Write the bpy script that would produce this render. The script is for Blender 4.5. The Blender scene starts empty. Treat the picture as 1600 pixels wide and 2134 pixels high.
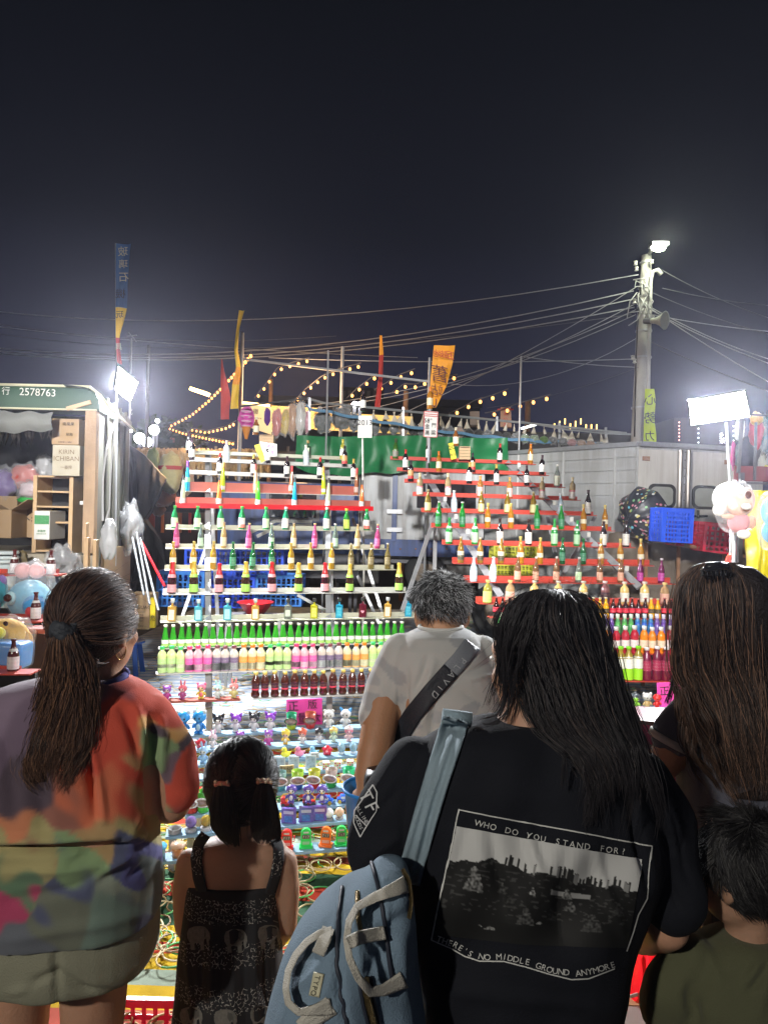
import bpy,bmesh,math,random
import numpy as np
from mathutils import Vector,Matrix,noise
from mathutils.bvhtree import BVHTree
random.seed(7)
np.random.seed(7)
SC=bpy.context.scene
COL=SC.collection
R=math.radians
# ------------------------------------------------------------------ camera
F=1480.0
ROLL=0.024
CAM=Vector((0,0,1.75))
RI=Vector((math.cos(ROLL),0,math.sin(ROLL)))
UP=Vector((-math.sin(ROLL),0,math.cos(ROLL)))
FW=Vector((0,1,0))
cam_d=bpy.data.cameras.new('camera')
cam=bpy.data.objects.new('camera',cam_d)
COL.objects.link(cam)
cam.matrix_world=Matrix(((RI.x,UP.x,0,CAM.x),(0,0,-1,CAM.y),(RI.z,UP.z,0,CAM.z),(0,0,0,1)))
cam_d.sensor_fit='HORIZONTAL'
cam_d.sensor_width=36
cam_d.lens=36*F/1600
cam_d.clip_start=0.05
cam_d.clip_end=500
SC.camera=cam
# ------------------------------------------------------------------ sky and exposure
W=bpy.data.worlds.new('World')
SC.world=W
W.use_nodes=True
wt=W.node_tree
for n in list(wt.nodes):
 wt.nodes.remove(n)
wo=wt.nodes.new('ShaderNodeOutputWorld')
bg=wt.nodes.new('ShaderNodeBackground')
tc=wt.nodes.new('ShaderNodeTexCoord')
sp=wt.nodes.new('ShaderNodeSeparateXYZ')
rp=wt.nodes.new('ShaderNodeValToRGB')
rp.color_ramp.elements[0].position=0.0
rp.color_ramp.elements[0].color=(0.036,0.038,0.078,1)
rp.color_ramp.elements[1].position=0.75
rp.color_ramp.elements[1].color=(0.0028,0.0036,0.0046,1)
e=rp.color_ramp.elements.new(0.16)
e.color=(0.017,0.018,0.038,1)
e=rp.color_ramp.elements.new(0.36)
e.color=(0.0065,0.0075,0.0135,1)
sky=wt.nodes.new('ShaderNodeTexSky')
sky.sky_type='NISHITA'
sky.sun_disc=False
sky.sun_elevation=R(-7)
mx=wt.nodes.new('ShaderNodeMix')
mx.data_type='RGBA'
mx.blend_type='ADD'
mx.inputs[0].default_value=0.05
wt.links.new(tc.outputs['Generated'],sp.inputs[0])
wt.links.new(sp.outputs['Z'],rp.inputs[0])
wt.links.new(rp.outputs[0],mx.inputs[6])
wt.links.new(sky.outputs[0],mx.inputs[7])
wt.links.new(mx.outputs[2],bg.inputs[0])
bg.inputs[1].default_value=1.0
wt.links.new(bg.outputs[0],wo.inputs[0])
SC.view_settings.view_transform='Standard'
SC.view_settings.look='None'
SC.view_settings.exposure=0.0
SC.view_settings.gamma=1.0
SC.view_settings.use_curve_mapping=False
SC.render.engine='CYCLES'
SC.cycles.max_bounces=6
SC.cycles.diffuse_bounces=3
SC.cycles.glossy_bounces=3
SC.cycles.transmission_bounces=5
SC.cycles.transparent_max_bounces=12
SC.cycles.sample_clamp_indirect=4
SC.cycles.caustics_reflective=False
SC.cycles.caustics_refractive=False
SC.cycles.use_denoising=True
# ------------------------------------------------------------------ helpers
def P(px,py,D):
 """world point seen at photo pixel (px, py) at distance D in front of the camera"""
 px,py,D=float(px),float(py),float(D);return CAM+D*(FW+((px-800)/F)*RI-((py-1067)/F)*UP)
def ray(px,py):
 px,py=float(px),float(py)
 return(FW+((px-800)/F)*RI-((py-1067)/F)*UP)
def Pz(px,py,z):
 d=ray(px,py)
 return CAM+d*((z-CAM.z)/d.z)
def proj(p):
 v=p-CAM
 D=v.dot(FW)
 return 800+F*v.dot(RI)/D,1067-F*v.dot(UP)/D
MATS={}
def mat(name,col,rough=0.6,metal=0.0,spec=0.5,emit=0.0,trans=0.0,var=0.12,scale=8.0,bump=0.0,bscale=60.0,coat=0.0,ecol=None,alpha=1.0,sheen=0.0,streak=0.0):
 if name in MATS:
  return MATS[name]
 m=bpy.data.materials.new(name)
 m.use_nodes=True
 nt=m.node_tree
 b=nt.nodes['Principled BSDF']
 b.inputs['Roughness'].default_value=rough
 b.inputs['Metallic'].default_value=metal
 b.inputs['Specular IOR Level'].default_value=spec
 b.inputs['Transmission Weight'].default_value=trans
 b.inputs['Coat Weight'].default_value=coat
 b.inputs['Alpha'].default_value=alpha
 b.inputs['Sheen Weight'].default_value=sheen
 c=nt.nodes.new('ShaderNodeTexCoord')
 nz=nt.nodes.new('ShaderNodeTexNoise')
 nz.inputs['Scale'].default_value=scale
 nz.inputs['Detail'].default_value=4
 nt.links.new(c.outputs['Object'],nz.inputs['Vector'])
 hs=nt.nodes.new('ShaderNodeMix')
 hs.data_type='RGBA'
 nt.links.new(nz.outputs['Fac'],hs.inputs[0])
 a=tuple(max(0,x*(1-var))for x in col[:3])+(1,)
 bb=tuple(min(1,x*(1+var))for x in col[:3])+(1,)
 hs.inputs[6].default_value=a
 hs.inputs[7].default_value=bb
 nt.links.new(hs.outputs[2],b.inputs['Base Color'])
 if streak:
  mp=nt.nodes.new('ShaderNodeMapping');mp.inputs['Scale'].default_value=(7,7,.7)
  n3=nt.nodes.new('ShaderNodeTexNoise');n3.inputs['Scale'].default_value=1.6;n3.inputs['Detail'].default_value=7;n3.inputs['Roughness'].default_value=.65
  nt.links.new(c.outputs['Object'],mp.inputs[0]);nt.links.new(mp.outputs[0],n3.inputs['Vector'])
  r3=nt.nodes.new('ShaderNodeValToRGB');r3.color_ramp.elements[0].position=.42;r3.color_ramp.elements[0].color=(.38,.30,.22,1);r3.color_ramp.elements[1].position=.58
  nt.links.new(n3.outputs['Fac'],r3.inputs[0])
  m3=nt.nodes.new('ShaderNodeMix');m3.data_type='RGBA';m3.blend_type='MULTIPLY';m3.inputs[0].default_value=streak
  nt.links.new(hs.outputs[2],m3.inputs[6]);nt.links.new(r3.outputs[0],m3.inputs[7]);nt.links.new(m3.outputs[2],b.inputs['Base Color'])
 if emit:
  b.inputs['Emission Color'].default_value=tuple((ecol or col)[:3])+(1,)
  b.inputs['Emission Strength'].default_value=emit
 if bump:
  n2=nt.nodes.new('ShaderNodeTexNoise')
  n2.inputs['Scale'].default_value=bscale
  n2.inputs['Detail'].default_value=5
  nt.links.new(c.outputs['Object'],n2.inputs['Vector'])
  bp=nt.nodes.new('ShaderNodeBump')
  bp.inputs['Strength'].default_value=bump
  bp.inputs['Distance'].default_value=0.01
  nt.links.new(n2.outputs['Fac'],bp.inputs['Height'])
  nt.links.new(bp.outputs[0],b.inputs['Normal'])
 MATS[name]=m
 return m
def attr_mat(name,rough=0.8,bump=0.0,bscale=300,spec=0.3,sheen=0.0):
 if name in MATS:
  return MATS[name]
 m=mat(name,(1,1,1),rough,spec=spec,bump=bump,bscale=bscale,sheen=sheen)
 nt=m.node_tree
 b=nt.nodes['Principled BSDF']
 at=nt.nodes.new('ShaderNodeAttribute')
 at.attribute_name='Col'
 nt.links.new(at.outputs['Color'],b.inputs['Base Color'])
 return m
def tag(o,label=None,cat=None,group=None,kind=None):
 if label:o['label']=label
 if cat:o['category']=cat
 if group:o['group']=group
 if kind:o['kind']=kind
 return o
def thing(name,label,cat,loc=(0,0,0),group=None):
 o=bpy.data.objects.new(name,None)
 COL.objects.link(o)
 o.location=loc
 o.empty_display_size=0.05
 return tag(o,label,cat,group)
def wloc(o):
 v=Vector((0,0,0))
 while o is not None:
  v+=o.location
  o=o.parent
 return v
class MB:
 """collects shapes, then links them as one mesh object"""
 def __init__(s):
  s.v=[];s.f=[];s.m=[];s.mi=0
 def add(s,vs,fs):
  k=len(s.v)
  s.v.extend([tuple(x)for x in vs])
  s.f.extend([tuple(i+k for i in f)for f in fs])
  s.m.extend([s.mi]*len(fs))
  return s
 def box(s,c,size,rot=None,bevel=0.0):
  c=Vector(c);hx,hy,hz=size[0]/2,size[1]/2,size[2]/2
  if bevel<=0:
   vs=[Vector((x*hx,y*hy,z*hz))for x in(-1,1)for y in(-1,1)for z in(-1,1)]
   fs=[(0,1,3,2),(4,6,7,5),(0,4,5,1),(2,3,7,6),(0,2,6,4),(1,5,7,3)]
  else:
   bm=bmesh.new()
   bmesh.ops.create_cube(bm,size=1)
   for v in bm.verts:
    v.co=Vector((v.co.x*2*hx,v.co.y*2*hy,v.co.z*2*hz))
   bmesh.ops.bevel(bm,geom=bm.edges[:],offset=bevel,segments=2,affect='EDGES',profile=0.6)
   bm.verts.ensure_lookup_table()
   vs=[v.co.copy()for v in bm.verts]
   fs=[tuple(v.index for v in f.verts)for f in bm.faces]
   bm.free()
  if rot is not None:
   vs=[rot@v for v in vs]
  return s.add([v+c for v in vs],fs)
 def hexa(s,p):
  """box from 8 corner points: bottom ring 0-3, top ring 4-7"""
  return s.add(p,[(3,2,1,0),(4,5,6,7),(0,1,5,4),(1,2,6,5),(2,3,7,6),(3,0,4,7)])
 def tube(s,pts,rad,n=8,caps=True):
  pts=[Vector(p)for p in pts]
  if not hasattr(rad,'__len__'):
   rad=[rad]*len(pts)
  vs=[];fs=[]
  prev=None
  for i,p in enumerate(pts):
   t=(pts[min(i+1,len(pts)-1)]-pts[max(i-1,0)])
   t=t.normalized()if t.length>1e-9 else Vector((0,0,1))
   if prev is None:
    a=Vector((0,0,1))if abs(t.z)<0.9 else Vector((1,0,0))
    u=t.cross(a).normalized()
   else:
    u=(prev-t*prev.dot(t)).normalized()
   w=t.cross(u)
   prev=u
   for k in range(n):
    an=2*math.pi*k/n
    vs.append(p+rad[i]*(math.cos(an)*u+math.sin(an)*w))
  for i in range(len(pts)-1):
   for k in range(n):
    fs.append((i*n+k,i*n+(k+1)%n,(i+1)*n+(k+1)%n,(i+1)*n+k))
  if caps:
   fs.append(tuple(reversed(range(n))))
   fs.append(tuple((len(pts)-1)*n+k for k in range(n)))
  return s.add(vs,fs)
 def bar(s,a,b,w,t=None):
  a=Vector(a);b=Vector(b);t=t or w
  d=(b-a).normalized()
  ref=Vector((0,1,0))if abs(d.y)<0.9 else Vector((0,0,1))
  u=d.cross(ref).normalized()*w/2
  v=d.cross(u).normalized()*t/2
  return s.hexa([a-u-v,a+u-v,a+u+v,a-u+v,b-u-v,b+u-v,b+u+v,b-u+v])
 def lathe(s,prof,c=(0,0,0),n=16,sx=1.0,sy=1.0,rot=None,close=True):
  c=Vector(c);vs=[];fs=[]
  for r,z in prof:
   for k in range(n):
    an=2*math.pi*k/n
    v=Vector((r*sx*math.cos(an),r*sy*math.sin(an),z))
    vs.append((rot@v if rot is not None else v)+c)
  for i in range(len(prof)-1):
   for k in range(n):
    fs.append((i*n+k,i*n+(k+1)%n,(i+1)*n+(k+1)%n,(i+1)*n+k))
  if close:
   fs.append(tuple(reversed(range(n))))
   fs.append(tuple((len(prof)-1)*n+k for k in range(n)))
  return s.add(vs,fs)
 def ell(s,c,r,n=14,m=9,rot=None):
  if not hasattr(r,'__len__'):r=(r,r,r)
  prof=[(math.sin(math.pi*i/m),-math.cos(math.pi*i/m))for i in range(m+1)]
  prof[0]=(0.001,-1);prof[-1]=(0.001,1)
  c=Vector(c);vs=[];fs=[]
  for q,z in prof:
   for k in range(n):
    an=2*math.pi*k/n
    v=Vector((q*r[0]*math.cos(an),q*r[1]*math.sin(an),z*r[2]))
    vs.append((rot@v if rot is not None else v)+c)
  for i in range(m):
   for k in range(n):
    fs.append((i*n+k,i*n+(k+1)%n,(i+1)*n+(k+1)%n,(i+1)*n+k))
  fs.append(tuple(reversed(range(n))));fs.append(tuple(m*n+k for k in range(n)))
  return s.add(vs,fs)
 def quad(s,a,b,c,d):
  return s.add([a,b,c,d],[(0,1,2,3)])
 def grid(s,fn,nu,nv):
  vs=[fn(i/nu,j/nv)for j in range(nv+1)for i in range(nu+1)]
  fs=[(j*(nu+1)+i,j*(nu+1)+i+1,(j+1)*(nu+1)+i+1,(j+1)*(nu+1)+i)for j in range(nv)for i in range(nu)]
  return s.add(vs,fs)
 def mesh(s,name,mats,off=Vector((0,0,0)),smooth=False):
  me=bpy.data.meshes.new(name)
  me.from_pydata([(x-off.x,y-off.y,z-off.z)for x,y,z in s.v],[],s.f)
  if not isinstance(mats,(list,tuple)):mats=[mats]
  for q in mats:me.materials.append(q)
  if len(mats)>1:me.polygons.foreach_set('material_index',s.m)
  if smooth:me.polygons.foreach_set('use_smooth',[True]*len(s.f))
  me.validate()
  me.update()
  return me
 def build(s,name,mats,parent=None,loc=None,smooth=False,auto=None):
  """verts are in world space (or in the parent's space when the parent stands at the origin)"""
  if parent is not None:
   off=wloc(parent);l=Vector((0,0,0))
  else:
   off=Vector(loc)if loc is not None else Vector((0,0,0));l=off
  me=s.mesh(name,mats,off,smooth or auto is not None)
  o=bpy.data.objects.new(name,me)
  COL.objects.link(o)
  o.location=l
  o.parent=parent
  if auto is not None:
   sharp(me,auto)
  return o
def sharp(me,deg=40):
 bm=bmesh.new();bm.from_mesh(me)
 for e in bm.edges:
  if len(e.link_faces)==2 and e.calc_face_angle(0)>R(deg):
   e.smooth=False
 bm.to_mesh(me);bm.free()
def dup(o,loc=None,rz=None,label=None,parent=None,scale=None):
 c=o.copy()
 COL.objects.link(c)
 c.parent=parent
 if loc is not None:c.location=loc
 if rz is not None:c.rotation_euler=(o.rotation_euler.x,o.rotation_euler.y,rz)
 if scale is not None:c.scale=scale
 if label:c['label']=label
 for ch in o.children:
  dup(ch,parent=c)
 return c
ORD=['leftmost','second','third','fourth','fifth','sixth','seventh','eighth','ninth','tenth','eleventh','twelfth','thirteenth','fourteenth','fifteenth','sixteenth','seventeenth','eighteenth','nineteenth','twentieth']+['twenty-'+x for x in 'first second third fourth fifth sixth seventh eighth ninth'.split()]+['thirtieth','thirty-first','thirty-second','thirty-third']
def nth(i,n):
 if i==0:return 'leftmost'
 if i==n-1:return 'rightmost'
 return ORD[i]+' from left'
_tx={}
def text2d(s):
 """flat mesh of a string: verts in em units, origin at its centre; returns verts, faces, width, height"""
 if s in _tx:return _tx[s]
 c=bpy.data.curves.new('t','FONT')
 c.body=s;c.resolution_u=3
 o=bpy.data.objects.new('t',c)
 COL.objects.link(o)
 dg=bpy.context.evaluated_depsgraph_get()
 me=bpy.data.meshes.new_from_object(o.evaluated_get(dg))
 vs=[(v.co.x,v.co.y)for v in me.vertices]
 fs=[tuple(p.vertices)for p in me.polygons]
 bpy.data.meshes.remove(me)
 bpy.data.objects.remove(o)
 bpy.data.curves.remove(c)
 x0=min(v[0]for v in vs);x1=max(v[0]for v in vs);y0=min(v[1]for v in vs);y1=max(v[1]for v in vs)
 vs=[(x-(x0+x1)/2,y-(y0+y1)/2)for x,y in vs]
 _tx[s]=(vs,fs,x1-x0,y1-y0)
 return _tx[s]
def put_text(mb,s,c,u,v,h,mirror=False,bold=0):
 """add text to mb: centre c, right vector u, up vector v (unit), total height h"""
 vs,fs,w,hh=text2d(s)
 k=h/hh
 sx=-1 if mirror else 1
 c=Vector(c);u=Vector(u);v=Vector(v)
 for dx in([0]if not bold else[-bold,0,bold]):
  mb.add([c+u*((x*k*sx)+dx)+v*(y*k)for x,y in vs],[tuple(reversed(f))if mirror else f for f in fs])
 return w*k
# ------------------------------------------------------------------ materials
WHITE=mat('white_paint',(0.52,0.52,0.49),0.45,var=0.06,bump=0.05)
CREAM=mat('cream_shelf_paint',(0.42,0.42,0.33),0.5,var=0.10,scale=14)
REDP=mat('red_shelf_paint',(0.50,0.06,0.04),0.4,var=0.22,scale=16)
REDB=mat('bright_red_paint',(0.62,0.01,0.02),0.3,var=0.05)
REDW=mat('worn_red_board',(0.36,0.085,0.06),0.6,var=0.15)
BLUEP=mat('blue_shelf_paint',(0.22,0.37,0.50),0.7,var=0.15,scale=20)
STEEL=mat('galvanised_steel',(0.42,0.43,0.45),0.42,metal=0.55,var=0.2,scale=20)
DSTEEL=mat('dark_steel',(0.10,0.10,0.11),0.5,metal=0.4,var=0.2)
RUST=mat('rusty_steel',(0.25,0.13,0.07),0.8,var=0.5,scale=10,bump=0.3)
WOOD=mat('plain_wood',(0.42,0.28,0.15),0.6,var=0.25,scale=12)
CARD=mat('brown_cardboard',(0.34,0.23,0.13),0.85,var=0.1,scale=5)
BLACK=mat('black_plastic',(0.012,0.012,0.014),0.45,var=0.1)
INK=mat('black_ink',(0.015,0.015,0.015),0.7,var=0)
BLUEC=mat('blue_crate_plastic',(0.02,0.10,0.80),0.35,var=0.1)
RUBBER=mat('tyre_rubber',(0.02,0.02,0.02),0.8,var=0.2,bump=0.2)
CLEARBAG=mat('clear_plastic_film',(0.8,0.82,0.85),0.12,spec=0.9,alpha=0.2,var=0.05,bump=0.8,bscale=25,coat=0.5)
FOGBAG=mat('cloudy_plastic_film',(0.75,0.75,0.75),0.25,alpha=0.45,var=0.1,bump=0.8,bscale=20,coat=0.4)
# ------------------------------------------------------------------ ground
def stripes_mat(name,stops,period,wob,rough=0.55,axis='Y',weave=0.0):
 m=mat(name,(1,1,1),.85,spec=.12,bump=0.25,bscale=30)
 nt=m.node_tree
 b=nt.nodes['Principled BSDF']
 c=nt.nodes.new('ShaderNodeTexCoord')
 s=nt.nodes.new('ShaderNodeSeparateXYZ')
 nz=nt.nodes.new('ShaderNodeTexNoise');nz.inputs['Scale'].default_value=1.7;nz.inputs['Detail'].default_value=3
 nt.links.new(c.outputs['Object'],s.inputs[0]);nt.links.new(c.outputs['Object'],nz.inputs['Vector'])
 def mth(op,a,bb):
  k=nt.nodes.new('ShaderNodeMath');k.operation=op
  for i,x in enumerate((a,bb)):
   if x is None:continue
   if isinstance(x,(int,float)):k.inputs[i].default_value=x
   else:nt.links.new(x,k.inputs[i])
  return k.outputs[0]
 y=mth('ADD',s.outputs[axis],mth('MULTIPLY',nz.outputs['Fac'],wob))
 y=mth('ADD',y,mth('MULTIPLY',s.outputs['X'],0.02))
 fr=mth('FRACT',mth('DIVIDE',y,period),None)
 r=nt.nodes.new('ShaderNodeValToRGB');r.color_ramp.interpolation='CONSTANT' if not weave else 'LINEAR'
 els=r.color_ramp.elements
 els[0].position=stops[0][0];els[0].color=stops[0][1]+(1,)
 els[1].position=stops[1][0];els[1].color=stops[1][1]+(1,)
 for p,q in stops[2:]:
  e=els.new(p);e.color=q+(1,)
 nt.links.new(fr,r.inputs[0])
 mix=nt.nodes.new('ShaderNodeMix');mix.data_type='RGBA';mix.blend_type='MULTIPLY';mix.inputs[0].default_value=0.5
 n2=nt.nodes.new('ShaderNodeTexNoise');n2.inputs['Scale'].default_value=7;n2.inputs['Detail'].default_value=6
 nt.links.new(c.outputs['Object'],n2.inputs['Vector'])
 r2=nt.nodes.new('ShaderNodeValToRGB');r2.color_ramp.elements[0].position=0.35;r2.color_ramp.elements[0].color=(0.45,0.45,0.42,1)
 r2.color_ramp.elements[1].position=0.6
 nt.links.new(n2.outputs['Fac'],r2.inputs[0])
 nt.links.new(r.outputs[0],mix.inputs[6]);nt.links.new(r2.outputs[0],mix.inputs[7])
 nt.links.new(mix.outputs[2],b.inputs['Base Color'])
 return m
Yl=(0.56,0.36,0.02);Rd=(0.48,0.05,0.025);Gn=(0.045,0.11,0.06);Pk=(0.48,0.10,0.07);Gy=(0.30,0.36,0.28);Or=(0.7,0.28,0.03)
rainbow=stripes_mat('rainbow_striped_sheeting',[(0.0,Yl),(0.09,Pk),(0.16,Yl),(0.27,Gy),(0.345,Yl),(0.43,Rd),(0.50,Yl),(0.60,Gn),(0.79,Rd),(0.90,Gn)],1.14,0.05)
Wb=(0.52,0.54,0.57);Bl=(0.22,0.33,0.52)
bluest=stripes_mat('blue_white_striped_sheeting',[(0.0,Wb),(0.45,Wb),(0.55,Bl),(0.72,Bl),(0.82,Wb)],0.125,0.09,weave=1)
asph=mat('dark_asphalt',(0.05,0.05,0.052),0.85,var=0.3,scale=30,bump=0.4,bscale=80)
m=MB();m.quad((-250,-60,0),(250,-60,0),(250,400,0),(-250,400,0))
tag(m.build('ground',asph),kind='structure')
def sheet(name,x0,x1,y0,y1,z,mt,n=70,amp=0.008):
 mb=MB()
 def fn(u,v):
  x=x0+(x1-x0)*u;y=y0+(y1-y0)*v
  return Vector((x,y,z+amp*abs(noise.noise(Vector((x*1.3,y*5,3))))+0.5*amp*noise.noise(Vector((x*5,y*9,1)))**2))
 mb.grid(fn,n,n)
 return mb.build(name,mt,smooth=True)
tag(sheet('rainbow_groundsheet',-3.4,4.6,1.6,5.3,0.004,rainbow),'bright yellow red and green striped plastic sheet covering the near ground under the rings','ground sheet')
tag(sheet('blue_groundsheet',-3.2,4.2,5.18,12.6,0.022,bluest),'white and blue striped plastic sheet covering the ground under the bottle racks','ground sheet')
# ------------------------------------------------------------------ bamboo rings
ring_cols=[('tan',(0.50,0.36,0.17),(0.45,0.30,0.12)),('cream',(0.66,0.55,0.32),(0.10,0.42,0.10)),('brown',(0.26,0.17,0.08),(0.40,0.33,0.15)),('green',(0.05,0.30,0.07),(0.55,0.42,0.2))]
def ring_geo(rr,seed):
 rng=random.Random(seed)
 n=16;vs=[];fs=[];ms=[]
 for k in range(n):
  an=2*math.pi*k/n
  q=rr*(1+0.03*math.sin(2*an+seed))
  w,h=0.0032,0.0045
  for a,b in((-w,0),(-w*0.8,h),(w*0.8,h),(w,0)):
   vs.append((math.cos(an)*(q+a),math.sin(an)*(q+a),b+0.0015*math.sin(an*2)))
 a0=rng.randrange(n);ln=rng.choice([0,3,5,6])
 for k in range(n):
  for j in range(3):
   fs.append((k*4+j,((k+1)%n)*4+j,((k+1)%n)*4+j+1,k*4+j+1))
   ms.append(1 if(k-a0)%n<ln else 0)
 return vs,fs,ms
ring_me=[]
for i,(nm,a,b)in enumerate(ring_cols):
 vs,fs,ms=ring_geo(0.058,i*3+1)
 me=bpy.data.meshes.new('ring_'+nm)
 me.from_pydata(vs,[],fs)
 me.materials.append(mat('bamboo_'+nm,a,0.5,var=0.2));me.materials.append(mat('tape_'+nm,b,0.4,var=0.1))
 me.polygons.foreach_set('material_index',ms)
 me.polygons.foreach_set('use_smooth',[True]*len(fs))
 ring_me.append(me)
rng=random.Random(11)
pl=[]
for i in range(3600):
 y=2.7+9.0*rng.random()**2.1
 x=rng.uniform(-2.6,3.0)
 dens=1.0 if 3.0<y<5.4 else(0.22 if y<2.95 else 0.5)
 dens*=0.55+0.9*max(0,noise.noise(Vector((x*1.2,y*1.2,5)))+0.35)
 if rng.random()>dens:continue
 pl.append((x,y))
def ring_seen(x,y):
 px,py=proj(Vector((x,y,0.02)))
 if not(290<px<1000 and py<2120):return False
 if 365<px<620 and py>1740:return False
 if 430<px<580 and py>1540:return False
 if px<400 and 1440<py<1720:return False
 if px>745 and py>1500:return False
 if py>1900 and px>620:return False
 return True
pl.sort(key=lambda q:(not ring_seen(*q),q[1]))
names=['thin tan bamboo tossing ring lying flat among many scattered rings on the striped ground sheets','cream bamboo ring with green taped section lying among scattered rings on the striped sheets','dark brown bamboo ring lying among the scattered tossing rings on the striped ground sheets','green taped bamboo ring lying among the scattered tossing rings on the striped ground sheets']
wts=[0,0,0,1,1,1,2,2,3]
stuff=[[],[]]
def rz_rot(t,tilt,ax):
 return Matrix.Rotation(tilt,3,(math.cos(ax),math.sin(ax),0))@Matrix.Rotation(t,3,'Z')
base_rings=MB()
for i,(x,y)in enumerate(pl):
 k=rng.choice(wts)
 tilt=rng.choice([0,0,0.06,0.1])*rng.random()
 z=0.018+0.058*math.sin(tilt)+(0.018 if y>5.2 else 0)+0.012*rng.random()
 s=rng.uniform(0.85,1.12)
 if i<300:
  o=bpy.data.objects.new('bamboo_ring',ring_me[k])
  COL.objects.link(o)
  o.location=(x,y,z);o.rotation_euler=(tilt,0,rng.random()*6.28);o.scale=(s,s,s)
  tag(o,names[k],'tossing ring','bamboo rings scattered over the ground sheets (%s)'%ring_cols[k][0])
 else:
  vs,fs,ms=ring_geo(0.058*s,k*3+1)
  M3=rz_rot(rng.random()*6.28,tilt,1)
  for a in(0,1):
   base_rings.mi=k*2+a
   sub=[f for f,q in zip(fs,ms)if q==a]
   if sub:base_rings.add([M3@Vector(v)+Vector((x,y,z))for v in vs],sub)
rm=[]
for nm,a,b in ring_cols:rm+=[MATS['bamboo_'+nm],MATS['tape_'+nm]]
tag(base_rings.build('scattered_rings',rm,smooth=True),'countless bamboo tossing rings strewn over the sheets under the racks','tossing rings',kind='stuff')
# ------------------------------------------------------------------ lights with their fixtures
def area(name,loc,target,size,watt,col,parent=None,spread=180,sizey=None):
 l=bpy.data.lights.new(name,'AREA')
 l.energy=watt;l.color=col;l.size=size;l.shape='RECTANGLE';l.size_y=sizey or size
 l.spread=R(spread)
 o=bpy.data.objects.new(name,l)
 COL.objects.link(o)
 o.location=loc
 o.rotation_euler=(Vector(target)-Vector(loc)).to_track_quat('-Z','Y').to_euler()
 o['kind']='helper'
 return o
def spot(name,loc,target,watt,col,ang,blend=0.3,rad=0.1):
 l=bpy.data.lights.new(name,'SPOT')
 l.energy=watt;l.color=col;l.spot_size=R(ang);l.spot_blend=blend;l.shadow_soft_size=rad
 o=bpy.data.objects.new(name,l)
 COL.objects.link(o)
 o.location=loc
 o.rotation_euler=(Vector(target)-Vector(loc)).to_track_quat('-Z','Y').to_euler()
 return o
LEDW=mat('led_panel_glow',(1,1,1),emit=16,ecol=(0.90,0.92,1.0),var=0)
def flood(name,label,corners,depth,watt,target,loc_base,col=(0.95,0.97,1.0),pole=None):
 """corners: glowing face, 4 world points, in order round the face"""
 t=thing(name,label,'flood light',loc_base)
 c=sum(corners,Vector())/4
 nrm=(Vector(target)-c).normalized()
 mb=MB();back=[p-nrm*depth for p in corners]
 mb.hexa([p+(p-c)*0.06 for p in back]+[p+(p-c)*0.06-nrm*0.004 for p in corners]);mb.build('housing',BLACK,t)
 mb=MB();mb.hexa([p-nrm*0.003 for p in corners]+list(corners));mb.build('led_panel',LEDW,t)
 mb=MB()
 for k in range(5):
  f0=0.1+0.2*k
  a=back[0].lerp(back[1],f0);b=back[3].lerp(back[2],f0)
  mb.bar(a-nrm*0.012,b-nrm*0.012,0.006,0.024)
 mb.build('cooling_fin',BLACK,t)
 if pole:
  mb=MB();mb.tube(pole,0.011,8);mb.build('stand',STEEL,t)
 w=(corners[1]-corners[0]).length;h=(corners[2]-corners[1]).length
 l=area('flood_lamp',c+nrm*0.03,target,w,watt,col,sizey=h,spread=160)
 return t
DL=6.2
lc=[P(247,764,DL),P(287,797,DL),P(271,836,DL),P(240,812,DL)]
flood('flood_light','glaring white flood light on the pole at the green truck corner',lc,0.06,430,(-.4,3.8,0.0),P(240,1180,DL),pole=[P(243,820,DL+.05),P(240,1180,DL+.05)])
DR=4.9
rc=[P(1435,836,DR),P(1551,815,DR),P(1562,868,DR),P(1440,886,DR)]
flood('flood_light','wide glaring white flood light on the right above the parked box truck doors',rc,0.06,330,(0.5,0.9,1.0),Vector((P(1525,1260,DR).x,DR,0)),pole=[P(1513,880,DR+.08),P(1524,1060,DR+.08),Vector((P(1530,1300,DR).x,DR+.08,0))])
def pole_flood(label,hp,base,target,watt,ang,blend,rad,col):
 t=thing('flood_light',label,'flood light',base)
 mb=MB();mb.tube([base,Vector((base[0],base[1],hp.z+.1)),hp+Vector((0,0,.1))],0.025);mb.build('stand',STEEL,t)
 mb=MB();mb.box(hp+Vector((0,-.06,.02)),(0.36,.05,0.26),Matrix.Rotation(R(-20),3,'X'));mb.build('housing',BLACK,t)
 return spot('flood_lamp',hp+Vector((0,.05,0)),target,watt,col,ang,blend,rad)
pole_flood('flood light hung above the customers facing the racks',Vector((.25,.35,3.6)),Vector((1.1,.3,0)),(.2,6.0,.72),340,52,.12,.1,(1.0,.98,.94))
pole_flood('dimmer flood light on a pole far behind the customers',Vector((-3.2,-3.6,4.2)),Vector((-3.2,-3.8,0)),(0,2.5,1.3),850,70,.5,.12,(1.0,.95,.86))
for az in(-18,-1,16):spot('flood_lamp',Vector((-1.2,-6,5.2)),Vector((-1.2+15*math.sin(R(az+3)),-6+15*math.cos(R(az+3)),1.75)),(4800 if az<-10 else 6600),(1,.98,.95),22,.15,.15)  # unseen flood heads added to brighten the trucks and racks evenly
spot('flood_lamp',Vector((-1.2,-6,5.25)),(-.6,9,6.6),1500,(1,.98,.95),62,.9,.15)  # unseen wide spot added to lift the dark banner
t=thing('flood_light','tallest flood light, added unseen on a pole far behind the customers','flood light',(-1.2,-6.1,0))  # pole and housing added out of view to carry these spots
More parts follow.
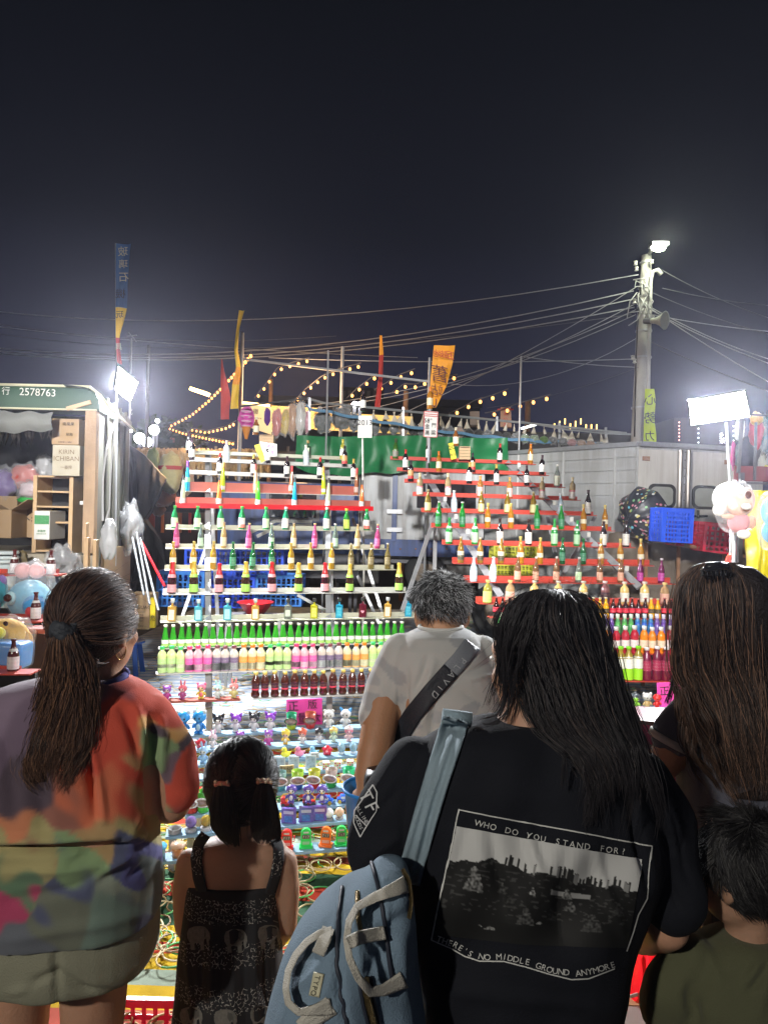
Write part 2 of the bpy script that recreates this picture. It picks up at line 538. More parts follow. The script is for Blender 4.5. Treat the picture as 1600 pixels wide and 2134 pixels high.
mb=MB();mb.tube([(-1.2,-6.15,0),(-1.2,-6.15,5.2)],.04);mb.build('stand',STEEL,t);mb=MB();mb.box((-1.2,-6.12,5.2),(.5,.06,.36));mb.build('housing',BLACK,t)
# ------------------------------------------------------------------ bottles
def lathe_bottle(prof):
 return prof
WINE=[(0.0,0),(.95,0.005),(1,.03),(1,.60),(.93,.68),(.6,.76),(.40,.80),(.36,.86),(.36,.97),(.42,.975),(.42,1)]
CONE=[(0.0,0),(.95,.005),(1,.03),(1,.22),(.93,.35),(.72,.55),(.52,.72),(.42,.84),(.42,1)]
BEER=[(0.0,0),(.95,.005),(1,.03),(1,.50),(.93,.58),(.66,.68),(.46,.76),(.38,.86),(.36,.95),(.44,.955),(.44,1)]
SOJU=[(0.0,0),(.95,.005),(1,.03),(1,.52),(.95,.60),(.62,.72),(.46,.80),(.44,.92),(.5,.925),(.5,1)]
SPARK=[(0.0,0),(.95,.005),(1,.03),(1,.42),(.92,.52),(.62,.68),(.46,.78),(.42,.92),(.5,.93),(.44,1)]
PEAR=[(0.0,0),(.95,.005),(1,.03),(1,.32),(.88,.42),(.66,.66),(.48,.84),(.44,.92),(.52,.925),(.52,1)]
JUICE=[(0.0,0),(.9,.005),(1,.03),(1,.50),(.97,.54),(1,.58),(1,.66),(.85,.75),(.5,.84),(.46,.89),(.55,.895),(.55,1)]
BROWN=[(0.0,0),(.92,.005),(1,.03),(1,.14),(.84,.22),(.82,.40),(.98,.52),(1,.62),(.84,.74),(.5,.84),(.42,.9),(.5,.905),(.5,1)]
FLASK=[(0.0,0),(.97,.003),(1,.03),(1,.62),(.95,.66),(.3,.70),(.26,.74),(.26,.84),(.36,.845),(.36,1)]
APOTH=[(0.0,0),(.95,.005),(1,.03),(1,.58),(.92,.70),(.6,.79),(.36,.83),(.34,.90),(.52,.92),(.52,1)]
RAMUNE=[(0.0,0),(.95,.005),(1,.03),(1,.42),(.95,.48),(.7,.55),(.8,.62),(.78,.68),(.56,.74),(.5,.8),(.62,.81),(.56,1)]
_b={}
def glassmat(c,kind):
 key='glass_%s_%d_%d_%d'%(kind,int(c[0]*99),int(c[1]*99),int(c[2]*99))
 if key in MATS:return MATS[key]
 if kind=='dark':
  return mat(key,c,0.07,spec=0.7,coat=0.6,var=0.2)
 if kind=='clear':
  return mat(key,c,0.06,spec=0.8,trans=0.75,coat=0.5,var=0.1)
 return mat(key,c,0.08,spec=0.7,trans=0.35,coat=0.6,var=0.15)
def label_mat(c1,ink,dens=0.5):
 key='printed_label_%d_%d_%d_%d_%d'%(int(c1[0]*99),int(c1[1]*99),int(c1[2]*99),int(ink[0]*99),int(ink[1]*99+ink[2]*999))
 if key in MATS:return MATS[key]
 m=mat(key,c1,0.45,var=0.04)
 nt=m.node_tree;b=nt.nodes['Principled BSDF']
 c=nt.nodes.new('ShaderNodeTexCoord');mp=nt.nodes.new('ShaderNodeMapping')
 mp.inputs['Scale'].default_value=(140,140,110)
 v=nt.nodes.new('ShaderNodeTexVoronoi');v.distance='MANHATTAN';v.feature='F1'
 s=nt.nodes.new('ShaderNodeSeparateXYZ')
 w=nt.nodes.new('ShaderNodeMath');w.operation='SINE'
 w2=nt.nodes.new('ShaderNodeMath');w2.operation='MULTIPLY';w2.inputs[1].default_value=260
 g=nt.nodes.new('ShaderNodeMath');g.operation='GREATER_THAN';g.inputs[1].default_value=0.15
 g2=nt.nodes.new('ShaderNodeMath');g2.operation='LESS_THAN';g2.inputs[1].default_value=dens*0.8
 mu=nt.nodes.new('ShaderNodeMath');mu.operation='MULTIPLY'
 mx=nt.nodes.new('ShaderNodeMix');mx.data_type='RGBA'
 L=nt.links.new
 L(c.outputs['Object'],mp.inputs[0]);L(mp.outputs[0],v.inputs['Vector']);L(c.outputs['Object'],s.inputs[0])
 L(s.outputs['Z'],w2.inputs[0]);L(w2.outputs[0],w.inputs[0]);L(w.outputs[0],g.inputs[0]);L(v.outputs['Distance'],g2.inputs[0])
 L(g.outputs[0],mu.inputs[0]);L(g2.outputs[0],mu.inputs[1]);L(mu.outputs[0],mx.inputs[0])
 mx.inputs[6].default_value=c1[:3]+(1,);mx.inputs[7].default_value=ink[:3]+(1,)
 L(mx.outputs[2],b.inputs['Base Color'])
 return m
def prof_r(prof,t):
 for(r0,z0),(r1,z1)in zip(prof,prof[1:]):
  if z0<=t<=z1:return r0+(r1-r0)*(t-z0)/max(1e-6,z1-z0)
 return prof[-1][0]
def bottle_proto(name,prof,h,r,glass,kind,cap,capz,labels,square=0,extra=None):
 """glass body mesh as the thing; children: cap, label(s). labels: (z0, z1, colour, ink)"""
 n=4 if square else 14
 rot=Matrix.Rotation(math.pi/4,3,'Z')if square else None
 rr=r*(1.33 if square else 1)
 sy=0.6 if square else 1
 def ln(mb,pf):
  if not square:return mb.lathe(pf,n=n)
  k=len(mb.v);mb.lathe(pf,n=n,rot=rot)
  mb.v[k:]=[(x,y*0.55,z)for x,y,z in mb.v[k:]]
 mb=MB();ln(mb,[(max(q,.01)*rr,z*h)for q,z in prof])
 o=mb.build(name,glassmat(glass,kind),smooth=not square)
 if not square:sharp(o.data,50)
 if cap:
  pts=[z for q,z in prof if z>capz]
  cp=[(prof_r(prof,capz)*rr+.0012,capz*h)]+[(q*rr+.0012,z*h)for q,z in prof if z>capz and q>0.01]
  cp.append((cp[-1][0],h+.001))
  mb=MB();mb.lathe(cp,n=12);mb.build('cap',mat('cap_%d_%d_%d'%tuple(int(x*99)for x in cap),cap,0.35,var=0.05,coat=0.3),o,smooth=True)
 for z0,z1,c1,ink in labels:
  mb=MB()
  if square:
   w=r*0.86;y=-rr*0.55*0.7071-.0012
   mb.box((0,y,(z0+z1)/2*h),(w*1.5,.0015,(z1-z0)*h))
  else:
   zs=[z0+(z1-z0)*k/4 for k in range(5)]
   mb.lathe([(prof_r(prof,z)*rr+.0008,z*h)for z in zs],n=14,close=False)
  mb.build('label',label_mat(c1,ink),o,smooth=not square)
 if extra:extra(o,h,r)
 return o
WH=(0.75,0.75,0.72);IK=(0.06,0.06,0.07);GD=(0.5,0.32,0.06);RE=(0.5,0.02,0.02);GR=(0.02,0.28,0.05)
DK=(0.012,0.008,0.010);BG=(0.01,0.16,0.03);SG=(0.02,0.42,0.06)
KINDS={'wine_r':('dark wine bottle with red cap and white label',dict(prof=WINE,h=.20,r=.027,glass=DK,kind='dark',cap=RE,capz=.8,labels=[(.16,.52,WH,IK)])),'wine_d':('dark wine bottle with black cap and white label',dict(prof=WINE,h=.20,r=.027,glass=DK,kind='dark',cap=(.03,.01,.02),capz=.8,labels=[(.16,.52,WH,IK)])),'wine_g':('dark wine bottle with gold cap and white label',dict(prof=WINE,h=.20,r=.027,glass=DK,kind='dark',cap=GD,capz=.8,labels=[(.14,.54,WH,GD)])),'wine_k':('dark wine bottle with red picture label',dict(prof=WINE,h=.20,r=.027,glass=DK,kind='dark',cap=(.02,.02,.03),capz=.8,labels=[(.3,.55,(.6,.3,.12),IK),(.16,.29,RE,WH)])),'wine_w':('pale yellow wine bottle with white label',dict(prof=WINE,h=.20,r=.027,glass=(.45,.42,.05),kind='tint',cap=(.5,.45,.05),capz=.8,labels=[(.2,.52,WH,IK)])),'champ':('green sparkling wine bottle with dark label',dict(prof=SPARK,h=.21,r=.030,glass=(.05,.16,.02),kind='tint',cap=(.05,.08,.03),capz=.8,labels=[(.12,.4,(.2,.2,.17),GD)])),'amber_w':('amber wine bottle with orange cap and cream label',dict(prof=WINE,h=.20,r=.027,glass=(.5,.2,.02),kind='tint',cap=(.7,.2,.02),capz=.8,labels=[(.18,.5,(.7,.62,.4),IK)])),'whisky':('amber whisky bottle with cream label',dict(prof=BEER,h=.19,r=.030,glass=(.3,.1,.02),kind='tint',cap=(.6,.55,.4),capz=.85,labels=[(.14,.5,(.7,.66,.5),IK)])),'herbal':('square dark green liqueur bottle with orange label',dict(prof=FLASK,h=.17,r=.026,glass=(.01,.05,.02),kind='dark',cap=(.3,.22,.08),capz=.84,labels=[(.12,.35,(.65,.15,.04),WH),(.36,.58,(.5,.6,.4),GR)],square=1)),'white_sp':('white frosted spirit bottle with blue printing',dict(prof=WINE,h=.20,r=.029,glass=(.62,.68,.72),kind='dark',cap=(.65,.6,.5),capz=.85,labels=[(.12,.5,(.6,.7,.78),(.03,.1,.4))])),'cone_b':('tall slim bright blue liqueur bottle with purple cap',dict(prof=CONE,h=.26,r=.022,glass=(.01,.35,.62),kind='dark',cap=(.12,.03,.35),capz=.78,labels=[(.3,.46,(.25,.6,.35),WH)])),'cone_y':('tall slim yellow-green liqueur bottle',dict(prof=CONE,h=.26,r=.022,glass=(.5,.65,.02),kind='dark',cap=(.6,.3,.05),capz=.78,labels=[(.08,.2,WH,GR)])),'cone_p':('tall slim peach coloured liqueur bottle',dict(prof=CONE,h=.26,r=.022,glass=(.62,.32,.14),kind='dark',cap=(.3,.05,.05),capz=.8,labels=[(.1,.3,(.6,.4,.25),WH)])),'cone_n':('tall slim brown liqueur bottle with red cap',dict(prof=CONE,h=.26,r=.022,glass=(.35,.12,.05),kind='dark',cap=RE,capz=.8,labels=[(.1,.3,(.6,.45,.4),IK)])),'cone_w':('tall slim pale cream liqueur bottle with black cap',dict(prof=CONE,h=.26,r=.022,glass=(.55,.62,.42),kind='dark',cap=(.03,.03,.03),capz=.83,labels=[(.04,.22,WH,IK)])),'cone_o':('tall slim bright orange liqueur bottle with black cap',dict(prof=CONE,h=.26,r=.022,glass=(.8,.16,.03),kind='dark',cap=(.03,.03,.03),capz=.83,labels=[(.04,.22,WH,RE)])),'cone_g':('tall slim vivid green liqueur bottle with black cap',dict(prof=CONE,h=.26,r=.022,glass=(.06,.62,.02),kind='dark',cap=(.03,.03,.03),capz=.83,labels=[(.04,.2,WH,GR)])),'cone_c':('tall slim sky blue liqueur bottle with black cap',dict(prof=CONE,h=.26,r=.022,glass=(.01,.35,.65),kind='dark',cap=(.03,.03,.03),capz=.83,labels=[(.04,.22,WH,(.02,.1,.4))])),'soju_g':('green soju bottle with pale green label',dict(prof=SOJU,h=.20,r=.028,glass=(.02,.30,.09),kind='tint',cap=(.05,.4,.06),capz=.9,labels=[(.08,.48,(.62,.8,.5),(.05,.15,.05))])),'soju_r':('green soju bottle with white and red label',dict(prof=SOJU,h=.20,r=.028,glass=(.02,.30,.09),kind='tint',cap=(.05,.4,.06),capz=.9,labels=[(.08,.22,(.75,.2,.15),WH),(.22,.5,WH,RE)])),'soju_b':('green soju bottle with white and blue label',dict(prof=SOJU,h=.20,r=.028,glass=(.02,.30,.14),kind='tint',cap=(.6,.6,.6),capz=.9,labels=[(.08,.5,WH,(.03,.12,.3))])),'soju_l':('green soju bottle with lime label and gold cap',dict(prof=SOJU,h=.20,r=.028,glass=(.03,.32,.05),kind='tint',cap=(.6,.5,.08),capz=.9,labels=[(.08,.5,(.55,.75,.12),(.1,.3,.05))])),'cool_p':('pink alcopop bottle with printed label',dict(prof=BEER,h=.215,r=.024,glass=(.62,.08,.24),kind='tint',cap=(.6,.45,.2),capz=.95,labels=[(.1,.42,(.65,.12,.3),(.75,.6,.65))])),'cool_c':('clear pale green alcopop bottle',dict(prof=BEER,h=.215,r=.024,glass=(.45,.6,.5),kind='clear',cap=(.6,.6,.6),capz=.95,labels=[(.1,.42,(.45,.62,.48),(.1,.25,.15))])),'cool_g':('golden alcopop bottle with cream label',dict(prof=BEER,h=.215,r=.024,glass=(.62,.42,.16),kind='tint',cap=(.4,.3,.2),capz=.95,labels=[(.1,.42,(.68,.6,.4),(.4,.2,.05))])),'beer_y':('golden yellow beer bottle with cream label',dict(prof=BEER,h=.225,r=.026,glass=(.55,.32,.03),kind='tint',cap=(.6,.45,.12),capz=.86,labels=[(.24,.44,(.75,.70,.52),GD)])),'beer_g':('dark green beer bottle with green label',dict(prof=BEER,h=.225,r=.025,glass=(.01,.14,.035),kind='tint',cap=(.02,.2,.05),capz=.93,labels=[(.14,.45,(.05,.22,.12),(.6,.65,.6))])),'beer_c':('clear gold beer bottle with printed text',dict(prof=BEER,h=.225,r=.025,glass=(.55,.42,.14),kind='clear',cap=(.55,.5,.4),capz=.95,labels=[(.18,.46,(.25,.2,.1),(.75,.72,.6))])),'spark_r':('small sparkling wine bottle with red foil and pink label',dict(prof=SPARK,h=.245,r=.034,glass=(.035,.006,.010),kind='dark',cap=(.55,.01,.02),capz=.62,labels=[(.06,.30,(.75,.33,.36),(.2,.02,.08)),(.52,.63,(.75,.3,.34),GD)])),'spark_g':('small sparkling wine bottle with gold foil and green label',dict(prof=SPARK,h=.245,r=.034,glass=(.035,.015,.006),kind='dark',cap=(.6,.42,.06),capz=.62,labels=[(.06,.30,(.36,.68,.12),(.1,.2,.03)),(.52,.63,(.36,.68,.1),GD)])),'flask_o':('square clear flask with orange fruit label',dict(prof=FLASK,h=.165,r=.031,glass=(.72,.42,.08),kind='tint',cap=(.6,.62,.62),capz=.82,labels=[(.06,.52,(.78,.70,.55),(.8,.3,.02))],square=1)),'flask_b':('square blue flask with blue and green label',dict(prof=FLASK,h=.165,r=.031,glass=(.10,.50,.62),kind='tint',cap=(.6,.65,.66),capz=.82,labels=[(.06,.52,(.35,.62,.72),(.1,.3,.5))],square=1)),'flask_c':('square clear flask with white printed label',dict(prof=FLASK,h=.165,r=.031,glass=(.5,.55,.48),kind='clear',cap=(.03,.03,.03),capz=.82,labels=[(.14,.46,(.55,.58,.5),(.1,.1,.1))],square=1)),'flask_y':('square yellow flask with pale printed lettering',dict(prof=FLASK,h=.165,r=.031,glass=(.62,.58,.03),kind='tint',cap=(.03,.03,.03),capz=.82,labels=[(.08,.55,(.6,.58,.08),(.8,.8,.6))],square=1)),'flask_t':('square turquoise flask with pale printed lettering',dict(prof=FLASK,h=.165,r=.031,glass=(.02,.35,.55),kind='tint',cap=(.03,.03,.03),capz=.82,labels=[(.08,.55,(.02,.35,.5),(.5,.8,.7))],square=1)),'flask_r':('square dark red flask with pink heart',dict(prof=FLASK,h=.165,r=.031,glass=(.10,.006,.02),kind='dark',cap=(.03,.03,.03),capz=.82,labels=[],square=1)),'pear':('green fruit juice bottle with white label',dict(prof=PEAR,h=.165,r=.027,glass=(.05,.45,.03),kind='tint',cap=(.68,.7,.6),capz=.91,labels=[(.18,.35,(.75,.78,.7),(.1,.2,.1)),(.05,.17,(.35,.6,.15),(.1,.35,.05))])),'ju_g':('small plastic juice bottle with green cap',dict(prof=JUICE,h=.185,r=.032,glass=(.62,.72,.32),kind='dark',cap=(.05,.55,.15),capz=.89,labels=[(.03,.55,(.45,.66,.26),(.75,.8,.7)),(.2,.34,(.7,.74,.55),(.02,.05,.02))])),'ju_p':('small plastic juice bottle with pink cap',dict(prof=JUICE,h=.185,r=.032,glass=(.75,.45,.48),kind='dark',cap=(.75,.05,.18),capz=.89,labels=[(.03,.55,(.72,.12,.38),(.8,.6,.7)),(.08,.30,(.75,.62,.66),(.02,.05,.02))])),'ju_d':('small plastic juice bottle with dark cap',dict(prof=JUICE,h=.185,r=.032,glass=(.62,.55,.48),kind='dark',cap=(.20,.06,.08),capz=.89,labels=[(.03,.55,(.18,.13,.22),(.6,.6,.6)),(.06,.34,(.55,.62,.58),(.02,.02,.06))])),'ju_o':('small plastic juice bottle with orange cap',dict(prof=JUICE,h=.185,r=.032,glass=(.75,.66,.42),kind='dark',cap=(.8,.22,.02),capz=.89,labels=[(.03,.55,(.78,.36,.08),(.8,.7,.5)),(.06,.32,(.68,.68,.45),(.02,.1,.02))])),'brown':('dark brown tonic bottle with gold cap and red label',dict(prof=BROWN,h=.175,r=.030,glass=(.055,.012,.006),kind='dark',cap=(.65,.5,.12),capz=.9,labels=[(.36,.56,(.04,.01,.02),(.75,.4,.3)),(.30,.36,(.6,.04,.08),(.7,.3,.3))])),'blueglass':('pale blue bottle with round blue emblem label',dict(prof=BEER,h=.20,r=.029,glass=(.50,.62,.72),kind='dark',cap=(.65,.7,.72),capz=.92,labels=[(.12,.45,(.6,.72,.8),(.05,.2,.5))])),'plum':('frosted golden plum wine bottle with white label',dict(prof=WINE,h=.21,r=.029,glass=(.52,.38,.20),kind='tint',cap=(.7,.6,.38),capz=.84,labels=[(.06,.36,(.78,.74,.70),(.05,.05,.05)),(.37,.42,(.75,.2,.3),WH)])),'plum_r':('golden wine bottle with pink and red label',dict(prof=WINE,h=.20,r=.029,glass=(.5,.2,.04),kind='tint',cap=(.6,.3,.08),capz=.84,labels=[(.06,.48,(.72,.45,.42),(.4,.02,.05))])),'plum_y':('golden bottle with square cream label',dict(prof=BEER,h=.20,r=.029,glass=(.28,.18,.02),kind='tint',cap=(.4,.35,.2),capz=.92,labels=[(.06,.42,(.62,.6,.3),(.1,.1,.02))])),'fl_clear':('clear bottle with flower printed label',dict(prof=BEER,h=.215,r=.029,glass=(.5,.55,.5),kind='clear',cap=(.6,.6,.55),capz=.92,labels=[(.06,.5,(.6,.62,.48),(.5,.12,.2))])),'amber_b':('amber beer bottle with cream label and gold cap',dict(prof=BEER,h=.225,r=.027,glass=(.60,.26,.02),kind='tint',cap=(.65,.52,.15),capz=.86,labels=[(.25,.42,(.72,.66,.48),GD)])),'green_b':('green beer bottle with dark oval label',dict(prof=BEER,h=.23,r=.028,glass=(.02,.30,.04),kind='tint',cap=(.5,.5,.45),capz=.95,labels=[(.12,.42,(.04,.2,.1),(.6,.68,.6))])),'green_w':('green beer bottle with large pale green label',dict(prof=BEER,h=.23,r=.029,glass=(.03,.36,.06),kind='tint',cap=(.05,.3,.1),capz=.95,labels=[(.08,.46,(.42,.68,.42),(.03,.3,.1)),(.6,.68,(.6,.65,.6),RE)])),'dark_w':('dark bottle with tall white label',dict(prof=BEER,h=.23,r=.029,glass=(.02,.012,.012),kind='dark',cap=(.05,.03,.03),capz=.88,labels=[(.07,.5,(.74,.72,.66),(.03,.03,.03))])),'amber_l':('amber bottle with dark and cream label',dict(prof=BEER,h=.215,r=.026,glass=(.42,.22,.03),kind='tint',cap=(.5,.45,.35),capz=.94,labels=[(.12,.30,(.08,.07,.05),(.6,.5,.2)),(.3,.46,(.68,.64,.5),IK)])),'rose':('pale amber soft drink bottle with pink label',dict(prof=BEER,h=.215,r=.026,glass=(.58,.30,.14),kind='clear',cap=(.65,.6,.58),capz=.93,labels=[(.10,.42,(.66,.35,.24),(.78,.7,.5))])),'green_l':('clear bottle with green leaf label',dict(prof=BEER,h=.215,r=.026,glass=(.45,.52,.45),kind='clear',cap=(.6,.6,.6),capz=.93,labels=[(.10,.42,(.5,.68,.42),(.05,.3,.05))])),'purple':('dark purple bottle with magenta label',dict(prof=BEER,h=.215,r=.026,glass=(.12,.008,.06),kind='dark',cap=(.68,.62,.66),capz=.93,labels=[(.10,.42,(.45,.04,.3),(.7,.5,.7))])),'ap_y':('round shouldered bottle of yellow plum drink',dict(prof=APOTH,h=.185,r=.036,glass=(.72,.50,.18),kind='dark',cap=(.6,.56,.48),capz=.9,labels=[(.12,.52,(.78,.76,.66),(.1,.1,.1))])),'ap_d':('round shouldered bottle of dark plum drink',dict(prof=APOTH,h=.185,r=.036,glass=(.20,.08,.08),kind='dark',cap=(.6,.5,.48),capz=.9,labels=[(.12,.52,(.04,.02,.03),(.6,.3,.2))])),'ap_g':('round shouldered bottle with lime label',dict(prof=APOTH,h=.185,r=.036,glass=(.45,.42,.08),kind='tint',cap=(.65,.5,.2),capz=.88,labels=[(.05,.52,(.52,.66,.2),(.1,.3,.05))])),'ap_p':('round shouldered bottle with pink label',dict(prof=APOTH,h=.185,r=.036,glass=(.65,.4,.2),kind='tint',cap=(.65,.5,.2),capz=.88,labels=[(.05,.52,(.72,.42,.32),(.55,.1,.1))])),'or_s':('small orange soda bottle with black label',dict(prof=BEER,h=.155,r=.0235,glass=(.85,.42,.01),kind='dark',cap=(.65,.6,.4),capz=.93,labels=[(.24,.46,(.08,.05,.02),(.7,.6,.4))])),'cola':('small cola bottle with red label',dict(prof=BEER,h=.155,r=.0235,glass=(.03,.006,.005),kind='dark',cap=(.4,.1,.1),capz=.95,labels=[(.26,.50,(.66,.02,.05),(.8,.65,.65))])),'ram_b':('blue marble soda bottle',dict(prof=RAMUNE,h=.165,r=.0235,glass=(.06,.30,.72),kind='tint',cap=(.62,.72,.78),capz=.8,labels=[(.5,.62,(.03,.12,.55),(.6,.7,.8))])),'ram_p':('purple marble soda bottle',dict(prof=RAMUNE,h=.165,r=.0235,glass=(.25,.16,.55),kind='tint',cap=(.66,.62,.78),capz=.8,labels=[(.5,.62,(.14,.05,.35),(.7,.6,.8))])),'ram_g':('green marble soda bottle',dict(prof=RAMUNE,h=.165,r=.0235,glass=(.14,.52,.18),kind='tint',cap=(.65,.75,.62),capz=.8,labels=[(.5,.62,(.1,.45,.1),(.7,.8,.3))])),'jr':('red berry juice bottle with white cap',dict(prof=JUICE,h=.205,r=.031,glass=(.45,.02,.04),kind='dark',cap=(.72,.72,.7),capz=.86,labels=[(.22,.50,(.75,.68,.66),(.5,.03,.05))])),'jo':('orange juice bottle with white cap',dict(prof=JUICE,h=.205,r=.031,glass=(.85,.24,.01),kind='dark',cap=(.72,.72,.7),capz=.86,labels=[(.22,.50,(.78,.62,.45),(.6,.1,.05))])),'tea_g':('green tea bottle with green cap and white label',dict(prof=JUICE,h=.250,r=.034,glass=(.42,.30,.02),kind='tint',cap=(.20,.62,.02),capz=.92,labels=[(.36,.70,(.74,.76,.68),(.25,.3,.2)),(.03,.35,(.30,.66,.02),(.25,.45,.02))])),'tea_p':('dark purple drink bottle with white cap',dict(prof=JUICE,h=.250,r=.034,glass=(.16,.008,.035),kind='dark',cap=(.72,.7,.7),capz=.92,labels=[(.3,.6,(.34,.02,.07),(.75,.7,.7))])),'tea_k':('pink and green speckled drink bottle',dict(prof=JUICE,h=.250,r=.034,glass=(.5,.52,.25),kind='tint',cap=(.1,.5,.15),capz=.92,labels=[(.45,.72,(.65,.2,.35),(.75,.6,.6)),(.03,.45,(.48,.56,.28),(.3,.4,.1))])),'stubby':('stubby brown beer bottle with slanted white label',dict(prof=BEER,h=.185,r=.031,glass=(.075,.014,.012),kind='dark',cap=(.08,.01,.01),capz=.94,labels=[(.10,.48,(.72,.72,.72),(.12,.03,.10)),(.64,.72,(.6,.6,.58),IK)])),}
PROTO={}
def get_bottle(kind,loc,label,group,scale=1.0):
 if kind not in PROTO:
  d,a=KINDS[kind]
  o=bottle_proto('bottle',**a)
  if kind=='flask_r':
   mb=MB();y=-.031*1.33*.55*.7071-.001
   pts=[]
   for k in range(24):
    an=2*math.pi*k/24
    pts.append(Vector((.0009*16*math.sin(an)**3,y,.05+.0009*(13*math.cos(an)-5*math.cos(2*an)-2*math.cos(3*an)-math.cos(4*an)))))
   mb.add(pts,[tuple(reversed(range(24)))]);mb.build('heart_print',mat('pink_print',(.75,.3,.4),.5),o)
  PROTO[kind]=o
  c=o
 else:
  c=dup(PROTO[kind])
 c.location=loc;c.rotation_euler=(0,0,random.uniform(-.25,.25)if 'flask' not in kind else random.uniform(-.08,.08))
 if 'flask' not in kind:c.rotation_euler.z+=random.uniform(-.3,.3)
 c.rotation_euler.x=random.uniform(-.02,.02);c.rotation_euler.y=random.uniform(-.025,.025);sc_=scale*random.uniform(.97,1.03);c.scale=(sc_,)*3
 tag(c,label,'bottle',group)
 return c
def row_place(rack,shelfname,mt,y0,y1,x0,x1,D0,k,items,strip=0.034,depth=0.085,back=None,rise=0.0,lip=None,group='',words=None):
 """a shelf whose front edge runs from pixel (x0,y0) to (x1,y1); items: list of (kind, px)"""
 a=P(x0,y0,D0)
 D1=D0+k*(P(x1,y1,D0).x-a.x)
 b=P(x1,y1,D1)
 ux=(b-a);ux.z=0;L=ux.length;ux.normalize()
 nb=Vector((-ux.y,ux.x,0))
 a2=a-ux*.01;b2=b+ux*.01
 th=0.006
 mb=MB()
 up=Vector((0,0,1))
 mb.hexa([a2-up*th,b2-up*th,b2+nb*depth-up*th,a2+nb*depth-up*th,a2,b2,b2+nb*depth,a2+nb*depth])
 sh=mb.build('shelf',mt,rack)
 if strip:
  mb=MB()
  q=nb*(depth+.002);w=nb*.012
  mb.hexa([a2+q-up*th,b2+q-up*th,b2+q+w-up*th,a2+q+w-up*th,a2+q+up*strip,b2+q+up*strip,b2+q+w+up*strip,a2+q+w+up*strip])
  mb.build('back_rail',back or mt,sh)
 if lip:
  mb=MB();q=-nb*.014
  mb.hexa([a2+q-up*.03,b2+q-up*.03,b2-nb*.002-up*.03,a2-nb*.002-up*.03,a2+q+up*lip,b2+q+up*lip,b2-nb*.002+up*lip,a2-nb*.002+up*lip])
  mb.build('front_lip',back if False else REDB,sh)
 n=len(items)
 seen={}
 tot={}
 for kd,px in items:tot[kd]=tot.get(kd,0)+1
 for kd,px in sorted(items,key=lambda q:q[1]):
  t=(px-x0)/(x1-x0)
  lo,hi=-0.3,1.3
  for _ in range(24):
   mid=(lo+hi)/2
   if proj(a.lerp(b,mid))[0]<px:lo=mid
   else:hi=mid
  p=a.lerp(b,(lo+hi)/2)+nb*(depth*0.48)
  p.z+=0.0008
  w=KINDS[kd][0]
  i=seen.get(kd,0);seen[kd]=i+1
  if tot[kd]==1:lab='%s on the %s'%(w,shelfname)
  else:lab='%s, %s such on %s'%(w,'first' if i==0 else ORD[i]if i<tot[kd]-1 else 'last',shelfname)
  get_bottle(kd,p,lab,group,1.0)
 return a,b,nb
def zx1(v):return 320+v/2.857
def zx2(v):return 800+v/2.5
def zx7(v):return 1180+v/6.154
RL=thing('bottle_rack','left stepped rack of pale shelves crowded with bottles above the toy shelves','rack',(P(600,1560,5.2).x,5.8,0.02))
GL='bottles standing on the left stepped rack'
kk=0.32
row=row_place
S={}
S['A']=row(RL,'left top shelf',CREAM,944,957,400,716,6.5,kk,[('wine_d',zx1(215)),('herbal',zx1(925)),('wine_w',zx1(1130))],group=GL)
S['B']=row(RL,'left second shelf',WHITE,959,974,398,741,6.42,kk,[('wine_d',zx1(230)),('white_sp',zx1(437)),('wine_r',zx1(683)),('white_sp',zx1(913)),('wine_k',zx1(1143))],group=GL)
S['C']=row(RL,'left third shelf',WHITE,986,1000,396,741,6.34,kk,[('wine_r',zx1(395)),('wine_g',zx1(597)),('wine_w',zx1(797)-400)if False else('wine_d',zx1(797)),('wine_r',zx1(995)),('wine_g',zx1(1195))],group=GL)
S['D']=row(RL,'left fourth shelf',WHITE,1023,1032,390,750,6.22,kk,[('cone_b',zx1(203)),('cone_y',zx1(412)),('cone_p',zx1(612)),('cone_n',zx1(823)),('cone_y',zx1(1018)),('cone_n',zx1(1212))],strip=.085,back=REDW,group=GL)
S['E']=row(RL,'left red shelf',REDW,1051,1058,369,775,6.08,kk,[('cone_w',zx1(175)),('cone_o',zx1(392)),('cone_g',zx1(625)),('cone_c',zx1(843)),('cone_w',zx1(1043)),('cone_o',zx1(1245))],strip=.065,lip=.012,back=REDW,group=GL)
S['F']=row(RL,'left soju shelf',CREAM,1102,1106,348,777,5.95,kk,[(k,zx1(x))for k,x in zip('soju_g soju_g soju_g soju_r soju_g soju_b soju_b soju_l soju_r'.split(),(125,262,402,527,672,788,1035,1155,1275))],group=GL)
S['G']=row(RL,'left alcopop shelf',CREAM,1143,1144,348,805,5.8,kk,[(k,zx1(x))for k,x in zip('cool_p cool_c cool_g cool_p cool_c cool_g cool_p cool_c cool_g cool_p'.split(),(135,282,418,568,706,838,963,1088,1218,1338))],group=GL)
S['H']=row(RL,'left beer shelf',CREAM,1188,1187,346,824,5.65,kk,[(k,zx1(x))for k,x in zip('beer_y beer_y beer_y beer_g beer_g beer_g beer_y beer_y beer_y beer_c beer_c beer_c'.split(),(115,235,355,475,592,708,825,942,1065,1182,1300,1400))],group=GL)
S['I']=row(RL,'left sparkling shelf',WHITE,1239,1234,342,850,5.5,kk,[(k,zx1(x))for k,x in zip('spark_r spark_g spark_r spark_g spark_r spark_g spark_r spark_g spark_g'.split(),(107,240,392,550,710,868,1027,1173,1470))],group=GL)
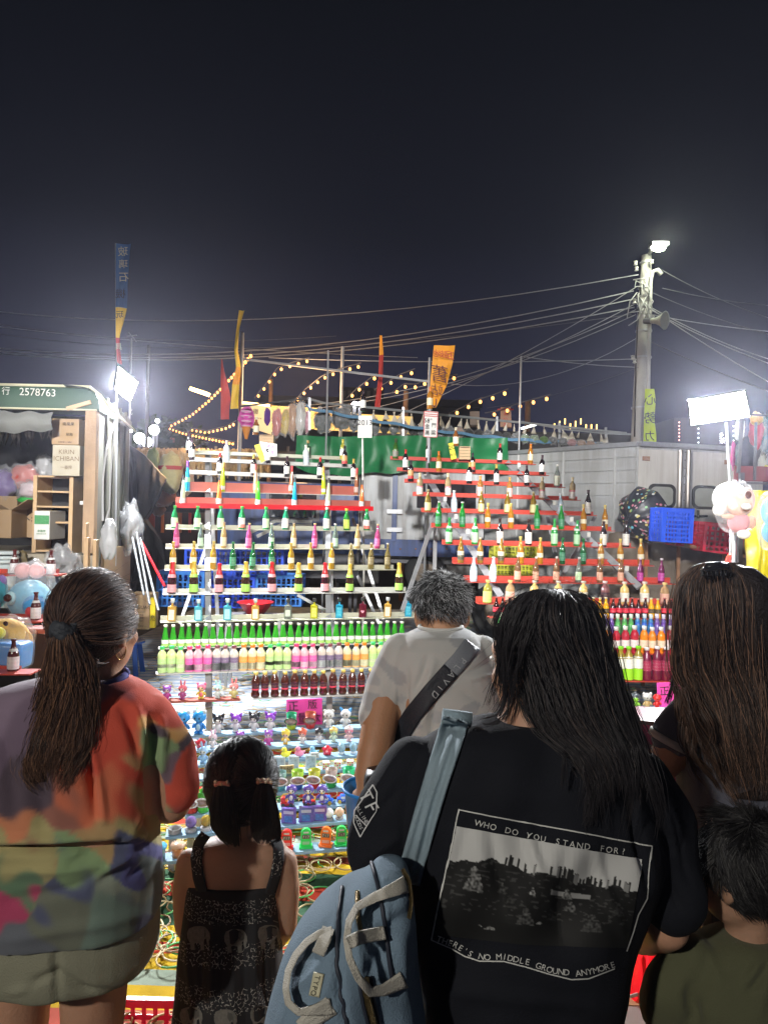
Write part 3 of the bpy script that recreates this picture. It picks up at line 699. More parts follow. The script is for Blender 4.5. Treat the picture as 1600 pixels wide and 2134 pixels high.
S['J']=row(RL,'left flask shelf',CREAM,1297,1286,337,892,5.32,kk,[(k,zx1(x))for k,x in zip('flask_o flask_b flask_b flask_o flask_c flask_y flask_t flask_r flask_o flask_t'.split(),(108,268,443,610,803,962,1110,1250,1400,1525))],group=GL)
S['K']=row(RL,'green bottle shelf',WHITE,1352,1338,333,900,5.15,kk,[('pear',344+i*16.95-i*i*.03)for i in range(32)],strip=0,group='green juice bottles lined up on the left rack')
S['L']=row(RL,'small juice shelf',WHITE,1405,1388,328,880,5.0,kk,[('ju_'+'gpdo'[(i//3)%4],338+i*19.1-i*i*.03)for i in range(27)],strip=0,group='small juice bottles lined up on the left rack')
S['M']=row(RL,'brown bottle shelf',WHITE,1457,1444,522,860,4.86,kk,[('brown',533+i*20.8-i*i*.05)for i in range(15)],strip=0,group='brown tonic bottles lined up on the left rack')
def stringer(rack,name,pts,w,mt=STEEL,t=None):
 mb=MB();mb.bar(pts[0],pts[1],w,t or w*.5);return mb.build(name,mt,rack)
def on_row(k,px):
 a,b,nb=S[k]
 lo,hi=-0.5,1.5
 for _ in range(24):
  mid=(lo+hi)/2
  if proj(a.lerp(b,mid))[0]<px:lo=mid
  else:hi=mid
 return a.lerp(b,lo)+nb*.125
for xa,xb in((437,435),(693,688)):
 lo=on_row('L',xa);hi=on_row('A',xb)
 d=(hi-lo);lo=lo-d*0.14
 stringer(RL,'stringer',[lo,hi+d*.01],.045)
 stringer(RL,'post',[Vector((lo.x,lo.y+.03,.025)),Vector((lo.x,lo.y+.03,lo.z+.02))],.04)
 stringer(RL,'rear_post',[Vector((hi.x+.1,hi.y+.35,.025)),hi+Vector((0,.05,0))],.035)
for p0,p1 in(((735,1080,7.2),(800,1290,6.9)),((889,1120,7.0),(836,1290,6.7)),((430,1140,6.6),(375,1300,6.3)),((693,1280,6.8),(620,1240,6.8)),((745,1200,7.0),(790,1300,6.8))):
 stringer(RL,'brace',[P(*p0),P(*p1)],.028)
RR=thing('bottle_rack','right stepped rack of red shelves with beer and soft drink bottles','rack',(P(1200,1500,5.6).x,5.9,0.02))
GRR='bottles standing on the right stepped red rack'
k2=0.14
row(RR,'right top shelf',REDP,956,967,818,1115,7.0,k2,[(k,zx2(x))for k,x in(('champ',62),('wine_g',235),('wine_r',607),('amber_w',768))],strip=.035,group=GRR)
row(RR,'right second shelf',REDP,980,990,832,1142,6.85,k2,[(k,zx2(x))for k,x in(('wine_r',115),('amber_w',290),('wine_k',468),('wine_d',828))],strip=.035,group=GRR)
row(RR,'right third shelf',REDP,1004,1015,848,1176,6.7,k2,[(k,zx2(x))for k,x in(('wine_k',143),('wine_g',448),('wine_g',592),('wine_d',750),('fl_clear',908))],strip=.035,group=GRR)
row(RR,'right fourth shelf',REDP,1032,1042,866,1208,6.55,k2,[(k,zx2(x))for k,x in(('plum',190),('plum',338),('plum_r',505),('plum_r',660),('plum',830),('plum',987))],strip=.035,group=GRR)
row(RR,'right fifth shelf',REDP,1066,1074,884,1242,6.4,k2,[(k,zx2(x))for k,x in(('plum_y',233),('blueglass',370),('plum_y',512),('plum_y',648),('plum_y',783),('blueglass',928),('dark_w',1070))],strip=.035,group=GRR)
row(RR,'right sixth shelf',REDP,1098,1106,905,1280,6.22,k2,[(k,zx2(x))for k,x in(('green_b',287),('green_b',413),('amber_b',545),('amber_b',668),('green_b',805),('green_b',932),('amber_b',1048),('amber_b',1160))],strip=.035,group=GRR)
row(RR,'right seventh shelf',REDP,1134,1141,928,1322,6.05,k2,[(k,zx2(x))for k,x in(('green_w',343),('green_w',478),('dark_w',612),('dark_w',760),('green_w',895),('green_w',1012),('dark_w',1152),('dark_w',1270))],strip=.035,group=GRR)
row(RR,'right eighth shelf',REDP,1174,1179,950,1361,5.9,k2,[(k,zx2(x))for k,x in(('amber_l',405),('amber_l',507),('amber_l',615),('amber_b',720),('amber_b',820),('beer_g',937),('beer_g',1047),('amber_b',1140),('amber_b',1243),('amber_b',1350))],strip=.045,group=GRR)
row(RR,'right ninth shelf',REDP,1213,1217,974,1405,5.75,k2,[(k,zx2(x))for k,x in(('blueglass',473),('blueglass',573),('rose',703),('rose',797),('rose',905),('green_l',1022),('rose',1135),('rose',1243),('purple',1345),('purple',1455))],strip=.045,group=GRR)
row(RR,'right tenth shelf',REDP,1258,1262,1000,1412,5.6,k2,[(k,zx2(x))for k,x in(('ap_g',545),('ap_p',663),('ap_y',790),('ap_y',915),('ap_y',1047),('ap_d',1163),('ap_y',1265),('ap_y',1370),('ap_p',1475))],strip=.045,group=GRR)
def strip_items(xs,ks):return list(zip(ks,xs))
n1=28
row(RR,'right soda shelf',REDP,1287,1290,1024,1425,5.45,k2,[(('cola' if(i//3)%2==0 or i>28 else 'or_s')if i<15 else('or_s' if i in(15,16,17,24,25)else 'cola'),1036+13.6*i)for i in range(28)],strip=0,group='small soda bottles on the right rack')
row(RR,'right marble soda shelf',REDP,1324,1327,1040,1425,5.36,k2,[('ram_'+'gbpgbpgbpgb'[i//3],1045+13.7*i)for i in range(28)],strip=0,group='marble soda bottles on the right rack')
row(RR,'right juice shelf',REDP,1362,1364,1050,1425,5.27,k2,[(('jr','jo')[(i//3)%2==1],1062+18.9*i)for i in range(20)],strip=0,group='red and orange juice bottles on the right rack')
row(RR,'right lowest shelf',REDP,1419,1421,1060,1440,5.16,k2,[(('tea_k','tea_g','tea_p')[(0 if i<12 else 1 if i<15 else 2)if i>8 else(i//3)%3],1064+19.3*i)for i in range(19)],strip=0,group='large tea and soft drink bottles on the right rack')
for a,b in(((205,400,7.15),(610,1060,5.88)),((640,360,7.25),(1330,1010,5.92))):
 stringer(RR,'stringer',[P(zx2(a[0]),820+a[1]/2.5,a[2]),P(zx2(b[0]),820+b[1]/2.5,b[2])],.055)
for a,b in(((270,600,6.9),(262,950,6.6)),((850,640,6.9),(890,830,6.7)),((290,570,6.7),(95,1130,5.9)),((1100,640,6.8),(900,1000,6.6))):
 stringer(RR,'brace',[P(zx2(a[0]),820+a[1]/2.5,a[2]),P(zx2(b[0]),820+b[1]/2.5,b[2])],.035)
for px in(1040,1275,1408):
 p=P(px,1425,5.3);stringer(RR,'post',[Vector((p.x,p.y,.025)),Vector((p.x,p.y,p.z))],.04)
for i,(x,y,D)in enumerate(((213,415,7.0),(318,550,6.55),(375,640,6.4),(437,718,6.25),(703,372,7.0),(888,570,6.5),(978,655,6.35),(1067,735,6.2),(1265,912,5.8))):
 p=P(zx2(x),820+y/2.5,D-.03)
 mb=MB();mb.box(p,(.03,.003,.042));tag(mb.build('price_tag',WHITE,loc=p),'small white tag %s hanging on the right rack stringers'%(ORD[i]if i else 'first'),'price tag','white tags on the right rack')
# ------------------------------------------------------------------ green truck on the left
TG=mat('dark_green_truck_paint',(0.035,0.075,0.05),0.5,var=0.2,scale=3,bump=0.1)
TGREY=mat('weathered_grey_green_panel',(0.13,0.135,0.11),0.6,var=0.3,scale=3,bump=0.15,streak=.5)
TDARK=mat('dark_truck_interior',(0.015,0.015,0.018),0.8,var=0.3)
CANV=mat('grey_canvas',(0.16,0.165,0.155),0.8,var=0.15,bump=0.2)
ROT=mat('weathered_tan_post',(0.30,0.20,0.12),0.75,var=0.45,scale=6,bump=0.3)
dC=5.6
def Y(px,py,D):return P(px,py,D)
tr=thing('market_truck','old dark green truck on the left with open side and rolled canvas awning','truck',(-3.4,6.0,0))
c0=P(205,850,dC);zt=P(205,832,dC).z;zd=P(205,1158,dC).z
far=Pz(268,872,P(205,826,dC).z);
xl=-6.2;xc=c0.x;yc=dC;xf=far.x;yf=min(max(far.y,7.0),8.2)
def boxw(name,x0,x1,y0,y1,z0,z1,mt,par,bev=0.0):
 mb=MB();mb.box(((x0+x1)/2,(y0+y1)/2,(z0+z1)/2),(abs(x1-x0),abs(y1-y0),abs(z1-z0)),bevel=bev)
 return mb.build(name,mt,par)
mb=MB();mb.hexa([Vector((xl,yc,zd-.1)),Vector((xc,yc,zd-.1)),Vector((xf,yf,zd-.1)),Vector((xl,yf,zd-.1)),Vector((xl,yc,zd)),Vector((xc,yc,zd)),Vector((xf,yf,zd)),Vector((xl,yf,zd))])
mb.build('deck',mat('dull_wood_deck',(.25,.22,.17),.7,var=.3),tr)
boxw('inner_wall',xl,xc-.3,yc+1.1,yc+1.14,zd,zt,TDARK,tr)
mb=MB();th=Vector((.03,0,0))
mb.hexa([Vector((xc-.03,yc+.02,.5)),Vector((xc,yc+.02,.5)),Vector((xf,yf,.5)),Vector((xf-.03,yf,.5)),Vector((xc-.03,yc+.02,zt)),Vector((xc,yc+.02,zt)),Vector((xf,yf,zt)),Vector((xf-.03,yf,zt))])
side=mb.build('side_wall',TGREY,tr)
for k in range(1,5):
 t=k/5;x=xc+(xf-xc)*t;y=yc+(yf-yc)*t
 mb=MB();mb.box((x+.012,y,(zt+.5)/2+.1),(.02,.03,zt-.6));mb.build('wall_rib',TGREY,side)
mb=MB();w0=Vector((xc+(xf-xc)*.12,yc+(yf-yc)*.12,0));w1=Vector((xf,yf,0));ox=Vector((.012,0,0));o3=Vector((.04,0,0))
mb.hexa([w0+ox+Vector((0,0,.45)),w0+o3+Vector((0,0,.45)),w1+o3+Vector((0,0,.45)),w1+ox+Vector((0,0,.45)),w0+ox+Vector((0,0,1.4)),w0+o3+Vector((0,0,1.4)),w1+o3+Vector((0,0,1.36)),w1+ox+Vector((0,0,1.36))])
mb.build('wooden_board',mat('tan_plywood',(.36,.24,.12),.6,var=.2,scale=2),tr)
zr=P(205,812,dC).z
mb=MB()
prof=[(0,zt-.09),(0,zt-.01),(-.03,zt+.05),(-.10,zt+.09),(-.25,zt+.11)]
mb.grid(lambda u,v:Vector((xl+(xc+.02+prof[min(int(round(v*4)),4)][0]*0-xl)*u+(prof[int(round(v*4))][0]*1.5 if u>.99 else 0),yc-.03+(yf-yc)*0-prof[int(round(v*4))][0]*.6,prof[int(round(v*4))][1])),1,4)
mb.build('roof_edge_front',TG,tr,smooth=True)
mb=MB()
mb.grid(lambda u,v:Vector((xc+.02+prof[int(round(v*4))][0]*1.2+(xf-xc)*u,yc-.03+(yf-yc+.03)*u,prof[int(round(v*4))][1])),1,4)
mb.build('roof_edge_side',TG,tr,smooth=True)
mb=MB();mb.hexa([Vector((xl,yc+.12,zt+.05)),Vector((xc-.2,yc+.12,zt+.05)),Vector((xf-.2,yf,zt+.05)),Vector((xl,yf,zt+.05)),Vector((xl,yc+.12,zt+.1)),Vector((xc-.2,yc+.12,zt+.1)),Vector((xf-.2,yf,zt+.1)),Vector((xl,yf,zt+.1))])
mb.build('roof',TG,tr)
mb=MB();mb.tube([Vector((xl,yc+.1,zt+.115)),Vector((xc-.3,yc+.1,zt+.115)),Vector((xc-.08,yc+.02,zt+.10)),Vector((xc+.02,yc-.02,zt+.03)),Vector((xc+.06,yc+.1,zt-.06)),Vector((xf+.06,yf,zt-.10))],.012,6)
mb.tube([Vector((xl,yc-.03,zt-.09)),Vector((xc,yc-.03,zt-.09))],.008,6)
mb.build('piping',mat('cream_piping',(.5,.47,.33),.6),tr)
mb=MB()
pc=P(60,816,dC-.06);w=0
mb_c=Vector((0,0,0))
put_text(mb,'行',P(12,814,dC-.04),(1,0,0),(0,0,1),.062)
mb.build('stencilled_number',mat('worn_white_stencil',(.55,.56,.5),.7,var=.3,scale=40),tr);mb=MB();put_text(mb,'2578763',P(78,817,dC-.04),(1,0,-.02),(0,0,1),.058)
mb.build('stencilled_number',mat('worn_white_stencil',(.55,.56,.5),.7,var=.3,scale=40),tr)
mb=MB();put_text(mb,'北',Vector((xc+.075,yc+.5,zt-.02)),(0.13,.99,0),(0,0,1),.06);mb.build('side_character',MATS['worn_white_stencil'],tr)
boxw('corner_post',xc-.085,xc+.005,yc-.045,yc+.02,zd+.02,zt-.1,ROT,tr,.006)
mb=MB();mb.bar(P(140,852,dC-.03),P(190,838,dC-.03),.03,.03);mb.build('awning_arm',mat('bare_timber',(.5,.33,.2),.6),tr)
mb=MB()
def aw(u,v):
 x=P(-40+175*u,0,dC-.03).x
 return Vector((x,yc-.045-.05*math.sin(v*3),zt-.12-(.14+.05*(1-u))*v+.01*math.sin(u*20)))
mb.grid(aw,24,8);mb.build('awning',CANV,tr,smooth=True)
boxw('rear_bumper',xl,xc,yc+.1,yc+.2,.55,.7,DSTEEL,tr)
for px in(-60,):
 mb=MB();mb.lathe([(.3,-.1),(.42,-.09),(.45,-.05),(.45,.05),(.42,.09),(.3,.1)],(P(px,0,6.4).x,6.4,.45),24,rot=Matrix.Rotation(math.pi/2,3,'X'));mb.build('wheel',RUBBER,tr)
sh=thing('wooden_shelf_unit','narrow wooden shelf unit standing inside the open green truck by its corner post','shelf',P(143,1152,dC+.25))
z0=P(143,1148,dC+.25).z
for px in(106,180):
 boxw('side_panel',P(px,0,dC+.25).x,P(px+8,0,dC+.25).x,dC+.15,dC+.42,zd+.002,P(px,992,dC+.25).z,WOOD,sh)
for py in(993,1024,1055,1087,1146):
 boxw('shelf_board',P(115,0,dC+.25).x,P(179,0,dC+.25).x,dC+.152,dC+.418,P(143,py,dC+.25).z-.014,P(143,py,dC+.25).z,WOOD,sh)
boxw('back_panel',P(115,0,dC+.3).x,P(179,0,dC+.3).x,dC+.42,dC+.43,zd+.01,P(106,992,dC+.25).z,TDARK,sh)
mb=MB();mb.box(P(173,1048,dC+.22),(.04,.03,.03));tag(mb.build('small_box',WHITE,loc=P(173,1055,dC+.22)),'tiny white box with yellow plant on the wooden shelf unit','box')
def carton(px0,py0,px1,py1,D,label,mt=CARD,texts=(),dep=.28,rot=0.0,flaps=0,tmat=INK,name='cardboard_box',cat='box'):
 a=P(px0,py1,D);b=P(px1,py0,D)
 w=b.x-a.x;h=b.z-a.z
 c=Vector(((a.x+b.x)/2,D+dep/2,(a.z+b.z)/2))
 t=thing(name,label,cat,(c.x,c.y,a.z))
 mb=MB();mb.box(c,(w,dep,h),Matrix.Rotation(rot,3,'Z'),.006);mb.build('body',mt,t)
 if not flaps:
  mb=MB();mb.box(c+Vector((0,-dep/2-.001,0)),(w*.12,.002,h*.98))if False else mb.box(c+Vector((0,0,h/2+.0005)),(w*.98,.05,.002));mb.build('packing_tape',mat('tan_tape',(.5,.38,.2),.3),t)
 for k in range(flaps):
  mb=MB();an=(-1.9,1.1)[k%2]
  x=c.x+(-w/2 if k==0 else w/2)
  q=Vector((x,c.y,c.z+h/2))
  o2=q+Vector((math.sin(an)*.14,0,abs(math.cos(an))*.14+.02))
  mb.hexa([q+Vector((-.003,-dep/2,0)),q+Vector((.003,-dep/2,0)),q+Vector((.003,dep/2,0)),q+Vector((-.003,dep/2,0)),o2+Vector((-.003,-dep/2,0)),o2+Vector((.003,-dep/2,0)),o2+Vector((.003,dep/2,0)),o2+Vector((-.003,dep/2,0))])
  mb.build('flap',mt,t)
 for s,fx,fz,fh in texts:
  mb=MB();put_text(mb,s,Vector((c.x+(fx-.5)*w,D-.004,a.z+fz*h)),(1,0,0),(0,0,1),fh*h);mb.build('printing',tmat,t)
 return t
carton(107,873,165,926,dC+.1,'brown cardboard box with dark lettering, upper of two stacked on the shelf unit',texts=(('南風果',.62,.8,.14),('紙箱',.66,.4,.12),('注意防潮 小心輕放',.5,.1,.06)))
carton(108,928,167,991,dC+.1,'pale printed beer carton, lower of two stacked on the shelf unit',mat('pale_carton',(.38,.34,.26),.7),(('KIRIN',.52,.78,.14),('ICHIBAN',.52,.56,.15),('一番搾',.52,.28,.12)),tmat=mat('brown_print',(.16,.11,.06),.6))
carton(-22,1062,24,1121,dC+.05,'open brown cardboard box with raised flaps on the truck deck',flaps=2)
carton(-20,1034,36,1066,dC+.45,'open brown cardboard box standing behind another on the truck deck',flaps=1)
carton(44,1048,84,1120,dC+.3,'taller brown cardboard box with faint print behind the white box',texts=(('水果',.5,.6,.3),))
carton(70,1065,104,1124,dC+.05,'white box with green printed picture on the truck deck',WHITE,(('幸福里',.5,.3,.09),('新鮮水果 台灣',.5,.2,.05)),tmat=mat('green_ink',(.05,.2,.07),.5))
mb=MB();mb.box(P(87,1083,dC+.045),(.115,.002,.07));mb.build('green_picture',mat('green_picture',(.05,.22,.08),.5,var=.6,scale=90),bpy.data.objects['cardboard_box.005'])
def bundle(px,py,rx,ry,D,label,mt,seed,bag=True,cat='bundle',name='wrapped_bundle'):
 c=P(px,py,D);s=D/F
 t=thing(name,label,cat,(c.x,c.y,c.z-ry*s))
 def lump(k,amp):
  mb=MB();mb.ell((0,0,0),1,24,16)
  mb.v=[tuple(c+Vector((x*rx*s*k,y*rx*s*.7*k,z*ry*s*k))*(1+amp*noise.noise(Vector((x,y,z))*2.2+Vector((seed,0,0)))+amp*.5*noise.noise(Vector((x,y,z))*6+Vector((seed,5,0)))))if False else tuple(c+(1+amp*noise.noise(Vector((x,y,z))*2.2+Vector((seed,0,0)))+amp*.5*noise.noise(Vector((x,y,z))*6+Vector((seed,5,0))))*Vector((x*rx*s*k,y*rx*s*.7*k,z*ry*s*k)))for x,y,z in mb.v]
  return mb
 lump(1,.25).build('filling',mt,t,smooth=True)
 if bag:lump(1.12,.5).build('plastic_wrap',CLEARBAG,t,smooth=True)
 return t
CR=mat('red_plush',(.42,.05,.03),.8,var=.2);CP=mat('violet_plush',(.10,.03,.25),.8);CG=mat('green_plush',(.02,.3,.05),.7);CB=mat('grey_plush',(.2,.2,.2),.8)
bundle(52,995,30,27,dC+.55,'red stuffed bundle wrapped in plastic inside the green truck',CR,1)
bundle(8,1010,28,30,dC+.5,'violet stuffed bundle wrapped in plastic at the left edge of the truck',CP,2)
bundle(92,978,18,30,dC+.6,'grey plastic wrapped bundle hanging beside the stacked cartons',CB,3)
bundle(72,1022,30,18,dC+.4,'pale crumpled clear plastic bundle inside the green truck',mat('pale_plastic',(.4,.3,.32),.5),4)
bundle(62,1042,24,9,dC+.42,'small green bundle under the plastic bags in the truck',CG,5,False)
for i,(px,py)in enumerate(((2,900),(30,905),(60,900),(98,890))):
 c=P(px,py,dC+.6)
 mb=MB()
 for k in range(4):
  q=c+Vector(((random.random()-.5)*.1,(random.random()-.5)*.08,0))
  mb.tube([q+Vector((0,0,.1)),q+Vector((0.02*math.sin(k),0,-.02)),q+Vector((.03*math.cos(k*2),0,-.1-.04*random.random()))],[.006,.012,.003],6)
 tag(mb.build('hanging_glove',mat('grey_rag',(.10,.09,.08),.9),loc=c),'grey rag bundle hanging inside the truck roof, %s of four'%ORD[i].replace('leftmost','first'),'rag','rags hanging in the truck')
def cable(name,label,pts,r=.004,mt=None,cat='cable',group=None):
 mb=MB();mb.tube(pts,r,5);return tag(mb.build(name,mt or mat('white_cable',(.32,.32,.32),.5),loc=pts[0]),label,cat,group)
cable('power_cable','white power cable looping down from the left flood light along the truck side',[P(245,830,5.9),P(238,880,5.8),P(222,935,5.5),P(214,1000,5.45),P(214,1085,5.45)],.008)
cable('power_cable','second white cable hanging beside the looped one on the truck side',[P(245,835,5.9),P(236,920,5.55),P(230,1000,5.5),P(228,1060,5.45),P(220,1085,5.45)],.006)
bundle(227,1125,17,42,5.4,'white plastic bag hanging on the side of the green truck',mat('white_plastic_bag',(.34,.35,.36),.4,bump=.6,bscale=14),6,False,'bag','plastic_bag')
bundle(272,1100,22,45,6.6,'large crumpled clear plastic bag hanging over the aluminium poles',mat('crumpled_film',(.09,.09,.09),.15,spec=1,bump=1.0,bscale=12,coat=.8),8,True,'bag','plastic_bag')
ALU=mat('dull_aluminium',(.17,.18,.19),.45,metal=.5)
for i,(a,b,mt,l)in enumerate((((276,1120,6.5),(300,1240,6.2),ALU,'thin aluminium pole leaning beside the green truck'),((285,1110,6.5),(312,1260,6.1),ALU,'thicker aluminium pole leaning beside the green truck'),((290,1120,6.6),(343,1222,6.4),REDB,'red handled broom stick leaning against the crates'),((292,1120,6.6),(330,1272,6.2),ALU,'longest aluminium pole leaning towards the cardboard carton'))):
 mb=MB();p,q=P(*a),P(*b);q2=p+(q-p)*((p.z-.03)/max(.05,p.z-q.z))if i!=2 else q
 mb.tube([p,q],.012,8);tag(mb.build('leaning_pole',mt,loc=q),l,'pole')
t=carton(262,1240,312,1311,6.9,'tall tan cardboard carton with printed lettering on the ground behind the woman',CARD,(('LANGUAGE',.62,.64,.1),('ECOLOGY',.6,.5,.05),('精裝飲品',.6,.42,.05),('台灣製造',.6,.34,.05),('Product',.6,.25,.04),('of Taiwan',.6,.1,.04)))
mb=MB();mb.box(P(319,1277,6.85),(.05,.04,.29),bevel=.005);o=tag(mb.build('caution_board',mat('yellow_plastic',(.65,.5,.02),.4),loc=P(319,1304,6.85)),'folded yellow caution board standing beside the tan carton','sign')
mb=MB();put_text(mb,'危',P(319,1288,6.82),(1,0,0),(0,0,1),.05);mb.build('lettering',INK,o)
def crate(c,size,mt,label,rotz=0.0,rx=0.0,ry=0.0,name='plastic_crate',nx=9,nz=4,group=None,solid_back=True):
 """open lattice crate: rim, base, side walls with slots"""
 w,d,h=size
 t=thing(name,label,'crate',c,group)
 t.rotation_euler=(rx,ry,rotz)
 def loc(o):o.parent=t;return o
 mb=MB()
 for sx,sy,L,ax in((0,-1,w,0),(0,1,w,0),(-1,0,d,1),(1,0,d,1)):
  cx,cy=sx*w/2,sy*d/2
  n=nx if ax==0 else max(3,int(nx*d/w))
  for k in range(n+1):
   q=-L/2+L*k/n
   p=Vector((q if ax==0 else cx,cy if ax==0 else q,h/2))
   mb.box(p,(.014 if ax==0 else.006,.006 if ax==0 else.014,h*.98))
  for j in range(nz+1):
   z=h*j/nz
   p=Vector((0 if ax==0 else cx*.999,cy*.999 if ax==0 else 0,z*.96+.02*h))
   mb.box(p,(L if ax==0 else.0052,.0052 if ax==0 else L,.016))
 o=mb.mesh('wall_lattice',mt);a=bpy.data.objects.new('wall_lattice',o);COL.objects.link(a);a.parent=t
 mb=MB()
 for sx,sy in((0,-1),(0,1),(-1,0),(1,0)):
  mb.box((sx*w/2,sy*d/2,h+.012),(w+.02 if sy else.02,.02 if sy else d-.021,.02))
 for sx in(-1,1):
  for sy in(-1,1):
   mb.box((sx*(w/2-.006),sy*(d/2-.006),h/2),(.03,.03,h))
 a=bpy.data.objects.new('rim',mb.mesh('rim',mt));COL.objects.link(a);a.parent=t
 mb=MB();mb.box((0,0,.005),(w-.01,d-.01,.01))
 a=bpy.data.objects.new('base',mb.mesh('base',mt));COL.objects.link(a);a.parent=t
 return t
BC2=mat('pale_blue_crate_plastic',(.04,.24,.75),.4,var=.1)
def crate_px(x0,y0,x1,y1,D,mt,label,dep=.36,**k):
 a=P(x0,y1,D);b=P(x1,y0,D)
 return crate(Vector(((a.x+b.x)/2,D+dep/2,a.z)),(b.x-a.x,dep,b.z-a.z),mt,label,**k)
GC='blue crates stacked behind the left rack'
crate_px(385,1148,485,1206,8.2,BLUEC,'deep blue lattice crate, left one of the upper pair behind the left rack',group=GC)
crate_px(488,1148,590,1206,8.2,BLUEC,'deep blue lattice crate, right one of the upper pair behind the left rack',group=GC)
crate_px(327,1196,425,1264,8.0,BC2,'paler blue lattice crate at the left end of the lower row',group=GC)
crate_px(427,1206,530,1266,8.1,BLUEC,'deep blue lattice crate in the middle of the lower row',group=GC)
crate_px(533,1204,628,1262,8.15,BC2,'paler blue lattice crate at the right end of the lower row',group=GC)
YC=mat('yellow_green_crate_plastic',(.45,.45,.02),.4,var=.1)
crate_px(1028,1139,1117,1199,8.6,YC,'yellow green lattice crate seen behind the right rack',nx=12,nz=6)
t=thing('plastic_stool','small round blue plastic stool beside the leaning poles','stool',Vector((P(303,0,7.3).x,7.3,0.0)))
x,y=P(303,0,7.3).x,7.3
mb=MB();mb.lathe([(.13,.34),(.15,.345),(.15,.365),(.12,.37)],(x,y,0),20);mb.build('seat',mat('stool_blue',(.03,.1,.4),.4),t)
for k in range(4):
 an=.785+k*1.571;mb=MB();mb.bar((x+.1*math.cos(an),y+.1*math.sin(an),.34),(x+.15*math.cos(an),y+.15*math.sin(an),0),.05,.012);mb.build('leg',MATS['stool_blue'],t)
bc=P(532,1280,6.9);s=6.9/F
t=tag(MB().lathe([(.001,.0),(18*s,0),(36*s,24*s),(38.5*s,24.5*s),(38*s,26*s),(35*s,25*s),(17*s,.01),(.001,.012)],(bc.x,bc.y,bc.z),28,close=False).build('washing_basin',mat('red_plastic',(.55,.02,.03),.3),loc=bc,smooth=True),'wide red plastic basin behind the square flasks','basin')
t=thing('folding_trestle','low grey metal trestle carrying the red basin behind the rack','trestle',(bc.x,bc.y,0))
boxw('top',bc.x-.3,bc.x+.3,bc.y-.15,bc.y+.15,bc.z-.025,bc.z-.002,STEEL,t)
for sx in(-1,1):
 mb=MB();mb.bar((bc.x+sx*.25,bc.y-.1,0.02),(bc.x+sx*.25,bc.y-.1,bc.z-.026),.03);mb.bar((bc.x+sx*.25,bc.y+.1,0.02),(bc.x+sx*.25,bc.y+.1,bc.z-.026),.03);mb.build('leg',STEEL,t)
# ------------------------------------------------------------------ blue cab truck with corrugated box behind the racks
BT=mat('faded_blue_truck_paint',(.035,.08,.26),.35,var=.25,scale=4,coat=.3,streak=.5)
CORR=mat('grey_white_corrugated_panel',(.50,.52,.54),.45,var=.1,scale=3,streak=.4)
tk=thing('parked_truck','blue cabbed flatbed truck with pale grey corrugated box parked behind the racks','truck',(P(760,0,9.6).x,10.4,0))
def px_box(name,x0,y0,x1,y1,D0,D1,mt,par,bev=0.0):
 a=P(x0,y1,D0);b=P(x1,y0,D0)
 return boxw(name,a.x,b.x,D0,D1,a.z,b.z,mt,par,bev)
px_box('cab',450,1008,748,1150,9.4,11.2,BT,tk,.06)
px_box('cab_base',455,1150,748,1200,9.45,11.2,DSTEEL,tk)
px_box('windscreen',560,1016,660,1078,9.385,9.41,mat('dark_glass',(.03,.035,.04),.05,spec=1,coat=1),tk,.01)
px_box('window_frame',553,1012,667,1084,9.392,9.405,mat('grey_seal',(.18,.18,.2),.5),tk)
mb=MB()
for(a,b)in(((520,1110),(575,1085)),((535,1118),(590,1092)),((575,1085),(650,1088)),((590,1095),(650,1096))):
 mb.bar(P(a[0],a[1],9.39),P(b[0],b[1],9.39),.045,.006)
mb.build('white_stripes',WHITE,tk)
a=P(752,1128,9.5);b=P(1010,985,9.5)
nr=0
px_box('cargo_box',752,935,1012,1128,9.5,11.8,CORR,tk,.01)
mb=MB()
n=74
x0=P(760,0,9.5).x;x1=P(828,0,9.5).x
for k in range(60):
 x=P(757+k*4.2,0,9.5).x
 mb.box((x,9.497,(a.z+b.z)/2),(.011,.012,b.z-a.z-.05))
o=mb.build('corrugation',CORR,tk);o['kind']='stuff'
px_box('blue_post',815,985,829,1128,9.44,9.49,BT,tk)
px_box('lower_rail',752,1129,1030,1157,9.46,9.6,BT,tk)
px_box('chassis',600,1158,1240,1168,9.7,11.0,DSTEEL,tk)
for k in range(8):
 mb=MB();mb.lathe([(.012,0),(.012,.01),(.006,.014)],P(770+k*32,1144,9.46),8,rot=Matrix.Rotation(math.pi/2,3,'X'));mb.build('rivet',RUST,tk)
for py in(1062,1100):
 px_box('hinge',806,py,838,py+8,9.42,9.439,STEEL,tk)
wt_=mat('grey_weathered_rim',(.22,.18,.14),.6,var=.4)
def wheel(par,c,r,w=.2):
 o=None
 rot=Matrix.Rotation(math.pi/2,3,'X')
 mb=MB();mb.lathe([(r*.6,-w/2),(r*.93,-w/2),(r,-w*.35),(r,w*.35),(r*.93,w/2),(r*.6,w/2)],c,28,rot=rot,close=False);o=mb.build('wheel',RUBBER,par,smooth=True)
 mb=MB();mb.lathe([(r*.62,w*.45),(r*.6,w*.3),(r*.5,w*.15),(r*.3,w*.2),(r*.28,w*.42),(r*.12,w*.45),(.01,w*.45)],c,24,rot=rot,close=False);mb.lathe([(.02,w*.46),(.02,w*.52)],c,8,rot=rot);mb.build('rim',wt_,o,smooth=True)
for px,py in((885,1192),(560,1200)):
 c=P(px,py,9.75);wheel(tk,c,42*9.75/F)
mb=MB();mb.hexa([P(612,1158,9.6),P(1240,1158,9.6),P(1240,1158,11.4),P(612,1158,11.4),P(612,1150,9.62),P(1240,1150,9.62),P(1240,1150,11.4),P(612,1150,11.4)]);mb.build('underframe',DSTEEL,tk)
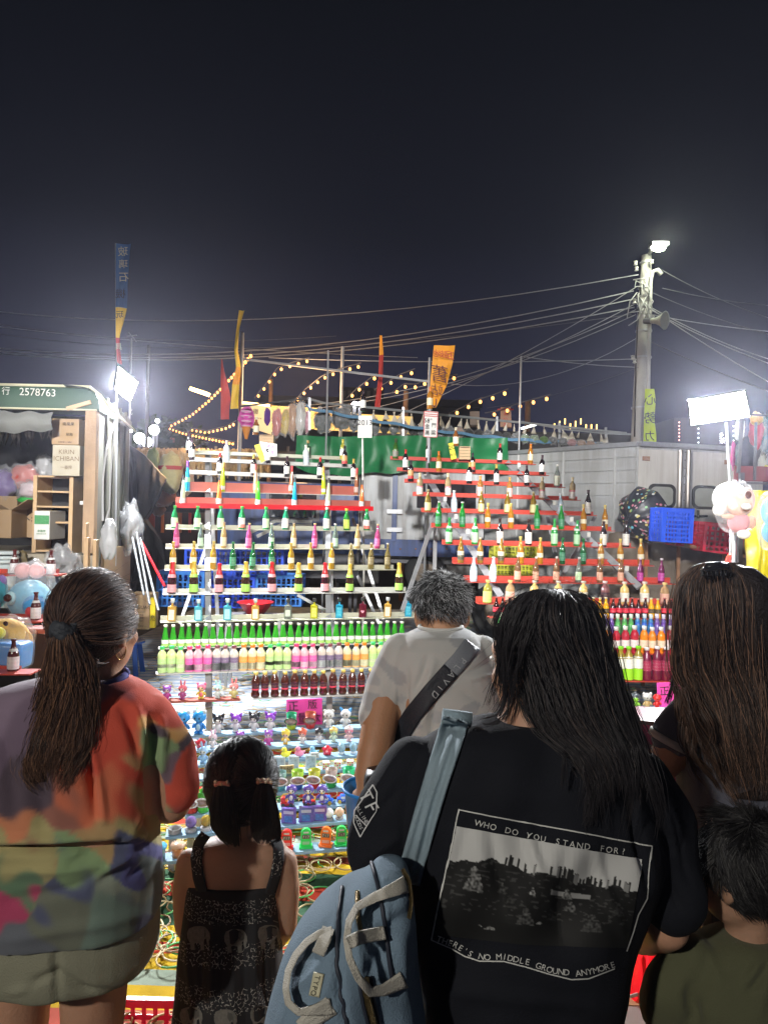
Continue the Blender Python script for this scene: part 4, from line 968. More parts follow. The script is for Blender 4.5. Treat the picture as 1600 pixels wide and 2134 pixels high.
for i,(x0_,x1_,y0_,y1_)in enumerate(((700,790,1172,1215),(930,1010,1175,1200),(655,690,1170,1190))):
 px_box('fuel_tank',x0_,y0_,x1_,y1_,9.8,10.3,mat('grimy_metal',(.09,.085,.08),.5,metal=.4,var=.4,bump=.4),tk,.02)
px_box('side_window',868,1010,992,1058,9.47,9.482,mat('dark_glass2',(.03,.03,.035),.1,spec=1),tk)
GT=mat('green_tarpaulin',(.012,.17,.055),.45,var=.15,bump=.3,bscale=40)
mb=MB()
def gt(u,v):
 px=616+(1060-616)*u
 top=905+5*u+2*math.sin(u*9)
 bot=985+6*math.sin(u*5+1)-(18*max(0,.12-u)/.12)+3*math.sin(u*31)
 p=P(px,top+(bot-top)*v,9.32)
 p.y+=-.05*noise.noise(Vector((u*14,v*2,2)))-.03*math.sin(u*46+v*2)+.10*(1-v)
 return p
mb.grid(gt,90,14)
mb.grid(lambda u,v:gt(u,0)+Vector((0,1.4*v,.06*v)),90,3)
tag(mb.build('green_tarpaulin',GT,loc=P(830,985,9.4),smooth=True),'creased green tarpaulin draped over the top of the parked truck box','tarpaulin')
# ------------------------------------------------------------------ grey box truck on the right with rear doors
dB=8.0
zT=P(1330,925,dB).z;zB=0.55
bx=thing('box_truck','weathered silver box truck on the right showing ribbed side and two rear doors','truck',(3.6,10.5,0))
SIL=mat('weathered_silver_panel',(.44,.45,.45),.38,metal=.1,var=.14,scale=2.5,bump=.08,streak=.25)
DOOR=mat('dirty_white_door_panel',(.56,.54,.50),.4,var=.12,scale=2.2,streak=.22)
cA=P(1330,1000,dB);cB=P(1532,1000,dB+.25)
farp=Pz(1005,948,zT)
fx,fy=farp.x,min(farp.y,11.5)
cz=lambda q,z:Vector((q[0],q[1],z))
A2=(cA.x,dB);B2=(cB.x+.4,dB+.4);F2=(fx,fy)
mb=MB();mb.hexa([cz(A2,zB),cz(B2,zB),Vector((B2[0],B2[1]+3,zB)),cz(F2,zB),cz(A2,zT-.02),cz(B2,zT-.02),Vector((B2[0],B2[1]+3,zT-.02)),cz(F2,zT-.02)])
mb.build('box_body',SIL,bx)
dv=(Vector(F2+(0,))-Vector(A2+(0,)));Ls=dv.length;dv.normalize();nv=Vector((dv.y,-dv.x,0))
if nv.y>0:nv=-nv
nv=Vector((dv.y*-1,dv.x,0));nv=nv if nv.dot(Vector((-1,-1,0)))>0 else-nv
k=0;z=zB
while z<zT-.05:
 mb=MB();p0=cz(A2,0)+dv*.03+nv*.006;p1=cz(F2,0)+nv*.006
 h=.135
 mb.hexa([p0+Vector((0,0,z+.006)),p1+Vector((0,0,z+.006)),p1+nv*.01+Vector((0,0,z+.006)),p0+nv*.01+Vector((0,0,z+.006)),p0+Vector((0,0,z+h)),p1+Vector((0,0,z+h)),p1+nv*.014+Vector((0,0,z+h)),p0+nv*.014+Vector((0,0,z+h))])
 mb.build('side_plank',SIL,bx);z+=.145
for t_ in(.12,.42,.72):
 q=cz(A2,0)+dv*Ls*t_+nv*.02
 mb=MB();mb.bar(q+Vector((0,0,zB)),q+Vector((0,0,zT-.03)),.03,.012);mb.build('side_rib',SIL,bx)
mb=MB();e=nv*.03;mb.bar(cz(A2,zT)+e,cz(F2,zT)+e,.05,.05);mb.bar(cz(A2,zT)-Vector((0,.04,0)),cz(B2,zT)-Vector((0,.04,0)),.05,.05);mb.build('roof_rail',STEEL,bx)
dd=(Vector(B2+(0,))-Vector(A2+(0,))).normalized();dn=Vector((dd.y,-dd.x,0))
def doorp(px,z,off=0.0):
 d=ray(px,1000)
 o_=Vector((A2[0],A2[1],0))+dn*off
 t_=((o_-CAM).dot(dn))/d.dot(dn)
 p=CAM+d*t_
 return Vector((p.x,p.y,z))
zy=lambda py,D=dB:P(1420,py,D).z
def door_slab(name,px0,px1,z0,z1,o0,o1,mt,par):
 mb=MB();mb.hexa([doorp(px0,z0,o1),doorp(px1,z0,o1),doorp(px1,z0,o0),doorp(px0,z0,o0),doorp(px0,z1,o1),doorp(px1,z1,o1),doorp(px1,z1,o0),doorp(px0,z1,o0)]);return mb.build(name,mt,par)
for j,(p0,p1,w0,w1)in enumerate(((1329,1410,1351,1409),(1443,1530,1443,1499))):
 d1=door_slab('door',p0,p1,zy(1112),zT-.06,.004,.03,DOOR,bx)
 wf=door_slab('window_frame',w0+2,w1-2,zy(1060),zy(1009),.031,.045,RUBBER,d1)if False else None
 d1.name='door'
 def rr(px0,px1,z0,z1,r,off,n=6):
  c=[(px0+r,z0+r*8/F,180),(px1-r,z0+r*8/F,270),(px1-r,z1-r*8/F,0),(px0+r,z1-r*8/F,90)]
  out=[]
  for cx,cz_,a0 in c:
   for q in range(n+1):
    an=R(a0+90*q/n);out.append(doorp(cx+r*math.cos(an),cz_+r*8/F*math.sin(an),off))
  return out
 for nm,sh_,off,mt in(('window_seal',0,.034,RUBBER),('window_glass',6,.037,mat('dusty_window_glass',(.33,.34,.30),.15,spec=.8,coat=.6,var=.25))):
  pts=rr(w0+sh_,w1-sh_,zy(1060)+sh_*8/F,zy(1009)-sh_*8/F,13-sh_*.5,off)
  mb=MB();N=len(pts);back=[p-dn*.012 for p in pts]
  mb.add(pts+back,[tuple(range(N))]+[((i+1)%N,i,N+i,N+(i+1)%N)for i in range(N)]);mb.build(nm,mt,d1)
 for py in(953,1080):
  hx=p0+8 if j==0 else p1-22
  hb=door_slab('hinge',hx,hx+16,zy(py+9),zy(py),.03,.05,RUST,d1)
for px in(1416,1433):
 a=doorp(px,zy(1110),.05);b=doorp(px,zT-.05,.05)
 mb=MB();mb.tube([a,b],.028,10);mb.build('lock_pipe',mat('dull_pipe',(.28,.25,.22),.35,metal=.6,var=.3),bx)
door_slab('door_seal',1411,1442,zy(1112),zT-.05,.004,.02,mat('grey_strip',(.4,.4,.42),.3,metal=.6),bx)
mb=MB();mb.tube([doorp(1448,zy(1075),.06),doorp(1475,zy(1074),.06)],.014,8);mb.tube([doorp(1456,zy(1062),.06),doorp(1456,zy(1080),.06)],.016,8);mb.build('door_handle',BLACK,bx)
for j in range(10):
 mb=MB();mb.lathe([(.007,0),(.005,.006)],doorp(1426,zy(940+j*17),.024),6,rot=Matrix.Rotation(math.pi/2,3,'X'));mb.build('rivet',DSTEEL,bx)
for c in(P(1060,1190,9.4),P(1450,1230,8.5)):wheel(bx,Vector((c.x,c.y+.5,.42)),.42)
boxw('chassis',1.6,4.2,8.6,10.8,.4,.54,DSTEEL,bx)
BTp=mat('brown_grey_tarpaulin',(.13,.105,.08),.6,var=.2,bump=.3,bscale=12)
mb=MB()
def bt(u,v):
 top=1112+18*u-(8*math.sin(u*9));bot=1330
 x0=1268-30*v;x1=1570
 D=7.55-.5*v
 p=P(x0+(x1-x0)*u,top+(bot-top)*v,D)
 p.y+=.07*math.sin(u*22+v*3)*v+.05*noise.noise(Vector((u*8,v*5,0)))
 p.z=max(p.z,.02)
 return p
mb.grid(bt,70,40)
tag(mb.build('brown_tarpaulin',BTp,loc=P(1400,1330,7.1),smooth=True),'dull brown tarpaulin hanging in folds below the box truck rear doors','tarpaulin')
crate(P(1392,1118,6.9)+Vector((-.02,-.1,-.05)),(.30,.22,.30),BLUEC,'blue lattice crate beside the umbrella, left of the two in front of the truck doors',rotz=R(8),ry=R(2),nx=10,nz=7)
crate_px(1412,1064,1444,1120,7.3,BLUEC,'blue lattice crate behind its neighbour in front of the truck doors',dep=.25,nx=5)
RC=mat('dark_red_crate_plastic',(.55,.015,.05),.4,var=.12)
def redcrate(px0,px1,y0,y1,D,label,ry):
 t=crate_px(px0,y0,px1,y1,D,RC,label,dep=.25,nx=7,nz=5);t.rotation_euler=(0,ry,0);return t
redcrate(1409,1462,1090,1138,6.95,'dark red slotted crate, left one of the pair against the brown tarpaulin',R(4))
redcrate(1464,1545,1097,1152,6.8,'dark red slotted crate, right one of the pair beside the steel pole',R(5))
t=thing('crate_trestle','rusty steel trestle holding the blue and red crates before the box truck','trestle',(P(1440,0,7.1).x,7.1,0))
for px,py,D in((1370,1126,7.0),(1440,1142,7.0),(1540,1160,6.9)):
 q=P(px,py,D);mb=MB();mb.bar(Vector((q.x,q.y+.3,0)),q+Vector((0,.3,0)),.03);mb.build('leg',RUST,t)
mb=MB();mb.bar(P(1345,1121,7.0),P(1555,1160,6.9),.03);mb.bar(P(1345,1121,7.0)+Vector((0,.3,0)),P(1555,1160,6.9)+Vector((0,.3,0)),.03);mb.build('bearer',RUST,t)
um=thing('umbrella','black umbrella with multicoloured dots leaning open against the box truck','umbrella',P(1330,1105,7.2))
tip=P(1290,1040,6.85);
umc=P(1345,1072,7.25);umn=Vector((-.78,-.50,-.18)).normalized()
UB=mat('black_umbrella_cloth',(.012,.014,.022),.4)
ua=umn.orthogonal().normalized();ub=umn.cross(ua)
rad=.30
def up_(rr_,an,off=0.0):
 oc=math.cos(math.pi/8)/math.cos((an%(math.pi/4))-math.pi/8)
 sag=math.sin((an%(math.pi/4))*4)*.035*rr_
 return umc+(ua*math.cos(an)+ub*math.sin(an))*rad*(math.sin(rr_*1.45)-sag*.6)*oc+umn*(.27*math.cos(rr_*1.50)-sag*.8+off)
mb=MB();mb.grid(lambda u,v:up_(max(v,.01),u*2*math.pi),48,10);mb.build('canopy',UB,um,smooth=True)
mb=MB();mb.tube([umc+umn*.25,umc-umn*.35],.006,6);mb.build('shaft',STEEL,um)
dotc=[(.6,.62,.6),(.62,.2,.25),(.1,.4,.5),(.6,.5,.15),(.2,.45,.2),(.6,.35,.4)]
dm=[mat('dot_%s'%n_,c_,.5)for n_,c_ in zip(('white','red','teal','yellow','green','pink'),dotc)]
mb=MB();rg=random.Random(5)
for i in range(190):
 q=math.sqrt(rg.uniform(.02,.93));an=rg.uniform(0,6.28);mb.mi=rg.randrange(6);s0=rg.uniform(.009,.014)
 c=up_(q,an,.003);n_=8
 e1=(up_(q,an+.02,.003)-c).normalized();e2=(up_(q+.02,an,.003)-c).normalized()
 mb.add([c+e1*s0*math.cos(6.283*k/n_)+e2*s0*1.2*math.sin(6.283*k/n_)for k in range(n_)],[tuple(range(n_))])
mb.build('dot_print',dm,um)['kind']='stuff'
# ------------------------------------------------------------------ utility pole, lamp, horn, cables
CONC=mat('pale_concrete',(.36,.35,.33),.8,var=.15,scale=6,bump=.15)
pole=thing('utility_pole','tall leaning concrete utility pole behind the box truck with a lit lamp on top','pole',(P(1333,0,12).x,12,0))
pb=P(1333,925,12);pt=P(1347,532,12)
d=(pt-pb).normalized();base=pb-d*(pb.z/d.z)
mb=MB();mb.tube([base,pb,P(1341,680,12),pt],[.155,.15,.115,.08],16);mb.build('shaft',CONC,pole,smooth=True)
mb=MB();mb.tube([P(1349,910,11.87),P(1353,700,11.87),P(1356,585,11.87),P(1360,565,11.87),P(1370,562,11.9),P(1378,572,11.9)],[.03]*4+[.04]*2,8);mb.build('conduit',mat('grey_conduit',(.5,.5,.48),.5),pole,smooth=True)
mb=MB();mb.tube([P(1322,910,11.87),P(1325,740,11.85),P(1330,650,11.88),P(1335,600,11.88)],.012,6);mb.build('black_cable',BLACK,pole,smooth=True)
rb=MB()
rg=random.Random(3)
for k in range(16):
 y0=560+rg.random()*80
 a=P(1335+rg.uniform(-12,14),y0,11.85);b=P(1322+rg.uniform(-18,40),y0+rg.uniform(10,60),11.85)
 m_=(a+b)/2+Vector((rg.uniform(-.15,.15),-.05,rg.uniform(-.15,.05)))
 rb.tube([a,m_,b],.009,5)
o=rb.build('cable_loop',mat('pale_cable',(.42,.42,.42),.5),pole,smooth=True);o['kind']='stuff'
for py in(548,600,640,690,745,850):
 q=P(1347-(py-532)*.036,py,12);mb=MB();mb.lathe([(.16-(850-py)*.00018,-.015),(.16-(850-py)*.00018,.015)],q,16,close=False);mb.build('steel_band',STEEL,pole)
for(x,y)in((1324,548),(1326,560),(1358,545),(1318,745),(1322,752),(1360,662),(1322,628)):
 mb=MB();mb.lathe([(.01,-.04),(.035,-.03),(.02,0),(.035,.03),(.01,.04)],P(x,y,11.82),10);mb.build('insulator',WHITE,pole)
lm=P(1372,514,11.6)
mb=MB();mb.tube([P(1350,535,12),P(1358,518,11.8),P(1366,512,11.65)],.03,8);mb.build('lamp_arm',STEEL,pole)
mb=MB();mb.box(lm+Vector((0,0,.03)),(.28,.2,.06),bevel=.01);hd=mb.build('lamp_head',STEEL,pole)
mb=MB();mb.ell(lm,(.12,.09,.075),14,9);mb.build('lamp_lens',mat('lamp_lens_glow',(1,1,.9),emit=40,ecol=(.95,1,.75),var=0),pole)
pl_=bpy.data.lights.new('street_lamp','POINT');pl_.energy=90;pl_.color=(.95,1,.75);pl_.shadow_soft_size=.1
o=bpy.data.objects.new('street_lamp',pl_);COL.objects.link(o);o.location=lm+Vector((.0,-.42,-.03))
hn=thing('horn_speaker','pale grey horn loudspeaker mounted on the side of the utility pole','loudspeaker',P(1362,680,11.8))
rot=Matrix.Rotation(R(80),3,'Y')@Matrix.Rotation(R(-25),3,'X')
rot=Vector((.55,-.6,-.12)).to_track_quat('Z','Y').to_matrix()
mb=MB();mb.lathe([(.02,-.16),(.035,-.12),(.05,0),(.085,.08),(.14,.15),(.15,.16),(.13,.15),(.03,.02)],P(1366,668,11.6),20,rot=rot,close=False);mb.build('horn',mat('grey_horn',(.45,.47,.42),.5),hn,smooth=True)
mb=MB();mb.lathe([(.045,-.2),(.05,-.14),(.05,-.08)],P(1366,668,11.6),14,rot=rot);mb.build('driver',DSTEEL,hn);mb=MB();mb.bar(P(1350,660,11.9),P(1364,668,11.65),.02);mb.build('bracket',STEEL,hn)
WIRE=mat('overhead_cable',(.30,.30,.32),.5,var=.2)
WIRE2=mat('dim_overhead_cable',(.10,.10,.11),.6,var=.2)
def sagwire(pts,Ds,sag,r,label,mt=WIRE,n=14):
 (x0,y0),(x1,y1)=pts;
 out=[]
 for i in range(n+1):
  t=i/n;q=P(x0,y0,Ds[0]).lerp(P(x1,y1,Ds[1]),t);q.z-=sag*4*t*(1-t);out.append(q)
 mb=MB();mb.tube(out,r,5);tag(mb.build('overhead_cable',mt,loc=out[0],smooth=True),label,'cable','overhead cables')
T='overhead cable '
sagwire(((-40,645),(1330,572)),(16,12),.48,.009,T+'crossing highest from the left edge to the pole top')
sagwire(((-40,668),(700,700)),(17,14),.25,.007,T+'sloping faintly under the highest one on the left',WIRE2)
sagwire(((-40,676),(870,745)),(17,14),.1,.008,T+'running just below the faint sloping one on the left')
sagwire(((-40,722),(1320,606)),(15,11.9),.52,.010,T+'uppermost of the thick bundle reaching the pole from the left')
sagwire(((-40,728),(1325,622)),(15,11.9),.50,.010,T+'second of the thick bundle reaching the pole from the left')
sagwire(((-40,733),(1322,640)),(15.2,11.9),.46,.010,T+'lowest of the thick bundle reaching the pole from the left')
sagwire(((-40,690),(1315,655)),(18,12),.5,.006,T+'thin and dim across the middle of the sky',WIRE2)
sagwire(((820,870),(1325,598)),(13,12),.1,.008,T+'rising steeply from the plush rail to the pole')
sagwire(((560,850),(1325,645)),(13,12),.35,.008,T+'rising gently from the stall roof to the pole')
sagwire(((780,850),(1328,630)),(13,12),.18,.008,T+'rising to the pole between its steeper neighbours')
sagwire(((500,860),(1325,655)),(13,12),.4,.008,T+'rising gently below its twin towards the pole')
sagwire(((560,745),(1318,748)),(12,11.9),.06,.008,T+'running level to the white insulator halfway up the pole')
sagwire(((1086,742),(1322,765)),(12,11.9),.03,.007,T+'short span from the thin mast to the pole')
sagwire(((940,800),(1325,705)),(12,11.9),.28,.006,T+'drooping from the orange banner to the pole')
sagwire(((1015,850),(1330,765)),(12,11.9),.08,.004,T+'thin and dim from the bulb strings to the pole',WIRE2)
for i,(a,b,lab,m_)in enumerate((((1352,640),(1700,850),'steepest one to the right of the pole',WIRE),((1355,645),(1700,790),'second steepest one to the right of the pole',WIRE),((1356,640),(1700,775),'third steepest one to the right of the pole',WIRE),((1356,655),(1700,697),'bright nearly level one to the right of the pole',WIRE),((1360,610),(1700,720),'dim one starting higher to the right of the pole',WIRE2),((1375,560),(1700,690),'dim highest one to the right of the pole',WIRE2),((1355,712),(1700,850),'dim lowest one to the right of the pole',WIRE2),((1380,600),(1700,640),'thin faint one crossing at the right edge',WIRE2))):
 sagwire((a,b),(11.9,10+i*.3),.05+.03*(i%3),.007,T+lab,m_)
# ------------------------------------------------------------------ masts, banners
def mast(px,y0,y1,D,r,label,mt=STEEL):
 a=P(px,y0,D);b=P(px-(y1-y0)*.024,y1,D)
 mb=MB();mb.tube([Vector((b.x,b.y,0)),b,a],r,8);return tag(mb.build('metal_mast',mt,loc=Vector((b.x,b.y,0))),label,'mast','metal masts between the stalls')
mast(505,693,870,11,.03,'thick pale mast beside the yellow hanging banner')
mast(714,722,900,11.5,.028,'pale mast behind the plush rail left of the centre')
mast(684,730,915,9.0,.012,'thin white mast in front of the green tarpaulin')
mast(1086,742,940,9.6,.014,'thin pale mast rising above the right rack')
mast(895,745,900,9.0,.016,'pale mast carrying the orange banner')
mast(565,790,870,14,.04,'dim brown mast far behind the stalls',RUST)
mast(846,815,880,14,.05,'short brown mast behind the plush bags',RUST)
mast(1100,835,930,15,.06,'dim wooden mast far behind the right rack',RUST)
mast(310,720,940,16,.04,'dim grey mast far behind the green truck',DSTEEL)
mast(274,705,880,9,.012,'thin antenna mast right of the left flood light',STEEL)
mb=MB();mb.bar(P(268,692,9),P(284,712,9),.012);mb.bar(P(265,700,9),P(285,698,9),.012);tag(mb.build('antenna',STEEL,loc=P(274,705,9)),'small crossed antenna on the thin mast','antenna')
for a,b,D,l in(((508,748),(900,796),11,'long pale strut sloping from the thick mast to the orange banner'),):
 mb=MB();mb.bar(P(*a,D),P(*b,10),.03);tag(mb.build('metal_strut',STEEL,loc=P(*a,D)),l,'strut')
def ribbon(name,label,rows,D,mts,twist=0.1,texts=(),tm=INK):
 """rows: (y, xl, xr, material index)"""
 t=thing(name,label,'banner',P(rows[-1][1],rows[-1][0],D))
 mb=MB()
 ys=[r[0]for r in rows]
 N=40
 def at(v):
  y=ys[0]+(ys[-1]-ys[0])*v
  for r0,r1 in zip(rows,rows[1:]):
   if r0[0]<=y<=r1[0]+1e-6:
    f_=(y-r0[0])/(r1[0]-r0[0]);return y,r0[1]+(r1[1]-r0[1])*f_,r0[2]+(r1[2]-r0[2])*f_,r0[3]
  return y,rows[-1][1],rows[-1][2],rows[-1][3]
 def fn(u,v):
  y,xl_,xr_,q=at(v)
  p=P(xl_+(xr_-xl_)*u,y,D);p.y+=twist*math.sin(v*9+u*3)*u;return p
 for j in range(N):
  y,_,_,q=at((j+.5)/N);mb.mi=q
  for i in range(4):
   a,b,c_,d_=fn(i/4,j/N),fn((i+1)/4,j/N),fn((i+1)/4,(j+1)/N),fn(i/4,(j+1)/N)
   mb.quad(d_,c_,b,a)
 o=mb.build('cloth',mts,t,smooth=True)
 for s,px,py,h,*r in texts:
  mb2=MB();c=P(px,py,D-.06-twist*.6);e=P(px+10,py+(r[0]if r else 0),D-.06-twist*.6)-c;e.normalize();put_text(mb2,s,c,e,(P(px,py-10,D-.06-twist*.6)-c).normalized(),h*D/F,mirror=True)
  mb2.build('lettering',r[1]if len(r)>1 else tm,t)
 return t
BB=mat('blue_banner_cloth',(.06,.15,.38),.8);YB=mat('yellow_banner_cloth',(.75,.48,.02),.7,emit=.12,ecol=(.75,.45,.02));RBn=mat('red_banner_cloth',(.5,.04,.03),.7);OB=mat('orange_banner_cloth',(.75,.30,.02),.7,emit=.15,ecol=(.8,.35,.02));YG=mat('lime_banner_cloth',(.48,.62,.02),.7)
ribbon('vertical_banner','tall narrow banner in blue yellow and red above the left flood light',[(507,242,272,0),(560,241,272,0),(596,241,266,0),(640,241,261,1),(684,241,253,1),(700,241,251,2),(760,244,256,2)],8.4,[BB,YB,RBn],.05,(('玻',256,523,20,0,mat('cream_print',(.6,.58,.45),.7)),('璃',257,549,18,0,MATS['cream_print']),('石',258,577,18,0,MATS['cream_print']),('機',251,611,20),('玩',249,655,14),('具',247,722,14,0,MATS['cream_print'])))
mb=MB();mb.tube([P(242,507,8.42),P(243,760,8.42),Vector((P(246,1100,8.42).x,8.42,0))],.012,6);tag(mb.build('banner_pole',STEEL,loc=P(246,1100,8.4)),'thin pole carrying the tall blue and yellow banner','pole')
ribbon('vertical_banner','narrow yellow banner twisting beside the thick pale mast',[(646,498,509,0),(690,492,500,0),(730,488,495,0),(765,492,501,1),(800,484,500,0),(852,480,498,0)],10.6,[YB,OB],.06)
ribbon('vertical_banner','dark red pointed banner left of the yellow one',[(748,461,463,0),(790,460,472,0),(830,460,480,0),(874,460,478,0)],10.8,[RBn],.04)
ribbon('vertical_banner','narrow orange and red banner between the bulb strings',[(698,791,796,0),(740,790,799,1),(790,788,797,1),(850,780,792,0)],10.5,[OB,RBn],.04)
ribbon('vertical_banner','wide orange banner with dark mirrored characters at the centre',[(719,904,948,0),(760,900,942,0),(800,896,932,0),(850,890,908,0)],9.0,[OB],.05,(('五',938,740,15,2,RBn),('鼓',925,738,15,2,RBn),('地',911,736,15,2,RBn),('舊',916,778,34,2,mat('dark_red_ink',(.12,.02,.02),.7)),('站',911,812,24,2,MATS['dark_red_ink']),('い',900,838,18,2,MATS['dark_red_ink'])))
ribbon('vertical_banner','lime green banner with black brush characters beside the utility pole',[(810,1344,1363,0),(860,1342,1365,0),(925,1340,1366,0)],11.0,[YG],.03,(('心',1354,832,22),('勢',1354,870,24),('力',1354,908,20)))
# ------------------------------------------------------------------ string lights
BULB=mat('warm_bulb_glow',(1,.6,.2),emit=4.5,ecol=(1,.40,.09),var=0)
bme=MB().ell((0,0,0),1,8,6).mesh('bulb',BULB,smooth=True)
sme=MB().lathe([(.5,.5),(.5,1.6)],n=6).mesh('socket',BLACK)
def string(pts,n,D0,D1,label,r=.026,sag=4.0,skip=0):
 t=thing('string_light',label,'string light',P(pts[0][0],pts[0][1],D0),'strings of warm bulbs')
 L=[0]
 for(x0,y0),(x1,y1)in zip(pts,pts[1:]):L.append(L[-1]+math.hypot(x1-x0,y1-y0))
 def at(s):
  s=s*L[-1]
  for i in range(len(pts)-1):
   if s<=L[i+1]+1e-6:
    f_=(s-L[i])/(L[i+1]-L[i]);x=pts[i][0]+(pts[i+1][0]-pts[i][0])*f_;y=pts[i][1]+(pts[i+1][1]-pts[i][1])*f_
    return P(x,y,D0+(D1-D0)*s/L[-1])
  return P(*pts[-1],D1)
 mb=MB();mb.tube([at(i/24)+Vector((0,0,.05))for i in range(25)],.008,4);mb.build('wire',WIRE2,t)
 off=wloc(t)
 for i in range(n):
  p=at((i+.3)/n)-off
  b=bpy.data.objects.new('bulb',bme);COL.objects.link(b);b.parent=t;b.location=p;b.scale=(r*.72,r*.72,r*.9)
  if r>.02:
   s=bpy.data.objects.new('socket',sme);COL.objects.link(s);s.parent=b
 return t
string([(524,740),(496,772),(463,808),(437,834),(400,865),(352,890)],27,11,19,'string of warm bulbs sweeping down left from the thick pale mast',.034)
string([(352,893),(380,903),(430,914),(490,926)],20,19,14,'string of warm bulbs running right from the lowest corner on the left',.030)
string([(398,896),(430,902),(470,893),(492,882)],11,17,13,'short curved string of warm bulbs left of the small ice cream shape',.030)
string([(645,751),(607,762),(578,772),(552,808),(530,835)],8,11,12,'string of warm bulbs above the yellow stall sign',.028)
string([(752,763),(705,775),(670,790),(636,817),(612,842)],9,10.5,12,'string of warm bulbs crossing behind the two central masts',.028)
string([(785,785),(765,799),(743,816),(724,834)],4,10.5,11.5,'short string of four warm bulbs behind the 2013 sign',.030)
string([(864,775),(830,788),(806,803),(780,818)],4,10.5,11.5,'string of warm bulbs left of the orange banner',.030)
string([(952,787),(920,793),(892,797),(866,807),(842,806),(815,825)],7,10,11,'string of warm bulbs crossing the orange banner',.030)
string([(1059,817),(1021,832),(990,840),(962,856),(935,868)],5,10,11,'string of warm bulbs right of the orange banner',.032)
string([(1147,829),(1105,840),(1072,850),(1040,862),(1010,867)],5,10,11,'rightmost string of warm bulbs above the plush rail',.032)
pl_=bpy.data.lights.new('bulb_string_light','POINT');pl_.energy=120;pl_.color=(1,.6,.28);pl_.shadow_soft_size=.5
o=bpy.data.objects.new('bulb_string_light',pl_);COL.objects.link(o);o.location=P(640,800,11.4)
pl_=bpy.data.lights.new('bulb_string_light','POINT');pl_.energy=150;pl_.color=(1,.62,.3);pl_.shadow_soft_size=.4
o=bpy.data.objects.new('bulb_string_light',pl_);COL.objects.link(o);o.location=P(420,925,12.5)
TUBE=mat('warm_tube_glow',(1,.8,.4),emit=9,ecol=(1,.62,.22),var=0);TUBEW=mat('white_tube_glow',(1,1,1),emit=9,ecol=(.95,1,1),var=0)
mb=MB();mb.bar(P(398,810,15),P(434,822,14),.07);tag(mb.build('tube_light',TUBE,loc=P(398,810,15)),'orange glowing tube light hanging in the sky left of the banners','tube light')
mb=MB();mb.bar(P(501,839,12),P(562,845,12),.04);tag(mb.build('tube_light',TUBE,loc=P(501,839,12)),'yellow glowing tube light over the stall sign','tube light')
mb=MB();mb.bar(P(1086,893,11),P(1118,884,11),.03);tag(mb.build('tube_light',TUBEW,loc=P(1086,893,11)),'small white tube light above the plush rail on the right','tube light')
for i,(x,y,r_)in enumerate(((291,913,.13),(306,921,.12),(321,896,.12),(328,877,.05),(272,897,.045),(739,843,.05),(750,843,.045))):
 D=17 if i<5 else 11
 t=thing('distant_lamp',['larger white lamp of the close pair far behind the truck','smaller white lamp of the close pair far behind the truck','yellowish street lamp on a post far behind the truck','small high lamp far away right of the truck','small white lamp at the truck edge','left lamp of the tiny pair beside the 2013 sign','right lamp of the tiny pair beside the 2013 sign'][i],'lamp',P(x,y,D))
 mb=MB();mb.ell(P(x,y,D),(r_,r_,r_),12,8);mb.build('glowing_globe',mat('distant_glow',(1,1,1),emit=20,ecol=(.93,.93,1),var=0),t)
 mb=MB();q=P(x,y,D+.1);mb.bar(Vector((q.x,q.y,0)),q,.05);mb.build('post',DSTEEL,t)
DTREE=mat('dark_distant_leaves',(.03,.055,.02),.9,var=.5,scale=10)
def tree(x,y,rx,ry,D,label,seed):
 c=P(x,y,D);s=D/F;rg=random.Random(seed)
 t=thing('distant_tree',label,'tree',(c.x,D,0))
 mb=MB()
 for i in range(1300):
  v=Vector((rg.gauss(0,.5),rg.gauss(0,.5),rg.gauss(0,.45)))
  if v.length>1.15:continue
  if noise.noise(v*2.4+Vector((seed,0,0)))<-.12:continue
  q=c+Vector((v.x*rx*s,v.y*rx*s,v.z*ry*s));a=Vector((rg.uniform(-1,1),rg.uniform(-1,1),rg.uniform(-1,1))).normalized()*.16;b=a.orthogonal().normalized()*.09
  mb.quad(q-a,q-b,q+a,q+b)
 o=mb.build('crown',DTREE,t);mb=MB();mb.tube([(c.x,D,0),(c.x+.1,D,c.z)],[.25,.1],8);mb.build('trunk',RUST,t)
tree(350,912,75,40,21,'dim green tree far behind the straw covered stall',1)
tree(300,925,60,30,23,'dark tree at the far left behind the lamps',2)
t=thing('distant_building','dark low building barely visible against the night sky at the centre','building',(P(780,0,24).x,25,0))
px_box("wall",545,838,1000,1100,24,28,mat('dark_wall',(.03,.03,.035),.8),t)
px_box('wall',705,808,800,838,24.5,27,MATS['dark_wall'],t)
for k in range(6):
 px_box('window',712+k*13,814,719+k*13,832,24.45,24.49,mat('dim_window',(.08,.07,.07),.4),t)
px_box('roof',540,834,1005,838,23.9,28.1,mat('dim_roof',(.04,.04,.05),.7),t)
t=thing('market_tent','row of dark stall roofs stretching behind the racks towards the right','tent',(2,15,0))
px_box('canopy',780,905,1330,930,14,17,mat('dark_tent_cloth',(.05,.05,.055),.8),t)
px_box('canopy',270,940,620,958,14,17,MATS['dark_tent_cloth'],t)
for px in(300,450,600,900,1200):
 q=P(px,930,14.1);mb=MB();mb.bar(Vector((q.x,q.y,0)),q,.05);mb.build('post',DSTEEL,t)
px_box('back_cloth',250,958,1330,1225,16.5,16.6,mat('dark_back_cloth',(.02,.02,.024),.9),t)
